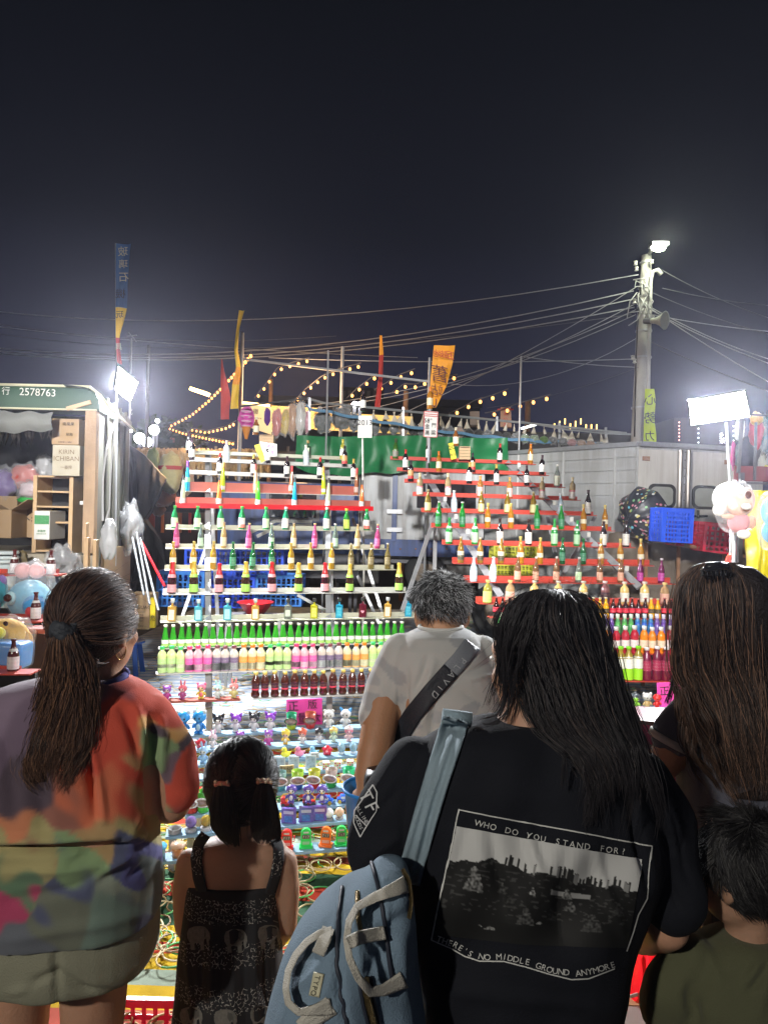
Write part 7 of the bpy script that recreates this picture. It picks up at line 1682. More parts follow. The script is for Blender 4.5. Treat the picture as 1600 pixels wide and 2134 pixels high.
def place(name,me,mt,parent):
 off=wloc(parent)
 n=len(me.vertices);co=np.empty(n*3,np.float32);me.vertices.foreach_get('co',co);co=co.reshape(-1,3)-np.array(off,np.float32);me.vertices.foreach_set('co',co.ravel());me.update()
 me.materials.clear();me.materials.append(mt);me.name=name
 me.polygons.foreach_set('use_smooth',[True]*len(me.polygons))
 o=bpy.data.objects.new(name,me);COL.objects.link(o);o.parent=parent
 return o
def pxpy(co):
 v=co-np.array(CAM);D=v[:,1]
 return 800+F*(v@np.array(RI))/D,1067-F*(v@np.array(UP))/D
def get_co(me):
 co=np.empty(len(me.vertices)*3,np.float64);me.vertices.foreach_get('co',co);return co.reshape(-1,3)
def get_no(me):
 no=np.empty(len(me.vertices)*3,np.float32);me.vertex_normals.foreach_get('vector',no);return no.reshape(-1,3).astype(np.float64)
def drape(me,folds,amp=.004,sc=(9,5),seed=0):
 """cloth relief: soft vertical drape noise plus named folds (x0,y0,x1,y1,width px,height m)"""
 co=get_co(me);no=get_no(me);x,y=pxpy(co)
 h=np.zeros(len(co))
 for(x0,y0,x1,y1,w,hh)in folds:
  dx,dy=x1-x0,y1-y0;L2=dx*dx+dy*dy
  t=np.clip(((x-x0)*dx+(y-y0)*dy)/L2,0,1)
  bow=4*t*(1-t)*w*.8
  cx=x0+t*dx-dy/math.sqrt(L2)*bow*.5;cy=y0+t*dy+dx/math.sqrt(L2)*bow*.5
  d=np.hypot(x-cx,y-cy)
  h+=hh*np.exp(-(d/w)**2)*(1-.6*np.abs(2*t-1)**2)
 rs=np.random.RandomState(seed)
 for k in range(14):
  a=rs.uniform(-.6,.6);f=rs.uniform(.012,.05);ph=rs.uniform(0,6.28);g=rs.uniform(.003,.012)
  h+=amp/4*np.sin((x*math.cos(a)+y*math.sin(a))*f+ph+1.8*np.sin(y*g+ph*2))*(.5+.5*np.sin(y*g*1.7+ph))
 face=np.clip(-no[:,1]*1.5,0,1)
 co=co+no*(h*face)[:,None]
 me.vertices.foreach_set('co',co.astype(np.float32).ravel());me.update()
def paint(me,cols):
 a=me.color_attributes.new('Col','FLOAT_COLOR','POINT')
 c=np.ones((len(cols),4),np.float32);c[:,:3]=cols;a.data.foreach_set('color',c.ravel())
def patches(me,base,plist,warp=18,seed=1):
 """blotchy printed cloth: each vertex takes the colour of the nearest warped patch centre (px, py, size, colour)"""
 co=get_co(me);x,y=pxpy(co);rs=np.random.RandomState(seed)
 wx=sum(np.sin(x*rs.uniform(.01,.05)+y*rs.uniform(.01,.05)+rs.uniform(0,6))for _ in range(4))*warp/2
 wy=sum(np.sin(x*rs.uniform(.01,.05)-y*rs.uniform(.01,.05)+rs.uniform(0,6))for _ in range(4))*warp/2
 X=x+wx;Yy=y+wy
 d=np.stack([np.hypot(X-p[0],(Yy-p[1])*(p[4]if len(p)>4 else 1))/p[2]for p in plist],1)
 wgt=np.exp(-(d*1.7)**2*1.2);wgt=wgt**1.6+1e-9
 C=np.array([p[3]for p in plist]);out=(wgt@C)/wgt.sum(1,keepdims=True)
 paint(me,out)
def strand_mesh(name,curves,rad,cols,parent,mt=None):
 """curves (N,M,3) world points, rad (N,M), cols (N,3): three-sided tapering hairs in one mesh"""
 N,M_,_=curves.shape
 off=np.array(wloc(parent));c=curves-off
 t=np.gradient(c,axis=1);t/=np.linalg.norm(t,axis=2,keepdims=True)+1e-9
 ref=np.array([0.31,-.9,.3]);u=np.cross(t,ref);u/=np.linalg.norm(u,axis=2,keepdims=True)+1e-9;w=np.cross(t,u)
 vs=[]
 for k in range(3):
  an=2*math.pi*k/3;vs.append(c+rad[:,:,None]*(math.cos(an)*u+math.sin(an)*w))
 V=np.stack(vs,2).reshape(-1,3)
 i=np.arange(N)[:,None,None];j=np.arange(M_-1)[None,:,None];k=np.arange(3)[None,None,:];k2=(k+1)%3
 b=(i*M_+j)*3
 Fq=np.stack([b+k,b+k2,b+3+k2,b+3+k],-1).reshape(-1,4)
 me=bpy.data.meshes.new(name);me.vertices.add(len(V));me.vertices.foreach_set('co',V.astype(np.float32).ravel())
 me.loops.add(Fq.size);me.loops.foreach_set('vertex_index',Fq.astype(np.int32).ravel())
 me.polygons.add(len(Fq));me.polygons.foreach_set('loop_start',np.arange(0,Fq.size,4,dtype=np.int32));me.polygons.foreach_set('loop_total',np.full(len(Fq),4,np.int32))
 me.update(calc_edges=True);me.polygons.foreach_set('use_smooth',[True]*len(Fq))
 paint(me,np.repeat(cols,M_*3,axis=0))
 me.materials.append(mt or HAIRM)
 o=bpy.data.objects.new(name,me);COL.objects.link(o);o.parent=parent;o['kind']='stuff'
 return o
def haircols(N,base,var=.35,tint=None,tf=.2,rs=None):
 rs=rs or np.random
 c=np.array(base)[None]*(1+var*rs.randn(N,1));c=np.clip(c,.002,.9)
 if tint is not None:m_=rs.rand(N)<tf;c[m_]=np.array(tint)[None]*(1+.3*rs.randn(m_.sum(),1))
 return np.clip(c,.002,.9)
def PV(x,y,D):
 return np.array(CAM)+D[...,None]*(np.array(FW)+((x-800)/F)[...,None]*np.array(RI)-((y-1067)/F)[...,None]*np.array(UP))
def flow_hair(rows,D,N,M_=18,seed=0,clumps=70,wave=2.0,wf=.03,r=.0009,start=(0,.25),end=(.75,1.0),fly=.05,full=False,thetas=None,push=1.0,jit=.07):
 """hairs running down the outside of a lofted volume given by rows (py, xl, xr, half depth[, extra D])"""
 rs=np.random.RandomState(seed)
 ys=np.array([q[0]for q in rows],float);xl_=np.array([q[1]for q in rows],float);xr_=np.array([q[2]for q in rows],float);dp=np.array([q[3]for q in rows],float);dd=np.array([q[4]if len(q)>4 else 0 for q in rows],float)
 cl=rs.rand(clumps)*math.pi;lo,hi=thetas or(0.02,math.pi-.02)
 cl=lo+(hi-lo)*rs.rand(clumps);ci=rs.randint(0,clumps,N)
 th=np.clip(cl[ci]+rs.randn(N)*jit,lo-.1,hi+.1)
 if full:th=th+(rs.rand(N)<.4)*math.pi
 cph=rs.rand(clumps)*6.28;clen=rs.rand(clumps);camp=rs.rand(clumps)
 q=push*(.92+.11*rs.rand(N)+(rs.rand(N)<fly)*rs.rand(N)*.22)
 s0=start[0]+(start[1]-start[0])*rs.rand(N)**1.5;s1=end[0]+(end[1]-end[0])*(.6*clen[ci]+.4*rs.rand(N))
 t=s0[:,None]+(s1-s0)[:,None]*np.linspace(0,1,M_)[None]
 yy=ys[0]+(ys[-1]-ys[0])*t
 XL=np.interp(yy,ys,xl_);XR=np.interp(yy,ys,xr_);DP=np.interp(yy,ys,dp);DD=np.interp(yy,ys,dd)
 spread=np.linspace(0,1,M_)[None]
 thv=th[:,None]+.12*np.sin(yy*.012+cph[ci][:,None])+rs.randn(N)[:,None]*.05*spread
 xc_=(XL+XR)/2+np.cos(thv)*(XR-XL)/2*q[:,None]+wave*(.3+camp[ci][:,None])*np.sin(yy*wf+cph[ci][:,None])*spread*2+(q[:,None]>1.06)*rs.randn(N)[:,None]*6*spread**2
 yv=yy
 Dv=D+DD-np.sin(thv)*DP*q[:,None]+.002*np.sin(yy*wf*1.3+cph[ci][:,None]*2)*wave*.3
 curves=PV(xc_,yv,Dv)
 rad=r*(1-.75*np.linspace(0,1,M_)[None]**2)*np.ones((N,1));rad[:,0]*=.6
 return curves,rad
def scalp_hair(c,radii,gather,N,M_=12,seed=0,r=.0009,mask=None,lift=1.02,jit=.03):
 """hairs combed over an ellipsoid towards a gathering direction"""
 rs=np.random.RandomState(seed);c=np.array(c);radii=np.array(radii)
 B=np.array([RI,FW,UP])
 g=np.array(gather)-c;g=(B@g)/radii;g/=np.linalg.norm(g)
 out=[]
 d=rs.randn(N*3,3);d/=np.linalg.norm(d,axis=1,keepdims=True)
 if mask is not None:d=d[mask(d)]
 d=d[:N]
 clump=rs.randn(90,3);clump/=np.linalg.norm(clump,axis=1,keepdims=True)
 k=np.argmax(d@clump.T,axis=1);d=d*.75+clump[k]*.25;d/=np.linalg.norm(d,axis=1,keepdims=True)
 om=np.arccos(np.clip(d@g,-.999,.999));t=np.linspace(0,1,M_)
 A=np.sin((1-t)[None]*om[:,None])/np.sin(om)[:,None];Bq=np.sin(t[None]*om[:,None])/np.sin(om)[:,None]
 v=A[...,None]*d[:,None]+Bq[...,None]*g[None,None]
 v+=jit*rs.randn(len(d),1,3)*np.sin(t*3.14)[None,:,None]
 q=lift+.025*rs.rand(len(d),1)+.01*np.sin(t*9+rs.rand(len(d),1)*6)
 pts=(v*q[...,None])*radii
 curves=c+pts@B
 return curves,r*(1-.4*t[None])*np.ones((len(d),1))
def short_hair(c,radii,whorl,N,L=.03,M_=6,seed=0,r=.0007,mask=None,lift=.35,stick=.2,swj=.35):
 rs=np.random.RandomState(seed);B=np.array([RI,FW,UP]);c=np.array(c);radii=np.array(radii)
 d=rs.randn(N*3,3);d/=np.linalg.norm(d,axis=1,keepdims=True)
 if mask is not None:d=d[mask(d)]
 d=d[:N];w=np.array(whorl,float);w/=np.linalg.norm(w)
 tan=-w[None]+d*(d@w)[:,None];tan/=np.linalg.norm(tan,axis=1,keepdims=True)+1e-6
 sw=np.cross(d,tan);an=.5+swj*rs.randn(len(d),1)
 tan=tan*np.cos(an)+sw*np.sin(an)
 cl=rs.randn(120,3);cl/=np.linalg.norm(cl,axis=1,keepdims=True);k=np.argmax(d@cl.T,axis=1);cj=rs.randn(120,3)*.25
 tan=tan+cj[k]+rs.randn(len(d),3)*stick
 t=np.linspace(0,1,M_);Ls=L*(.6+.6*rs.rand(len(d),1))
 base=d*radii
 pos=base[:,None]+(tan[:,None]*t[None,:,None]*(1-.2*t[None,:,None])+d[:,None]*(lift*(t-.35*t**2))[None,:,None])*Ls[...,None]
 return c+pos@B,r*(1-.7*t[None])*np.ones((len(d),1))
def headparts(mb,c,s=1.0,face=(0,1,0),neck=None):
 """skull, jaw, nose, brow, lips and ears; face: direction the person looks (world)"""
 f=Vector(face).normalized();u=Vector((0,0,1));l=u.cross(f).normalized();rot=Matrix((l,f,f.cross(l)*-1)).transposed();u=(l.cross(f)*-1)if False else f.cross(l)*-1
 u=Vector((0,0,1));u=(u-f*u.dot(f)).normalized();rot=Matrix((l,f,u)).transposed()
 q=lambda x,y,z:c+(l*x+f*y+u*z)*s
 mb.ell(q(0,0,.015),(.074*s,.092*s,.098*s),24,16,rot)
 mb.ell(q(0,.030,-.055),(.056*s,.062*s,.062*s),18,12,rot)
 mb.ell(q(0,.062,-.092),(.022*s,.020*s,.018*s),12,8,rot)
 mb.ell(q(0,.098,-.028),(.011*s,.017*s,.014*s),10,8,rot);mb.ell(q(0,.092,-.008),(.008*s,.010*s,.026*s),10,8,rot)
 mb.ell(q(0,.086,.020),(.045*s,.010*s,.010*s),12,8,rot)
 mb.ell(q(0,.086,-.060),(.024*s,.010*s,.006*s),12,8,rot);mb.ell(q(0,.083,-.071),(.020*s,.010*s,.007*s),12,8,rot)
 for sx in(-1,1):
  mb.ell(q(sx*.040,.060,-.030),(.022*s,.022*s,.020*s),12,8,rot)
  e=Matrix((l,f,u)).transposed()@Matrix.Rotation(sx*.35,3,'Z')
  mb.ell(q(sx*.079,-.004,-.015),(.009*s,.019*s,.032*s),14,10,e)
  mb.ell(q(sx*.074,.002,-.040),(.009*s,.010*s,.012*s),10,8,e)
 return q
def eyes(t,q,s=1.0):
 for sx in(-1,1):
  mb=MB();mb.ell(q(sx*.031,.079,.002),(.012*s,.010*s,.007*s),12,8);e=mb.build('eye',mat('eye_white',(.7,.68,.65),.2),t,smooth=True)
  mb=MB();mb.ell(q(sx*.031,.0875,.002),(.005*s,.003*s,.005*s),10,6);mb.build('iris',mat('dark_iris',(.03,.015,.01),.1),e,smooth=True)
def legs(mb,x0,D,hipz,shoe,r0=.085,gap=.095,skirt=None):
 for sx in(-1,1):
  a=Vector((x0+sx*gap,D,hipz));k=Vector((x0+sx*(gap+.01),D+.02,hipz*.54));f_=Vector((x0+sx*(gap+.02),D-.01,.07))
  mb.tube([a,a.lerp(k,.5),k,k.lerp(f_,.35),f_],[r0,r0*.85,r0*.62,r0*.66,r0*.42],16);mb.ell(a,r0,14,9);mb.ell(k,r0*.62,12,8)
  mb.ell(f_+Vector((0,.05,-.035)),(.038,.10,.035),14,8)
def shoes(t,x0,D,gap,mt,s=1.0):
 for sx in(-1,1):
  mb=MB();c=Vector((x0+sx*(gap+.02),D+.045,.035));mb.ell(c,(.045*s,.115*s,.038*s),16,9);mb.box(c+Vector((0,0,-.025)),(.085*s,.22*s,.02),bevel=.008);mb.build('shoe',mt,t,smooth=True)
def surf_fn(o):
 """BVH of an object in world space; returns fn(px, py, off) -> point on its near surface"""
 off=wloc(o);me=o.data
 vs=[v.co+off for v in me.vertices];bv=BVHTree.FromPolygons(vs,[tuple(p.vertices)for p in me.polygons])
 def fn(px,py,e=.002,default=None):
  d=ray(px,py).normalized();h,n,i,_=bv.ray_cast(CAM,d)
  if h is None:return default
  if n.dot(d)>0:n=-n
  return h+n*e
 return fn
def ribbon_on(fn,path,width,off,parent,name,mt,thick=.003,nx=5,n=60,D=None,folds=0.0,seed=0,lift=None):
 """strip of cloth laid on a surface along a pixel path"""
 L=[0]
 for a,b in zip(path,path[1:]):L.append(L[-1]+math.hypot(b[0]-a[0],b[1]-a[1]))
 mb=MB();grid=[]
 for i in range(n+1):
  s=L[-1]*i/n
  for k in range(len(path)-1):
   if s<=L[k+1]+1e-6:break
  f_=(s-L[k])/(L[k+1]-L[k]);x=path[k][0]+(path[k+1][0]-path[k][0])*f_;y=path[k][1]+(path[k+1][1]-path[k][1])*f_
  k0=max(0,k-1)if f_<.5 else k;k1=k if f_<.5 else min(k+1,len(path)-2)
  def dirv(j):dx,dy=path[j+1][0]-path[j][0],path[j+1][1]-path[j][1];h=math.hypot(dx,dy);return dx/h,dy/h
  da,db=dirv(k0),dirv(k1);g=(f_+.5)if f_<.5 else(f_-.5)
  dx,dy=da[0]+(db[0]-da[0])*g,da[1]+(db[1]-da[1])*g;h=math.hypot(dx,dy)or 1;dx/=h;dy/=h
  w=width(i/n)if callable(width)else width
  c=fn(x,y,0)if fn else None
  Dc=(c-CAM).dot(FW)if c is not None else(D if D is not None else grid_D)
  grid_D=Dc
  row_=[]
  for j in range(nx+1):
   u=j/nx-.5;px=x-dy*w*u;py=y+dx*w*u
   p=fn(px,py,0)if fn else None
   Dp=(p-CAM).dot(FW)if p is not None else Dc
   Dp=min(Dp,Dc+.02)
   lf=lift(i/n)if lift else 0
   row_.append((px,py,Dp-off-lf-folds*math.cos(u*6.28*2.5+seed)))
  grid.append(row_)
 A=np.array([[q[2]for q in r_]for r_ in grid]);
 for _ in range(3):A[1:-1]=(A[:-2]+2*A[1:-1]+A[2:])/4
 top=[P(grid[i][j][0],grid[i][j][1],A[i,j])for i in range(n+1)for j in range(nx+1)]
 bot=[p+FW*thick for p in top];W_=nx+1;K=len(top);fs=[]
 for i in range(n):
  for j in range(nx):
   a=i*W_+j;fs.append((a,a+1,a+W_+1,a+W_));fs.append((K+a,K+a+W_,K+a+W_+1,K+a+1))
  a=i*W_;fs.append((a,a+W_,K+a+W_,K+a));a=i*W_+nx;fs.append((a,K+a,K+a+W_,a+W_))
 for j in range(nx):fs.append((j,K+j,K+j+1,j+1));a=n*W_+j;fs.append((a,a+1,K+a+1,K+a))
 mb.add(top+bot,fs)
 return mb.build(name,mt,parent,smooth=True)
def text_path(fn,s,path,size,parent,name,mt,off=.0022,sp=1.0,D=1.2):
 """letters along a pixel path, laid on the cloth; one mesh"""
 L=[0]
 for a,b in zip(path,path[1:]):L.append(L[-1]+math.hypot(b[0]-a[0],b[1]-a[1]))
 n=len(s);mb=MB()
 for i,ch in enumerate(s):
  if ch==' ':continue
  q=L[-1]*i/max(1,n-1)
  for k in range(len(path)-1):
   if q<=L[k+1]+1e-6:break
  f_=(q-L[k])/(L[k+1]-L[k]);x=path[k][0]+(path[k+1][0]-path[k][0])*f_;y=path[k][1]+(path[k+1][1]-path[k][1])*f_
  dx,dy=path[k+1][0]-path[k][0],path[k+1][1]-path[k][1];h=math.hypot(dx,dy);dx/=h;dy/=h
  vs,fs,w,hh=text2d(ch);kk_=size/.7
  pts=[]
  for vx,vy in vs:
   for ex in(0,):
    vy2=vy+(.22 if ch=="'" else 0);px=x+vx*kk_*dx+vy2*kk_*dy;py=y+vx*kk_*dy-vy2*kk_*dx
    p=fn(px,py,off)if fn else P(px,py,D)
    if p is None:p=P(px,py,D)
   pts.append(p)
  mb.add(pts,fs)
 return mb.build(name,mt,parent)
def poly_on(fn,pts,off,parent,name,mt,closed=True,w=None,D=1.2):
 mb=MB()
 if w is None:
  q=[fn(x,y,off)or P(x,y,D)for x,y in pts];mb.add(q,[tuple(range(len(q)))])
 else:
  n=len(pts);seg=list(zip(pts,pts[1:]+(pts[:1]if closed else[])))
  if not closed:seg=list(zip(pts,pts[1:]))
  for(x0,y0),(x1,y1)in seg:
   L=math.hypot(x1-x0,y1-y0);m_=max(1,int(L/8));nx_,ny_=-(y1-y0)/L*w/2,(x1-x0)/L*w/2
   r0=[]
   for k in range(m_+1):
    x=x0+(x1-x0)*k/m_;y=y0+(y1-y0)*k/m_
    r0+=[fn(x+nx_,y+ny_,off)or P(x+nx_,y+ny_,D),fn(x-nx_,y-ny_,off)or P(x-nx_,y-ny_,D)]
   mb.add(r0,[(2*k,2*k+1,2*k+3,2*k+2)for k in range(m_)])
 return mb.build(name,mt,parent)
# ---- woman on the left, tie-dye style shirt
def person(label,x,D):return thing('person',label,'person',(P(x,1500,D).x,D,0))
D=1.55
w1=person('woman with brown wavy ponytail in a multicoloured blotchy t-shirt and olive shorts',120,D)
mb=MB();hc=P(203,1302,1.55);q1=headparts(mb,hc,.98,(.38,.92,-.05))
limb(mb,[(213,1360,1.56,40),(205,1420,1.56,46)])
loft(mb,[(1425,60,290,.06),(1460,-35,325,.085),(1600,-85,325,.11),(1860,-75,308,.125),(1940,-68,304,.122)],D)
limb(mb,[(322,1490,1.55,38),(362,1600,1.56,40),(360,1676,1.58,38),(330,1688,1.80,28),(300,1684,1.90,23)])
hand(mb,P(296,1688,1.93),(-.45,.85,.1),(0,0,1),.95,.5)
limb(mb,[(-85,1490,1.55,38),(-130,1600,1.56,40),(-120,1700,1.62,36),(-40,1690,1.86,24)]);hand(mb,P(-35,1688,1.9),(.5,.8,.1),(0,0,1),.95,.5,-1)
for cx in(40,198):
 a=P(cx,1960,1.57);x_=a.x;mb.tube([a,Vector((x_,D+.02,.55)),Vector((x_,D+.03,.42)),Vector((x_,D,.07))],[.080,.062,.056,.036],18);mb.ell(Vector((x_,D+.05,.035)),(.038,.1,.035))
body=place('body',remesh(mb,.009,3),SK1,w1);eyes(w1,q1,.98)
for cx in(40,198):
 mb=MB();c=Vector((P(cx,1990,1.57).x,D+.045,.036));mb.ell(c,(.046,.118,.04),16,9);mb.box(c+Vector((0,0,-.026)),(.085,.22,.018),bevel=.006);mb.build('shoe',WHITE,w1,smooth=True)
mb=MB()
loft(mb,[(1410,120,255,.050),(1416,75,275,.066),(1430,15,300,.088),(1455,-60,335,.108),(1500,-100,352,.122),(1560,-108,348,.13),(1640,-105,330,.135),(1720,-102,330,.142),(1745,-100,326,.140),(1780,-98,330,.148),(1840,-95,331,.154),(1885,-92,330,.156),(1902,-90,329,.155)],D,pw=2.5)
limb(mb,[(315,1490,1.55,46),(358,1570,1.55,50),(366,1630,1.56,49),(366,1645,1.56,50)])
limb(mb,[(-85,1490,1.55,46),(-125,1600,1.55,48),(-125,1660,1.56,48)])
me=remesh(mb,.0065,3)
drape(me,[(316,1640,258,1480,13,-0.0192),(300,1615,285,1480,9,0.0160),(322,1625,312,1490,8,-0.0160),(335,1620,338,1500,8,0.0128),(312,1760,318,1620,14,-0.0352),(200,1700,175,1560,12,-0.0224),(215,1710,188,1560,9,0.0160),(-20,1770,310,1762,9,-0.0352),(-20,1752,320,1735,12,0.0192),(0,1820,300,1790,14,0.0128),(150,1800,330,1700,9,-0.0128),(180,1850,325,1720,8,0.0112),(20,1880,250,1820,12,-0.0096),(270,1830,325,1760,7,-0.0128),(0,1960,320,1900,14,0.0096),(30,1700,-10,1500,16,-0.0128),(90,1740,60,1600,16,-0.0096),(245,1760,300,1700,8,0.0112)],.008,seed=2)
pu=(.15,.105,.15);dpu=(.09,.065,.085);rd=(.60,.085,.05);ro=(.66,.17,.085);og=(.74,.42,.15);gn=(.24,.34,.17);ol=(.38,.33,.15);nv=(.09,.10,.17);tl=(.16,.22,.18);mg=(.42,.06,.13)
patches(me,ro,[(20,1450,60,(.22,.16,.22)),(60,1520,60,pu),(40,1640,70,dpu),(130,1700,60,(.30,.12,.09)),(230,1440,36,pu),(285,1450,70,rd),(250,1520,80,rd),(290,1660,55,rd),(310,1520,40,og),(322,1565,26,gn),(270,1580,40,(.5,.27,.12)),(355,1540,28,dpu),(345,1590,22,(.18,.12,.15)),(375,1640,60,rd),(395,1560,30,rd),(250,1620,40,rd),(210,1660,60,ro),(150,1640,50,ro),(20,1720,40,(.58,.22,.11)),(280,1700,50,ol),(200,1740,40,(.42,.28,.13)),(60,1760,40,ol),(250,1770,36,nv),(60,1800,50,ol),(170,1800,50,gn),(300,1780,30,(.10,.10,.25)),(30,1830,40,(.12,.2,.12)),(130,1850,50,nv),(230,1850,50,(.25,.28,.22)),(20,1900,40,mg),(-40,1880,40,mg),(120,1920,60,(.15,.16,.12)),(220,1920,60,tl),(300,1880,40,(.15,.18,.17)),(300,1940,40,nv),(60,1960,50,(.13,.14,.16)),(-60,1600,60,pu),(-60,1750,60,ol)],26,4)
sh1=place('shirt',me,CLOTHA,w1);sh1['label']='multicoloured blotchy short sleeved shirt'
mb=MB();pts=[]
for k in range(25):
 an=2*math.pi*k/24;c=P(187,1409,1.55);pts.append(c+RI*.078*math.cos(an)+FW*.055*math.sin(an)+Vector((0,0,.004*math.cos(2*an)-.002+.010*math.sin(an))))
mb.tube(pts,.008,8);mb.build('collar',mat('navy_blue_collar',(.06,.06,.24),.8),w1,smooth=True)
mb=MB();loft(mb,[(1880,-86,322,.142),(1930,-82,326,.148),(1975,-76,324,.148),(1998,-66,316,.143),(2006,-55,308,.136)],D,pw=2.5)
for cx,o_ in((38,0),(200,0)):limb(mb,[(cx,1970,1.56,90),(cx,2012,1.56,84)],ends=False)
me=remesh(mb,.0065,3);drape(me,[(118,1960,121,2090,9,-.012),(122,2030,60,2060,9,-.010),(126,2030,190,2070,9,-.010),(20,2070,110,2040,8,.006),(150,2062,280,2064,6,-.006)],.006,seed=5)
place('shorts',me,mat('olive_shorts_cloth',(.24,.235,.165),.85,bump=.3,bscale=300),w1)
hb=(.070,.036,.026)
core=mat('dark_brown_hair_mass',(.018,.010,.008),.5,spec=.3,bump=.6,bscale=160)
coreb=mat('black_hair_mass',(.007,.006,.007),.42,spec=.35,bump=.6,bscale=160)
mb=MB();c=P(200,1290,1.545)
mb.ell(c+UP*.004-RI*.004-FW*.008,(.086,.096,.100),28,20)
mb.ell(P(170,1330,1.53),(.060,.06,.055),18,12)
me=remesh(mb,.006,2);place('hair',me,core,w1)
cc,rr_=scalp_hair(c-FW*.004+UP*.004-RI*.004,(.088,.100,.103),P(133,1312,1.45),2600,11,1,.0009,mask=lambda d:(d[:,1]<.55)&~((d[:,0]>.45)&(d[:,2]<-.25)))
strand_mesh('hair_strands',cc,rr_,haircols(len(cc),hb,.4,(.15,.075,.045),.22),w1)
PT=[(1300,118,152,.016,-.10),(1330,108,165,.026,-.11),(1380,100,192,.034,-.10),(1440,86,200,.038,-.09),(1500,70,198,.038,-.09),(1555,52,188,.034,-.10),(1600,40,172,.028,-.11),(1630,48,155,.020,-.12),(1660,75,135,.010,-.13)]
mb=MB();loft(mb,[(y,a+(b-a)*.1,b-(b-a)*.1,d*.8,e)for y,a,b,d,e in PT[:-1]],1.55);me=remesh(mb,.006,3)
drape(me,[],.02,seed=8);place('ponytail',me,core,w1)
cc,rr_=flow_hair(PT,1.55,2700,15,3,160,wave=4.5,wf=.045,r=.0008,jit=.22,start=(0,.12),end=(.6,1.0),fly=.10,push=1.02)
cc+=.0*cc;strand_mesh('ponytail_strands',cc,rr_,haircols(len(cc),(.072,.036,.025),.5,(.20,.10,.055),.30),w1)
mb=MB()
for k in range(3):
 pts=[P(134,1312-4+k*5,1.435)+RI*.020*math.cos(a)+FW*.018*math.sin(a)+UP*.006*math.sin(3*a+k)for a in[i*.3491 for i in range(19)]]
 mb.tube(pts,.010,8)
mb.build('hair_tie',mat('charcoal_scrunchie',(.035,.04,.05),.7,bump=.8,bscale=60),w1,smooth=True)
mb=MB();pts=[P(252+6*math.cos(a),1357+18*math.sin(a),1.545)+FW*.012*math.cos(a)for a in[i*.4488 for i in range(15)]];mb.tube(pts,.0011,6);mb.build('earring',mat('gold',(.7,.5,.2),.2,metal=1),w1,smooth=True)
# ---- girl with pigtails
D=1.87
g=person('little girl with two black pigtails in a black dress with elephant print',495,D)
mb=MB();hc=P(503,1640,1.89);q2=headparts(mb,hc,.88,(.05,1,-.12))
limb(mb,[(514,1700,1.88,26),(512,1750,1.88,30)])
loft(mb,[(1742,470,555,.035),(1754,425,590,.05),(1775,398,600,.062),(1810,388,598,.070),(1860,396,586,.075),(2000,396,576,.085),(2134,392,580,.09)],D)
limb(mb,[(394,1795,1.87,26),(383,1850,1.87,24),(385,1930,1.88,22),(408,1965,2.02,18),(450,1965,2.10,15)]);hand(mb,P(458,1965,2.12),(.9,.4,0),(0,0,1),.62,.5)
limb(mb,[(594,1795,1.87,26),(601,1850,1.87,24),(598,1930,1.88,22),(575,1965,2.02,18),(530,1965,2.10,15)]);hand(mb,P(522,1965,2.12),(-.9,.4,0),(0,0,1),.62,.5,-1)
legs(mb,P(488,1900,D).x,D,.50,None,.06,.06)
gb=place('body',remesh(mb,.008,3),SK3,g);eyes(g,q2,.88);shoes(g,P(488,1900,D).x,D,.06,mat('pink_shoe',(.5,.2,.25),.5),.72)
mb=MB();loft(mb,[(1826,402,580,.084),(1838,394,583,.09),(1860,390,583,.095),(1880,388,583,.098),(1940,382,586,.110),(2040,370,590,.128),(2134,360,594,.14),(2260,348,602,.15),(2400,338,612,.16)],D)
me=remesh(mb,.006,3);drape(me,[(395,1911,580,1914,4,-.008),(390,1903,582,1903,3,.004)]+[(400+i*22,1915,392+i*24,2134,6,.006*(-1)**i)for i in range(9)],.012,seed=3)
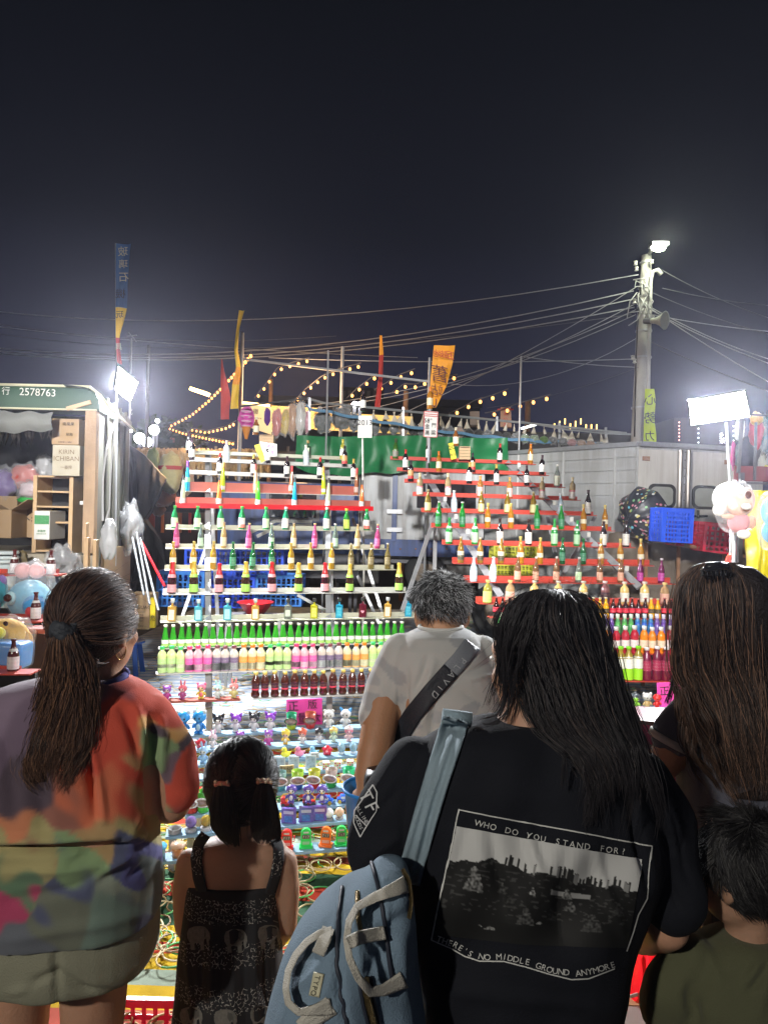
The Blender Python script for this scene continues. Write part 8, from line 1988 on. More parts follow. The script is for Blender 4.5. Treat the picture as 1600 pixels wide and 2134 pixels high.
def dress_mat():
 m=mat('black_white_dress_print',(.012,.012,.013),.85,var=0)
 nt=m.node_tree;b=nt.nodes['Principled BSDF'];L=nt.links.new
 c=nt.nodes.new('ShaderNodeTexCoord');s=nt.nodes.new('ShaderNodeSeparateXYZ');L(c.outputs['Object'],s.inputs[0])
 v=nt.nodes.new('ShaderNodeTexVoronoi');v.feature='DISTANCE_TO_EDGE';v.inputs['Scale'].default_value=95;L(c.outputs['Object'],v.inputs['Vector'])
 n=nt.nodes.new('ShaderNodeTexNoise');n.inputs['Scale'].default_value=160;n.inputs['Detail'].default_value=3;L(c.outputs['Object'],n.inputs['Vector'])
 r1=nt.nodes.new('ShaderNodeMath');r1.operation='LESS_THAN';r1.inputs[1].default_value=.05;L(v.outputs['Distance'],r1.inputs[0])
 r2=nt.nodes.new('ShaderNodeMath');r2.operation='GREATER_THAN';r2.inputs[1].default_value=.52;L(n.outputs['Fac'],r2.inputs[0])
 wv=nt.nodes.new('ShaderNodeMath');wv.operation='SINE';ml=nt.nodes.new('ShaderNodeMath');ml.operation='MULTIPLY';ml.inputs[1].default_value=62;L(s.outputs['Z'],ml.inputs[0]);L(ml.outputs[0],wv.inputs[0])
 gt_=nt.nodes.new('ShaderNodeMath');gt_.operation='GREATER_THAN';gt_.inputs[1].default_value=-.2;L(wv.outputs[0],gt_.inputs[0])
 m1=nt.nodes.new('ShaderNodeMath');m1.operation='MULTIPLY';L(r1.outputs[0],m1.inputs[0]);L(r2.outputs[0],m1.inputs[1])
 m2=nt.nodes.new('ShaderNodeMath');m2.operation='MULTIPLY';L(m1.outputs[0],m2.inputs[0]);L(gt_.outputs[0],m2.inputs[1])
 mx=nt.nodes.new('ShaderNodeMix');mx.data_type='RGBA';L(m2.outputs[0],mx.inputs[0]);mx.inputs[6].default_value=(.010,.010,.012,1);mx.inputs[7].default_value=(.32,.31,.28,1);L(mx.outputs[2],b.inputs['Base Color'])
 return m
DM=dress_mat()
dr=place('dress',me,DM,g);fn=surf_fn(dr)
def bez(fnb,path,w,off,name,mt,D_):return ribbon_on(fnb,path,w,off,g,name,mt,.003,4,30,D=D_)
fb=surf_fn(gb)
bez(fb,[(428,1740),(414,1760),(408,1790),(413,1830),(423,1866)],23,.006,'strap',DM,1.82)
bez(fb,[(574,1750),(580,1768),(580,1795),(573,1830),(562,1866)],23,.006,'strap',DM,1.82)
EM=mat('elephant_print',(.13,.125,.11),.85,var=.5,scale=150)
def eleph(cx,cy,s):
 pts=[(-26,-8),(-22,-18),(-10,-23),(4,-24),(14,-22),(20,-16),(25,-8),(26,4),(23,12),(24,20),(21,21),(18,12),(17,4),(13,6),(12,14),(13,30),(4,31),(3,16),(-6,14),(-10,16),(-9,30),(-18,30),(-20,14),(-25,4)]
 poly_on(fn,[(cx+x*s,cy+y*s)for x,y in pts],.0022,g,'elephant_print',EM,D=1.75)
 poly_on(fn,[(cx+x*s,cy+y*s)for x,y in[(6,-18),(16,-14),(17,-2),(10,4),(5,-6)]],.0032,g,'elephant_ear_print',mat('elephant_ear_print',(.07,.068,.06),.85),D=1.75)
for cx,cy in((415,1952),(492,1958),(560,1950),(400,2120),(470,2125),(545,2118)):eleph(cx,cy,.92)
for k in range(9):
 poly_on(fn,[(392+k*22,1917+3*math.sin(k)),(402+k*22,1920+3*math.sin(k))],.0022,g,'print_dash',EM,closed=False,w=2,D=1.75)
hb2=(.010,.009,.010)
mb=MB();c=P(503,1625,1.885);mb.ell(c,(.094,.098,.108),28,20);mb.ell(P(505,1680,1.87),(.062,.06,.05),18,12)
place('hair',remesh(mb,.006,2),coreb,g)
for i,(gp,sd)in enumerate(((P(463,1640,1.79),0),(P(552,1636,1.79),1))):
 cc,rr_=scalp_hair(c,(.096,.100,.110),gp,1500,12,20+i,.0009,mask=(lambda d:(d[:,1]<.6)&(d[:,0]<.02))if i==0 else(lambda d:(d[:,1]<.6)&(d[:,0]>-.02)),lift=1.0,jit=.02)
 strand_mesh('hair_strands',cc,rr_,haircols(len(cc),hb2,.3,(.03,.027,.027),.15),g)
P1=[(1632,452,474,.012,-.09),(1655,444,486,.020,-.08),(1690,438,494,.024,-.075),(1725,440,496,.022,-.075),(1750,458,498,.016,-.075),(1768,480,500,.008,-.075)]
P2=[(1630,540,562,.012,-.09),(1655,530,570,.020,-.08),(1690,524,578,.024,-.075),(1725,524,584,.022,-.075),(1748,528,584,.016,-.075),(1762,540,560,.008,-.075)]
for i,pt_ in enumerate((P1,P2)):
 mb=MB();loft(mb,[(y,a+3,b-3,d*.85,e)for y,a,b,d,e in pt_[:-1]],1.87);place('pigtail',remesh(mb,.005,2),coreb,g)
 cc,rr_=flow_hair(pt_,1.87,1300,14,30+i,40,wave=1.0,wf=.03,r=.0009,start=(0,.1),end=(.8,1.0),fly=.08);strand_mesh('pigtail_strands',cc,rr_,haircols(len(cc),hb2,.3,(.035,.03,.03),.15),g)
 x,y=((463,1636),(551,1631))[i]
 mb=MB();mb.tube([P(x+13*math.cos(a),y+7*math.sin(a),1.775)+FW*.012*math.sin(a)for a in[k*.4488 for k in range(15)]],.0055,8);tie=mb.build('hair_tie',mat('dusty_pink_tie',(.45,.22,.2),.5),g,smooth=True)
 for k in range(6 if i else 3):
  mb=MB();mb.ell(P(x-14+k*(5.5 if i else 12),y-6+5*(k%2),1.76),.0045,10,7);mb.build('pearl',mat('pearl',(.6,.52,.4),.2,metal=.3,coat=.6),tie,smooth=True)
# ---- man in the pale shirt
D=2.05
mn=person('grey haired man in a pale patterned t-shirt with a dark shoulder strap leaning forward',930,D)
mb=MB();hc=P(920,1276,2.11);q3=headparts(mb,hc,.94,(-.05,.97,-.22))
limb(mb,[(918,1290,2.1,40),(918,1330,2.08,46)])
loft(mb,[(1325,860,980,.06),(1360,822,1010,.1),(1450,822,1040,.14),(1600,830,1044,.14),(1850,830,1040,.13)],D)
limb(mb,[(838,1365,2.05,38),(800,1460,2.0,38),(782,1560,1.93,37),(770,1610,1.90,31),(762,1652,1.86,21)])
hw=P(760,1655,1.86);hand(mb,hw,(-.35,.30,-.55),(-.6,-.5,.45),.95,.75)
limb(mb,[(1010,1370,2.05,38),(1050,1480,2.02,36),(1045,1580,2.0,32),(990,1620,2.12,24)]);hand(mb,P(985,1622,2.14),(-.7,.6,0),(0,0,1),.95,.5,-1)
legs(mb,P(935,1900,D).x,D-.08,.80,None,.085,.10)
place('body',remesh(mb,.0072,2),SK2,mn);eyes(mn,q3,1.0);shoes(mn,P(935,1900,D).x,D-.08,.10,DSTEEL)
mb=MB();loft(mb,[(1304,892,945,.035,.02),(1311,868,972,.06,.01),(1322,846,992,.09),(1345,822,1010,.115),(1385,812,1030,.14),(1440,816,1044,.155),(1500,820,1052,.165),(1600,826,1052,.16),(1750,830,1050,.15),(1850,832,1046,.14)],D)
limb(mb,[(836,1360,2.05,42),(806,1430,2.02,44),(792,1480,2.0,43),(788,1492,1.99,43)]);limb(mb,[(1004,1365,2.05,42),(1030,1440,2.03,42),(1040,1500,2.02,40)])
me=remesh(mb,.0065,3);drape(me,[(850,1400,842,1520,8,-.016),(865,1440,890,1370,7,-.008),(876,1450,905,1380,6,.008),(975,1400,1030,1375,6,-.006),(980,1415,1035,1400,5,.006),(960,1440,1040,1470,9,-.006),(870,1530,900,1440,8,.008),(890,1560,905,1460,7,-.008),(835,1380,822,1480,8,.006)],.007,seed=6)
co=get_co(me);x,y=pxpy(co);rs=np.random.RandomState(3)
f1=sum(np.sin(x*rs.uniform(.02,.09)+y*rs.uniform(-.09,.09)+rs.uniform(0,6))for _ in range(6))
cols=np.where((f1>1.7)[:,None],np.array([[.40,.41,.42]]),np.array([[.52,.52,.50]]));cols=np.where((f1<-3.0)[:,None],np.array([[.43,.44,.45]]),cols);paint(me,cols)
ms=place('shirt',me,CLOTHA,mn);fm=surf_fn(ms)
mb=MB();pts=[P(918,1305,2.06)+RI*.062*math.cos(a)+FW*.05*math.sin(a)-UP*.012*(1-math.sin(a))*.2 for a in[k*.2618 for k in range(25)]];mb.tube(pts,.006,8);mb.build('collar',mat('pale_collar',(.5,.5,.48),.85),mn,smooth=True)
st=thing('shoulder_bag','wide grey and black shoulder strap of a bag across the back of the man','bag',P(820,1600,1.9))
ribbon_on(fm,[(985,1342),(960,1375),(935,1402)],38,.006,st,'grey_strap',mat('grey_webbing',(.22,.24,.27),.5,bump=.3,bscale=200),.004,5,30,D=1.9)
ribbon_on(fm,[(940,1397),(900,1442),(860,1490),(832,1535),(816,1585),(805,1630)],38,.0065,st,'black_strap',mat('black_webbing',(.02,.022,.03),.6,bump=.3,bscale=200),.004,5,40,D=1.9)
text_path(fm,'PLAVID',[(962,1380),(905,1448)],13,st,'strap_lettering',mat('pale_lettering',(.42,.44,.46),.6),.0125)
mb=MB();mb.box(P(845,1700,1.84),(.22,.1,.24),bevel=.03);mb.build('bag_body',BLACK,st,smooth=True)
ch=P(920,1252,2.12);mbm=MB();mbm.ell(ch,(.082,.098,.082),26,18);place('hair',remesh(mbm,.006,2),coreb,mn)
cc,rr_=short_hair(ch,(.083,.099,.083),(.1,-.15,1),6500,.026,6,5,.0008,mask=lambda d:(d[:,2]>-.72+.0*d[:,0])&~((d[:,1]>.2)&(d[:,2]<.1)),lift=.45)
rs=np.random.RandomState(2);gcol=haircols(len(cc),(.018,.018,.018),.3,None,0,rs)
m_=rs.rand(len(cc))<.33+.18*np.clip((cc[:,0,0]-ch.x)/.08,-1,1);gcol[m_]=np.array([.36,.37,.38])*(1+.2*rs.randn(m_.sum(),1));strand_mesh('hair_strands',cc,rr_,np.clip(gcol,.004,.8),mn)
bk2=thing('ring_basket','bright blue plastic basket held by the grey haired man','basket',P(735,1790,1.85))
mb=MB();c0_=P(780,1645,1.9);c1_=P(776,1800,1.9)
prof=[(c1_,.058),(c0_,.080),(c0_+Vector((0,0,.006)),.086),(c0_+Vector((0,0,.006)),.080),(c1_+Vector((0,0,.006)),.054)]
vs=[c+Vector((math.cos(2*math.pi*k/28)*r,math.sin(2*math.pi*k/28)*r,0))for c,r in prof for k in range(28)]
mb.add(vs,[(i*28+k,i*28+(k+1)%28,(i+1)*28+(k+1)%28,(i+1)*28+k)for i in range(4)for k in range(28)]+[tuple(range(28))[::-1],tuple(4*28+k for k in range(28))])
mb.build('basket_body',mat('bright_blue_plastic',(.01,.24,.72),.35),bk2,smooth=True)
mb=MB();mb.tube([c0_+Vector((math.cos(a)*.084,math.sin(a)*.084,.004))for a in[k*.2244 for k in range(29)]],.005,8);mb.build('rim',MATS['bright_blue_plastic'],bk2,smooth=True)
# ---- woman in the black printed shirt
D=1.2
w2=person('woman with a loose black ponytail in a black t-shirt with large printed photograph',1100,D)
mb=MB();hc=P(1130,1380,1.215);q4=headparts(mb,hc,.98,(-.62,.78,-.08))
limb(mb,[(1122,1430,1.22,60),(1105,1520,1.21,72)])
loft(mb,[(1515,985,1215,.05),(1550,900,1290,.075),(1620,870,1320,.085),(1800,875,1330,.098),(2100,905,1245,.11),(2500,910,1245,.115)],D)
limb(mb,[(858,1620,1.2,44),(800,1700,1.19,46),(782,1790,1.18,48),(800,1800,1.40,36),(850,1790,1.50,28)]);hand(mb,P(858,1788,1.52),(.85,.5,.1),(0,0,1),.92,.5)
limb(mb,[(1328,1640,1.2,44),(1384,1760,1.2,46),(1390,1932,1.2,46),(1350,1950,1.38,38),(1290,1950,1.48,30)]);hand(mb,P(1282,1948,1.5),(-.85,.5,.1),(0,0,1),.92,.5,-1)
legs(mb,P(1100,1900,D).x,D,.82,None,.088,.09)
place('body',remesh(mb,.009,3),SK1,w2);eyes(w2,q4,.98);shoes(w2,P(1100,1900,D).x,D,.09,WHITE)
mb=MB();loft(mb,[(1500,1010,1165,.055),(1510,965,1205,.070),(1528,915,1262,.088),(1555,872,1318,.106),(1600,840,1352,.122),(1680,832,1372,.133),(1800,838,1368,.14),(1900,850,1334,.143),(2000,862,1300,.145),(2134,880,1276,.148),(2300,892,1270,.15)],D,pw=2.5)
limb(mb,[(862,1600,1.2,66),(808,1690,1.19,68),(786,1760,1.18,66),(786,1778,1.18,66)]);limb(mb,[(1335,1625,1.2,62),(1385,1720,1.2,66),(1394,1840,1.2,64),(1392,1878,1.2,62)])
me=remesh(mb,.0065,3)
drape(me,[(1340,1600,1400,1780,8,-.010),(1360,1600,1425,1800,6,.008),(1318,1640,1345,1850,9,-.016),(1300,1560,1335,1660,8,.008),(1390,1840,1425,1900,9,-.008),(1410,1700,1440,1850,6,-.006),(905,1650,870,1850,10,-.012),(960,1700,920,1900,14,.008),(1020,1720,1060,1900,16,-.010),(1100,1720,1130,1830,12,.010),(1180,1760,1170,1950,16,-.008),(940,1540,880,1700,8,.006),(780,1700,830,1640,8,-.006),(870,2050,1280,2100,16,.006),(1240,1760,1300,1950,12,.008),(760,1790,830,1740,8,.006)],.012,seed=9)
TM=mat('black_cotton',(.007,.008,.0125),.85,var=.12,bump=.25,bscale=420,spec=.25)
ws=place('shirt',me,TM,w2);fw_=surf_fn(ws)
PRN=mat('grey_screen_print',(.6,.6,.57),.7,var=.15,scale=60);
CR_=[(957,1688),(1356,1763),(1350,1830),(1346,1872),(1328,1905),(1318,1940),(1303,1982)]
poly_on(fw_,CR_,.0024,w2,'print_border',PRN,closed=False,w=2.6)
poly_on(fw_,[(957,1686),(938,1780),(900,1958)],.0024,w2,'print_border',PRN,closed=False,w=2.6)
poly_on(fw_,[(900,1958),(940,1975),(970,1993),(1000,2003),(1050,2003),(1095,2014),(1140,2028),(1190,2040),(1225,2038),(1278,2018)],.0024,w2,'print_border',PRN,closed=False,w=2.6)
text_path(fw_,'WHO DO YOU STAND FOR?',[(998,1716),(1060,1731),(1130,1748),(1210,1762),(1298,1774)],12.5,w2,'print_lettering',PRN)
text_path(fw_,"THERE'S NO MIDDLE GROUND ANYMORE",[(916,1956),(950,1968),(982,1988),(1010,1995),(1050,1993),(1100,2004),(1150,2022),(1200,2028),(1235,2022),(1274,2010)],12.5,w2,'print_lettering',PRN)
NU,NVv=170,110
q00,q10,q11,q01=(952,1722),(1338,1791),(1306,1975),(905,1945)
rs=np.random.RandomState(4)
ppl=[(rs.uniform(.28,.97),rs.uniform(.04,.09),rs.rand())for _ in range(46)]
figs=[(.15,.47,.045,.11,.30),(.46,.50,.015,.04,.45),(.64,.48,.025,.05,.30),(.45,.75,.04,.08,.13),(.80,.77,.05,.09,.10),(.67,.60,.03,.05,.20),(.52,.78,.014,.012,.5),(.28,.88,.026,.014,.5),(.22,.87,.010,.012,.5),(.30,.50,.02,.05,.1),(.36,.62,.03,.06,.06),(.92,.60,.03,.07,.08),(.58,.70,.03,.06,.05)]
def ridge(u):return.24+.13*u+.02*math.sin(u*19)+.015*math.sin(u*47+1)
def shade(u,v):
 rd_=ridge(u)+(.06*math.exp(-((u-.0)/.12)**2))
 for(cx,h,t_)in ppl:
  if abs(u-cx)<.0055+.002*t_ and rd_-h<v<rd_+.02:return.02 if t_<.8 else.25
  if(u-cx)**2+((v-rd_+h)*.6)**2<.00004:return.02
 if v<rd_-.02*abs(noise.noise(Vector((u*40,0,2)))):return.55
 for(cx,cy,rx,ry,g_)in figs:
  hd_=((u-cx+rx*.25)/(rx*.38))**2+((v-cy+ry*.95)/(ry*.30))**2;w_=rx*(.55+.45*(v-cy+ry*.6)/ry)
  if hd_<1 or(cy-ry*.65<v<cy+ry*.8+.02*noise.noise(Vector((u*30,0,1)))and abs(u-cx)<w_+.006*noise.noise(Vector((v*60,cx*9,1)))):return max(.012,g_*(.45+.9*noise.noise(Vector((u*75,v*40,7)))))
 if.55<u<.76 and abs(v-(.47+.06*(u-.55)))<.025:return.30
 n_=noise.noise(Vector((u*30,v*40,1)))
 return.05 if n_>.35 and v<.75 else.012
mb=MB();cols=[]
for j in range(NVv+1):
 for i in range(NU+1):
  u=i/NU;v=j/NVv
  x=(q00[0]*(1-u)+q10[0]*u)*(1-v)+(q01[0]*(1-u)+q11[0]*u)*v;y=(q00[1]*(1-u)+q10[1]*u)*(1-v)+(q01[1]*(1-u)+q11[1]*u)*v
  y+=14*v*math.sin(u*3.14)*.6
  mb.v.append(tuple(fw_(x,y,.002)or P(x,y,1.08)));s_=shade(u,v);cols.append((s_,s_,s_*.97))
W_=NU+1;mb.f=[(j*W_+i,j*W_+i+1,(j+1)*W_+i+1,(j+1)*W_+i)for j in range(NVv)for i in range(NU)];mb.m=[0]*len(mb.f)
PA=attr_mat('photo_screen_print',.7);o=mb.build('printed_photograph',PA,w2,smooth=True);paint(o.data,np.array(cols))
WP_=mat('white_emblem_print',(.6,.6,.6),.7)
E=[(779,1637),(787,1652),(785,1690),(752,1745),(739,1715),(741,1690)]
poly_on(fw_,E,.0024,w2,'emblem_outline',WP_,closed=True,w=2.4);poly_on(fw_,[(744,1700),(766,1722)],.0024,w2,'emblem_outline',WP_,closed=False,w=2.2)
text_path(fw_,'TF',[(765,1660),(776,1682)],26,w2,'emblem_lettering',WP_);text_path(fw_,'ALLINE',[(748,1684),(766,1714)],8,w2,'emblem_lettering',WP_);text_path(fw_,'GOODS',[(744,1702),(754,1726)],7,w2,'emblem_lettering',WP_)
HR=[(1228,1118,1186,.03,.02),(1238,1085,1215,.055,.01),(1262,1056,1240,.075),(1300,1042,1254,.088),(1345,1060,1266,.094),(1390,1080,1278,.092,-.01),(1440,1094,1288,.085,-.03),(1490,1106,1306,.070,-.06),(1530,1128,1326,.052,-.09),(1570,1180,1345,.038,-.12),(1620,1215,1352,.024,-.14),(1680,1235,1345,.014,-.15),(1720,1245,1330,.008,-.15)]
mb=MB();loft(mb,[(y,a+(b-a)*.05+2,b-(b-a)*.06-2,d*.9,e[0]if e else 0)for y,a,b,d,*e in HR[:-3]],1.21,pw=2.1);me=remesh(mb,.006,3);drape(me,[(1110,1240,1085,1400,12,-.010),(1160,1240,1200,1500,14,-.008),(1200,1250,1270,1450,10,-.008),(1130,1300,1150,1500,12,.008)],.010,seed=12);place('hair',me,coreb,w2)
hk=(.020,.017,.019)
cc,rr_=flow_hair(HR,1.21,3600,15,41,200,wave=2.6,wf=.02,r=.00085,jit=.18,start=(0,.28),end=(.50,.92),fly=.07,push=1.0);strand_mesh('hair_strands',cc,rr_,haircols(len(cc),hk,.35,(.06,.045,.04),.14),w2)
cc,rr_=flow_hair([(1228,1100,1190,.03,.0),(1262,1054,1220,.08),(1300,1040,1200,.09),(1345,1040,1160,.092),(1400,1046,1120,.085),(1450,1050,1110,.07),(1500,1030,1120,.06),(1540,1010,1140,.05)],1.205,260,22,43,20,wave=5,wf=.02,r=.0006,start=(.1,.5),end=(.5,1),fly=.5,thetas=(1.7,3.1));strand_mesh('loose_hair_wisps',cc,rr_,haircols(len(cc),hk,.3),w2)
cc,rr_=flow_hair([(1400,1200,1290,.08,-.02),(1480,1200,1320,.06,-.06),(1560,1230,1350,.04,-.12),(1640,1225,1375,.03,-.14),(1700,1215,1385,.02,-.145),(1760,1220,1380,.01,-.145)],1.21,420,24,44,26,wave=5,wf=.018,r=.0006,start=(0,.3),end=(.5,1),fly=.2);strand_mesh('loose_hair_wisps',cc,rr_,haircols(len(cc),hk,.3),w2)
def curve_hair(parent,paths,D,N,spread,seed,r=.0006,col=hk,name='loose_hair_wisps'):
 rs=np.random.RandomState(seed);out=[]
 for path in paths:
  ps=np.array(path,float);t=np.linspace(0,1,20);s=np.linspace(0,1,len(ps));X=np.interp(t,s,ps[:,0]);Yq=np.interp(t,s,ps[:,1])
  for _ in range(3):X[1:-1]=(X[:-2]+X[2:]+X[1:-1])/3;Yq[1:-1]=(Yq[:-2]+Yq[2:]+Yq[1:-1])/3
  dd_=np.interp(t,s,ps[:,2])
  for k in range(N):
   e=rs.randn(2)*spread*(t[:,None]**1.2);out.append(PV(X+e[:,0]+2*np.sin(t*7+rs.rand()*6)*t,Yq+e[:,1]*.5,D+dd_+rs.randn()*.004))
 out=np.array(out);strand_mesh(name,out,r*(1-.7*np.linspace(0,1,20)[None])*np.ones((len(out),1)),haircols(len(out),col,.3),parent)
curve_hair(w2,[[(1058,1420,-.05),(1052,1460,-.04),(1035,1492,-.05),(1000,1500,-.08)],[(1060,1440,-.05),(1060,1480,-.05),(1040,1505,-.06),(1000,1512,-.1)],[(1044,1340,-.04),(1036,1400,-.03),(1026,1440,-.02),(1018,1470,-.0)],[(1050,1300,-.05),(1034,1360,-.02),(1042,1420,-.02),(1030,1450,-.01)],[(1080,1450,-.06),(1090,1480,-.08),(1120,1500,-.1),(1180,1520,-.13)]],1.2,16,7,3)
curve_hair(w2,[[(1180,1520,-.11),(1175,1580,-.145),(1172,1640,-.15)],[(1200,1530,-.11),(1215,1600,-.15),(1235,1680,-.155),(1222,1720,-.155)],[(1230,1540,-.11),(1245,1620,-.15),(1225,1700,-.155)]],1.21,22,6,5)
for par_,c_,rr0,sd_,col_ in((w1,P(198,1286,1.54),(.088,.100,.103),71,hb),(g,P(503,1625,1.885),(.096,.1,.110),72,hb2),(w2,P(1150,1320,1.21),(.088,.09,.098),73,hk)):
 cc,rr_=short_hair(c_,rr0,(0,-.3,1),150,.05,9,sd_,.00035,mask=lambda d:(d[:,1]<.6)&(d[:,2]>-.5),lift=.30,stick=.35);strand_mesh('flyaway_hair',cc,rr_,haircols(len(cc),col_,.3),par_)
Db=1.06
bg_=thing('denim_bag','faded blue denim duffel bag with cream webbing handles hanging from the shoulder','bag',P(720,2100,Db))
DEN=mat('faded_denim',(.155,.225,.295),.85,var=.22,scale=14,bump=.35,bscale=380)
mb=MB();loft(mb,[(1797,792,832,.02),(1806,778,846,.04),(1830,762,855,.06),(1850,735,858,.072),(1870,690,861,.084),(1900,652,864,.095),(1950,612,868,.105),(2010,584,872,.112),(2080,563,880,.116),(2134,550,888,.118),(2260,540,896,.115),(2330,560,890,.10)],Db,pw=2.4)
me=remesh(mb,.005,3)
drape(me,[(712,1850,704,1990,5,-.012),(704,1990,722,2134,5,-.012),(640,1990,690,1900,12,-.008),(620,2060,680,2000,14,.008),(770,1950,850,1900,16,-.014),(760,2040,800,1960,18,-.012),(830,1960,850,2080,12,.008),(660,2100,700,2010,10,.007),(735,1860,760,2060,7,.010),(800,1830,812,1950,6,.008)],.010,seed=14)
bb_=place('bag_body',me,DEN,bg_);fbg=surf_fn(bb_)
PIP=mat('dark_navy_piping',(.02,.025,.04),.6)
def tube_on(path,r,name,mt,off=.002,par=bg_,D_=1.0):
 ps=np.array(path,float);t=np.linspace(0,1,40);s=np.linspace(0,1,len(ps));X=np.interp(t,s,ps[:,0]);Yq=np.interp(t,s,ps[:,1])
 for _ in range(4):X[1:-1]=(X[:-2]+X[2:]+X[1:-1])/3;Yq[1:-1]=(Yq[:-2]+Yq[2:]+Yq[1:-1])/3
 mb=MB();mb.tube([fbg(x,y,off)or P(x,y,D_)for x,y in zip(X,Yq)],r,8);return mb.build(name,mt,par,smooth=True)
tube_on([(714,1852),(708,1900),(700,1960),(704,2020),(712,2080),(726,2140)],.0032,'piping',PIP)
tube_on([(776,1800),(786,1835),(797,1880),(804,1930),(810,1990),(816,2040)],.0032,'piping',PIP)
tube_on([(838,1816),(850,1840),(854,1880),(850,1915)],.0035,'zip',mat('brass_zip',(.25,.18,.08),.35,metal=.8,bump=1,bscale=900))
tube_on([(746,1862),(744,1910),(752,1960)],.0035,'zip',MATS['brass_zip']);tube_on([(758,2040),(764,2090),(778,2140)],.006,'zip',MATS['brass_zip'])
tube_on([(748,2040),(754,2090),(766,2140)],.0028,'piping',PIP);tube_on([(770,2036),(778,2090),(792,2140)],.0028,'piping',PIP)
WEB=mat('cream_webbing',(.56,.53,.46),.85,var=.08,bump=.6,bscale=500)
hl=lambda a:(lambda t:a*math.sin(math.pi*min(1,max(0,t))))
ribbon_on(fbg,[(692,1940),(668,1946),(640,1964),(616,1992),(600,2026),(595,2062),(600,2092),(622,2112),(655,2108),(690,2100)],lambda t:14+20*max(0,t-.8)*5,.004,bg_,'handle',WEB,.003,5,70,D=1.0,lift=hl(.03))
ribbon_on(fbg,[(684,1936),(676,1960),(662,1990)],26,.003,bg_,'handle_tab',WEB,.003,4,20,D=1.0,lift=hl(.012));ribbon_on(fbg,[(690,2098),(660,2118),(630,2146)],40,.003,bg_,'handle_tab',WEB,.003,4,20,D=1.0)
ribbon_on(fbg,[(848,1844),(815,1858),(780,1872),(744,1892),(727,1922),(722,1960),(728,2000),(746,2040),(772,2070),(800,2066),(842,2044)],lambda t:14+22*abs(2*t-1)**3,.004,bg_,'handle',WEB,.003,5,90,D=1.0,lift=hl(.035))
ribbon_on(fbg,[(724,1968),(750,1956),(782,1950),(802,1946)],26,.004,bg_,'handle_wrap',WEB,.004,5,30,D=1.0,lift=lambda t:.035*(1-t)+.012)
tg_=ribbon_on(fbg,[(664,2030),(654,2078)],22,.003,bg_,'brand_tag',mat('ivory_tag',(.55,.52,.36),.6),.002,3,10,D=1.0)
ft=surf_fn(tg_);text_path(ft,'TYPO',[(662,2038),(654,2070)],11,bg_,'tag_lettering',INK,.001,D=.98)
SD=mat('washed_denim_strap',(.25,.33,.38),.85,var=.2,scale=12,bump=.3,bscale=380)
ribbon_on(fw_,[(950,1500),(935,1550),(912,1620),(888,1700),(866,1780),(850,1842)],lambda t:55-5*t,.006,bg_,'shoulder_strap',SD,.006,14,60,D=1.1,folds=.0035)
mb=MB();q=P(950,1496,1.16);mb.tube([P(922,1492,1.18),P(982,1500,1.18)],.012,10);mb.build('strap_top',SD,bg_,smooth=True)
# ---- long haired woman on the right
D=1.5
w3=person('woman with very long dark brown hair in a navy t-shirt with white cuffs',1540,D)
mb=MB();hc=P(1508,1304,1.5);q5=headparts(mb,hc,.98,(-.45,.88,-.15))
limb(mb,[(1515,1370,1.5,38),(1520,1450,1.5,44)])
loft(mb,[(1455,1445,1625,.05),(1500,1425,1680,.1),(1700,1440,1685,.12),(1950,1440,1690,.14)],D)
limb(mb,[(1445,1490,1.5,38),(1402,1560,1.5,38),(1372,1610,1.52,32),(1350,1600,1.72,26),(1365,1570,1.86,21)]);hand(mb,P(1367,1566,1.88),(.1,.9,.2),(0,0,1),.92,.6)
limb(mb,[(1665,1490,1.5,38),(1710,1600,1.5,36),(1700,1650,1.7,24)]);hand(mb,P(1698,1650,1.72),(-.3,.9,0),(0,0,1),.92,.5,-1)
legs(mb,P(1560,1900,D).x,D,.80,None,.085,.09);place('body',remesh(mb,.009,3),SK1,w3);eyes(w3,q5,.98);shoes(w3,P(1560,1900,D).x,D,.09,BLACK)
NV=mat('dark_navy_cotton',(.085,.09,.12),.85,var=.12,bump=.25,bscale=420,sheen=.1)
mb=MB();loft(mb,[(1440,1470,1600,.05),(1452,1440,1640,.075),(1475,1418,1680,.1),(1520,1412,1695,.12),(1600,1418,1700,.13),(1700,1425,1700,.135),(1850,1425,1705,.14),(1990,1425,1710,.14)],D);limb(mb,[(1450,1480,1.5,46),(1418,1518,1.5,48),(1406,1536,1.5,49)],ends=True);limb(mb,[(1665,1490,1.5,46),(1700,1570,1.5,46)])
me=remesh(mb,.0065,3);drape(me,[(1430,1590,1450,1500,9,-.012),(1440,1680,1470,1580,12,-.008),(1400,1500,1440,1560,8,.005)],.008,seed=15);s3=place('shirt',me,NV,w3);f3=surf_fn(s3)
mb=MB();a_=P(1356,1524,1.49);b_=P(1448,1568,1.49);cen=(a_+b_)/2;ax=(b_-a_).normalized();rad_=(b_-a_).length/2
up2=(ax.cross(FW)).normalized();
vs=[]
for t_ in(-.0075,.0075):
 for k in range(32):
  an=2*math.pi*k/32;vs.append(cen+ax*rad_*1.0*math.cos(an)+FW*rad_*.98*math.sin(an)+up2*t_)
vs2=[cen+(v-cen)*.9 for v in vs]
mb.add(vs+vs2,[(k,(k+1)%32,32+(k+1)%32,32+k)for k in range(32)]+[(64+k,96+k,96+(k+1)%32,64+(k+1)%32)for k in range(32)]+[(k,64+k,64+(k+1)%32,(k+1)%32)for k in range(32)]+[(32+k,32+(k+1)%32,96+(k+1)%32,96+k)for k in range(32)])
mb.build('white_cuff',mat('white_cotton',(.62,.60,.54),.85,bump=.2,bscale=300),w3,smooth=True)
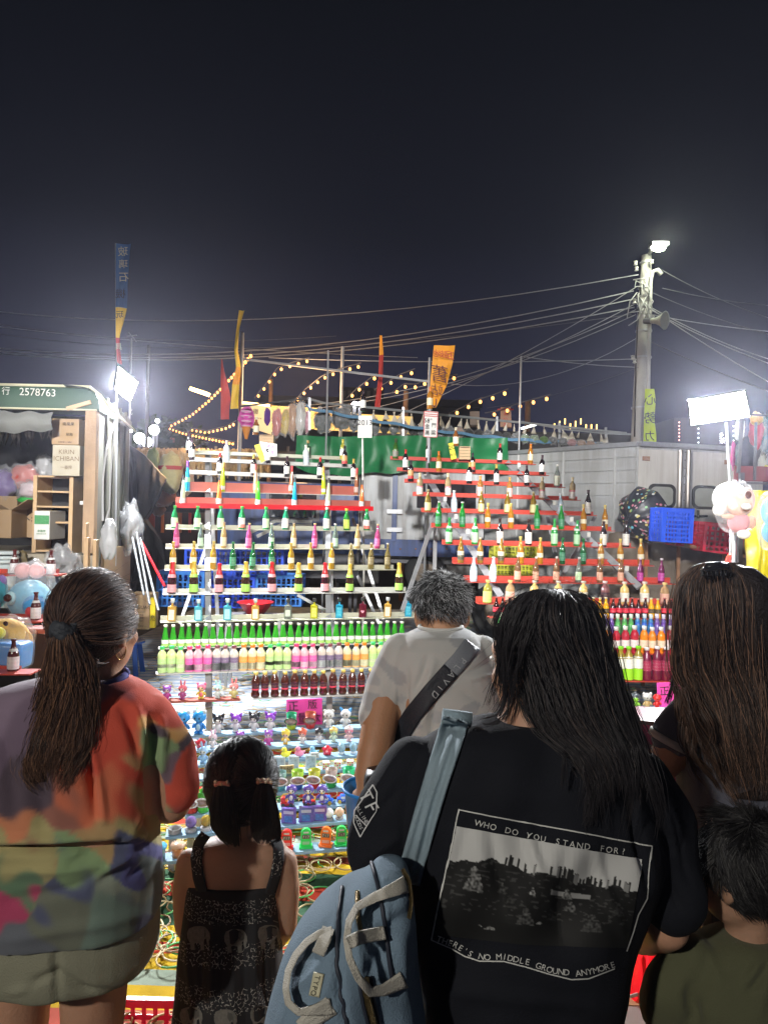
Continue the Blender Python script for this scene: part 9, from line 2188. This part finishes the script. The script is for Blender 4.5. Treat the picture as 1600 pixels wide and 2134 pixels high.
H3=[(1172,1466,1530,.03),(1182,1440,1562,.06),(1210,1416,1590,.085),(1260,1406,1606,.098),(1320,1404,1616,.10),(1400,1406,1634,.098),(1450,1430,1645,.10,-.01),(1520,1456,1650,.092,-.04),(1580,1478,1648,.08,-.06),(1630,1500,1636,.055,-.09),(1665,1520,1620,.03,-.12),(1690,1535,1600,.012,-.13)]
mb=MB();loft(mb,[(q[0],q[1]+5,q[2]-5,q[3]*.92,q[4]if len(q)>4 else 0)for q in H3[:-1]],1.5,pw=2.1);me=remesh(mb,.0065,3);drape(me,[(1450,1200,1440,1500,9,-.008),(1500,1200,1500,1550,11,-.010),(1560,1220,1570,1560,12,-.010)],.012,seed=18);place('hair',me,core,w3)
cc,rr_=flow_hair(H3,1.5,3600,15,51,200,wave=2.2,wf=.018,r=.0009,jit=.18,start=(0,.25),end=(.55,1),fly=.06);strand_mesh('hair_strands',cc,rr_,haircols(len(cc),(.060,.038,.028),.4,(.20,.11,.07),.25),w3)
cc,rr_=flow_hair([(1430,1400,1470,.10,-.01),(1500,1420,1500,.11,-.02),(1580,1440,1540,.10,-.04),(1660,1470,1580,.10,-.04)],1.5,500,24,52,14,wave=12,wf=.035,r=.0009,start=(0,.3),end=(.5,1),fly=.2,thetas=(.8,3.0));strand_mesh('loose_hair_wisps',cc,rr_,haircols(len(cc),(.06,.032,.02),.4),w3)
curve_hair(w3,[[(1406,1330,-.02),(1404,1400,-.02),(1398,1440,-.03),(1390,1466,-.03)],[(1410,1350,-.03),(1412,1400,-.03),(1404,1445,-.04)]],1.5,40,4,9,.0008,(.03,.02,.014))
mb=MB();mb.tube([P(1462,1192,1.40),P(1478,1182,1.39),P(1500,1180,1.39),P(1518,1186,1.40)],[.006,.010,.009,.005],10)
for k in range(6):mb.tube([P(1466+k*9,1186,1.395),P(1464+k*9.5,1200,1.385)],.0022,6)
mb.ell(P(1512,1180,1.395),(.008,.006,.006));mb.build('hair_clip',mat('glossy_black_clip',(.012,.012,.014),.12,coat=1),w3,smooth=True)
# ---- boy at the lower right
D=1.25
by=person('young boy with short black hair in an olive green shirt at the lower right',1545,D)
mb=MB();hc=P(1548,1812,1.25);q6=headparts(mb,hc,.86,(-.62,.78,-.12))
limb(mb,[(1558,1880,1.26,42),(1560,1965,1.26,48)])
loft(mb,[(1968,1500,1640,.05),(2000,1435,1700,.075),(2100,1425,1710,.09),(2300,1430,1700,.1)],D)
limb(mb,[(1430,2010,1.25,44),(1398,2090,1.26,40),(1410,2140,1.32,34),(1450,2050,1.42,26),(1478,1955,1.44,20)]);hand(mb,P(1480,1950,1.44),(.1,.1,.9),(-.3,-.9,0),.7,.8)
limb(mb,[(1700,2010,1.25,44),(1730,2100,1.25,40),(1640,2080,1.42,26)]);hand(mb,P(1632,2078,1.43),(-.8,.4,.2),(0,0,1),.7,.5,-1)
legs(mb,P(1560,1900,D).x,D,.52,None,.065,.07);place('body',remesh(mb,.0075,3),SK3,by);eyes(by,q6,.86);shoes(by,P(1560,1900,D).x,D,.07,BLUEC,.75)
OLV=mat('olive_green_cotton',(.075,.078,.038),.88,var=.15,bump=.25,bscale=400,sheen=.1)
mb=MB();loft(mb,[(1948,1512,1620,.045),(1956,1488,1645,.058),(1972,1455,1680,.072),(2000,1425,1705,.088),(2060,1412,1715,.1),(2134,1405,1720,.105),(2300,1400,1720,.11)],D);limb(mb,[(1440,2000,1.25,52),(1400,2060,1.25,58),(1388,2100,1.26,56)]);limb(mb,[(1690,2000,1.25,52),(1730,2080,1.25,56)])
me=remesh(mb,.006,3);drape(me,[(1550,2050,1585,2000,8,.008),(1565,2070,1600,2010,7,-.008),(1440,2060,1455,2134,12,-.014),(1480,1975,1500,2040,9,.006),(1600,2134,1620,2020,12,-.006)],.010,seed=21);place('shirt',me,OLV,by)
mb=MB();pts=[P(1562,1950,1.255)+RI*.050*math.cos(a)+FW*.042*math.sin(a)-UP*.004 for a in[k*.2618 for k in range(25)]];mb.tube(pts,.005,8);mb.build('collar',mat('olive_collar',(.10,.10,.05),.85),by,smooth=True)
mb=MB();c=P(1560,1796,1.25);mb.ell(c,(.083,.088,.085),26,18);mb.ell(P(1572,1840,1.24),(.058,.058,.050),18,12);place('hair',remesh(mb,.006,2),coreb,by)
cc,rr_=short_hair(P(1560,1796,1.25),(.086,.089,.088),(-.15,-.35,.93),5600,.046,7,61,.0008,mask=lambda d:(d[:,2]>-.70)&~((d[:,1]>.35)&(d[:,2]<.2))&~((d[:,0]<-.45)&(d[:,2]<-.12)&(d[:,1]>-.55)),lift=.0,stick=.03,swj=.12);strand_mesh('hair_strands',cc,rr_,haircols(len(cc),(.014,.013,.014),.35,(.06,.058,.055),.12),by)
mb=MB();mb.box(P(1497,1918,1.42),(.06,.008,.10),Matrix.Rotation(.2,3,'Y'),.003);tag(mb.build('mobile_phone',WHITE,loc=P(1497,1930,1.42)),'white mobile phone held up by the boy','phone')
# ------------------------------------------------------------------ thin haze added to give the lamps halos
m=bpy.data.materials.new('lamp_halo_haze');m.use_nodes=True;nt=m.node_tree
for n in list(nt.nodes):nt.nodes.remove(n)
o_=nt.nodes.new('ShaderNodeOutputMaterial');v_=nt.nodes.new('ShaderNodeVolumePrincipled');v_.inputs['Density'].default_value=.0017;v_.inputs['Color'].default_value=(.80,.82,1,1);v_.inputs['Anisotropy'].default_value=.82
nt.links.new(v_.outputs[0],o_.inputs['Volume'])
mb=MB();mb.box((0,12,5),(60,50,12.6));tag(mb.build('haze',m),kind='stuff')
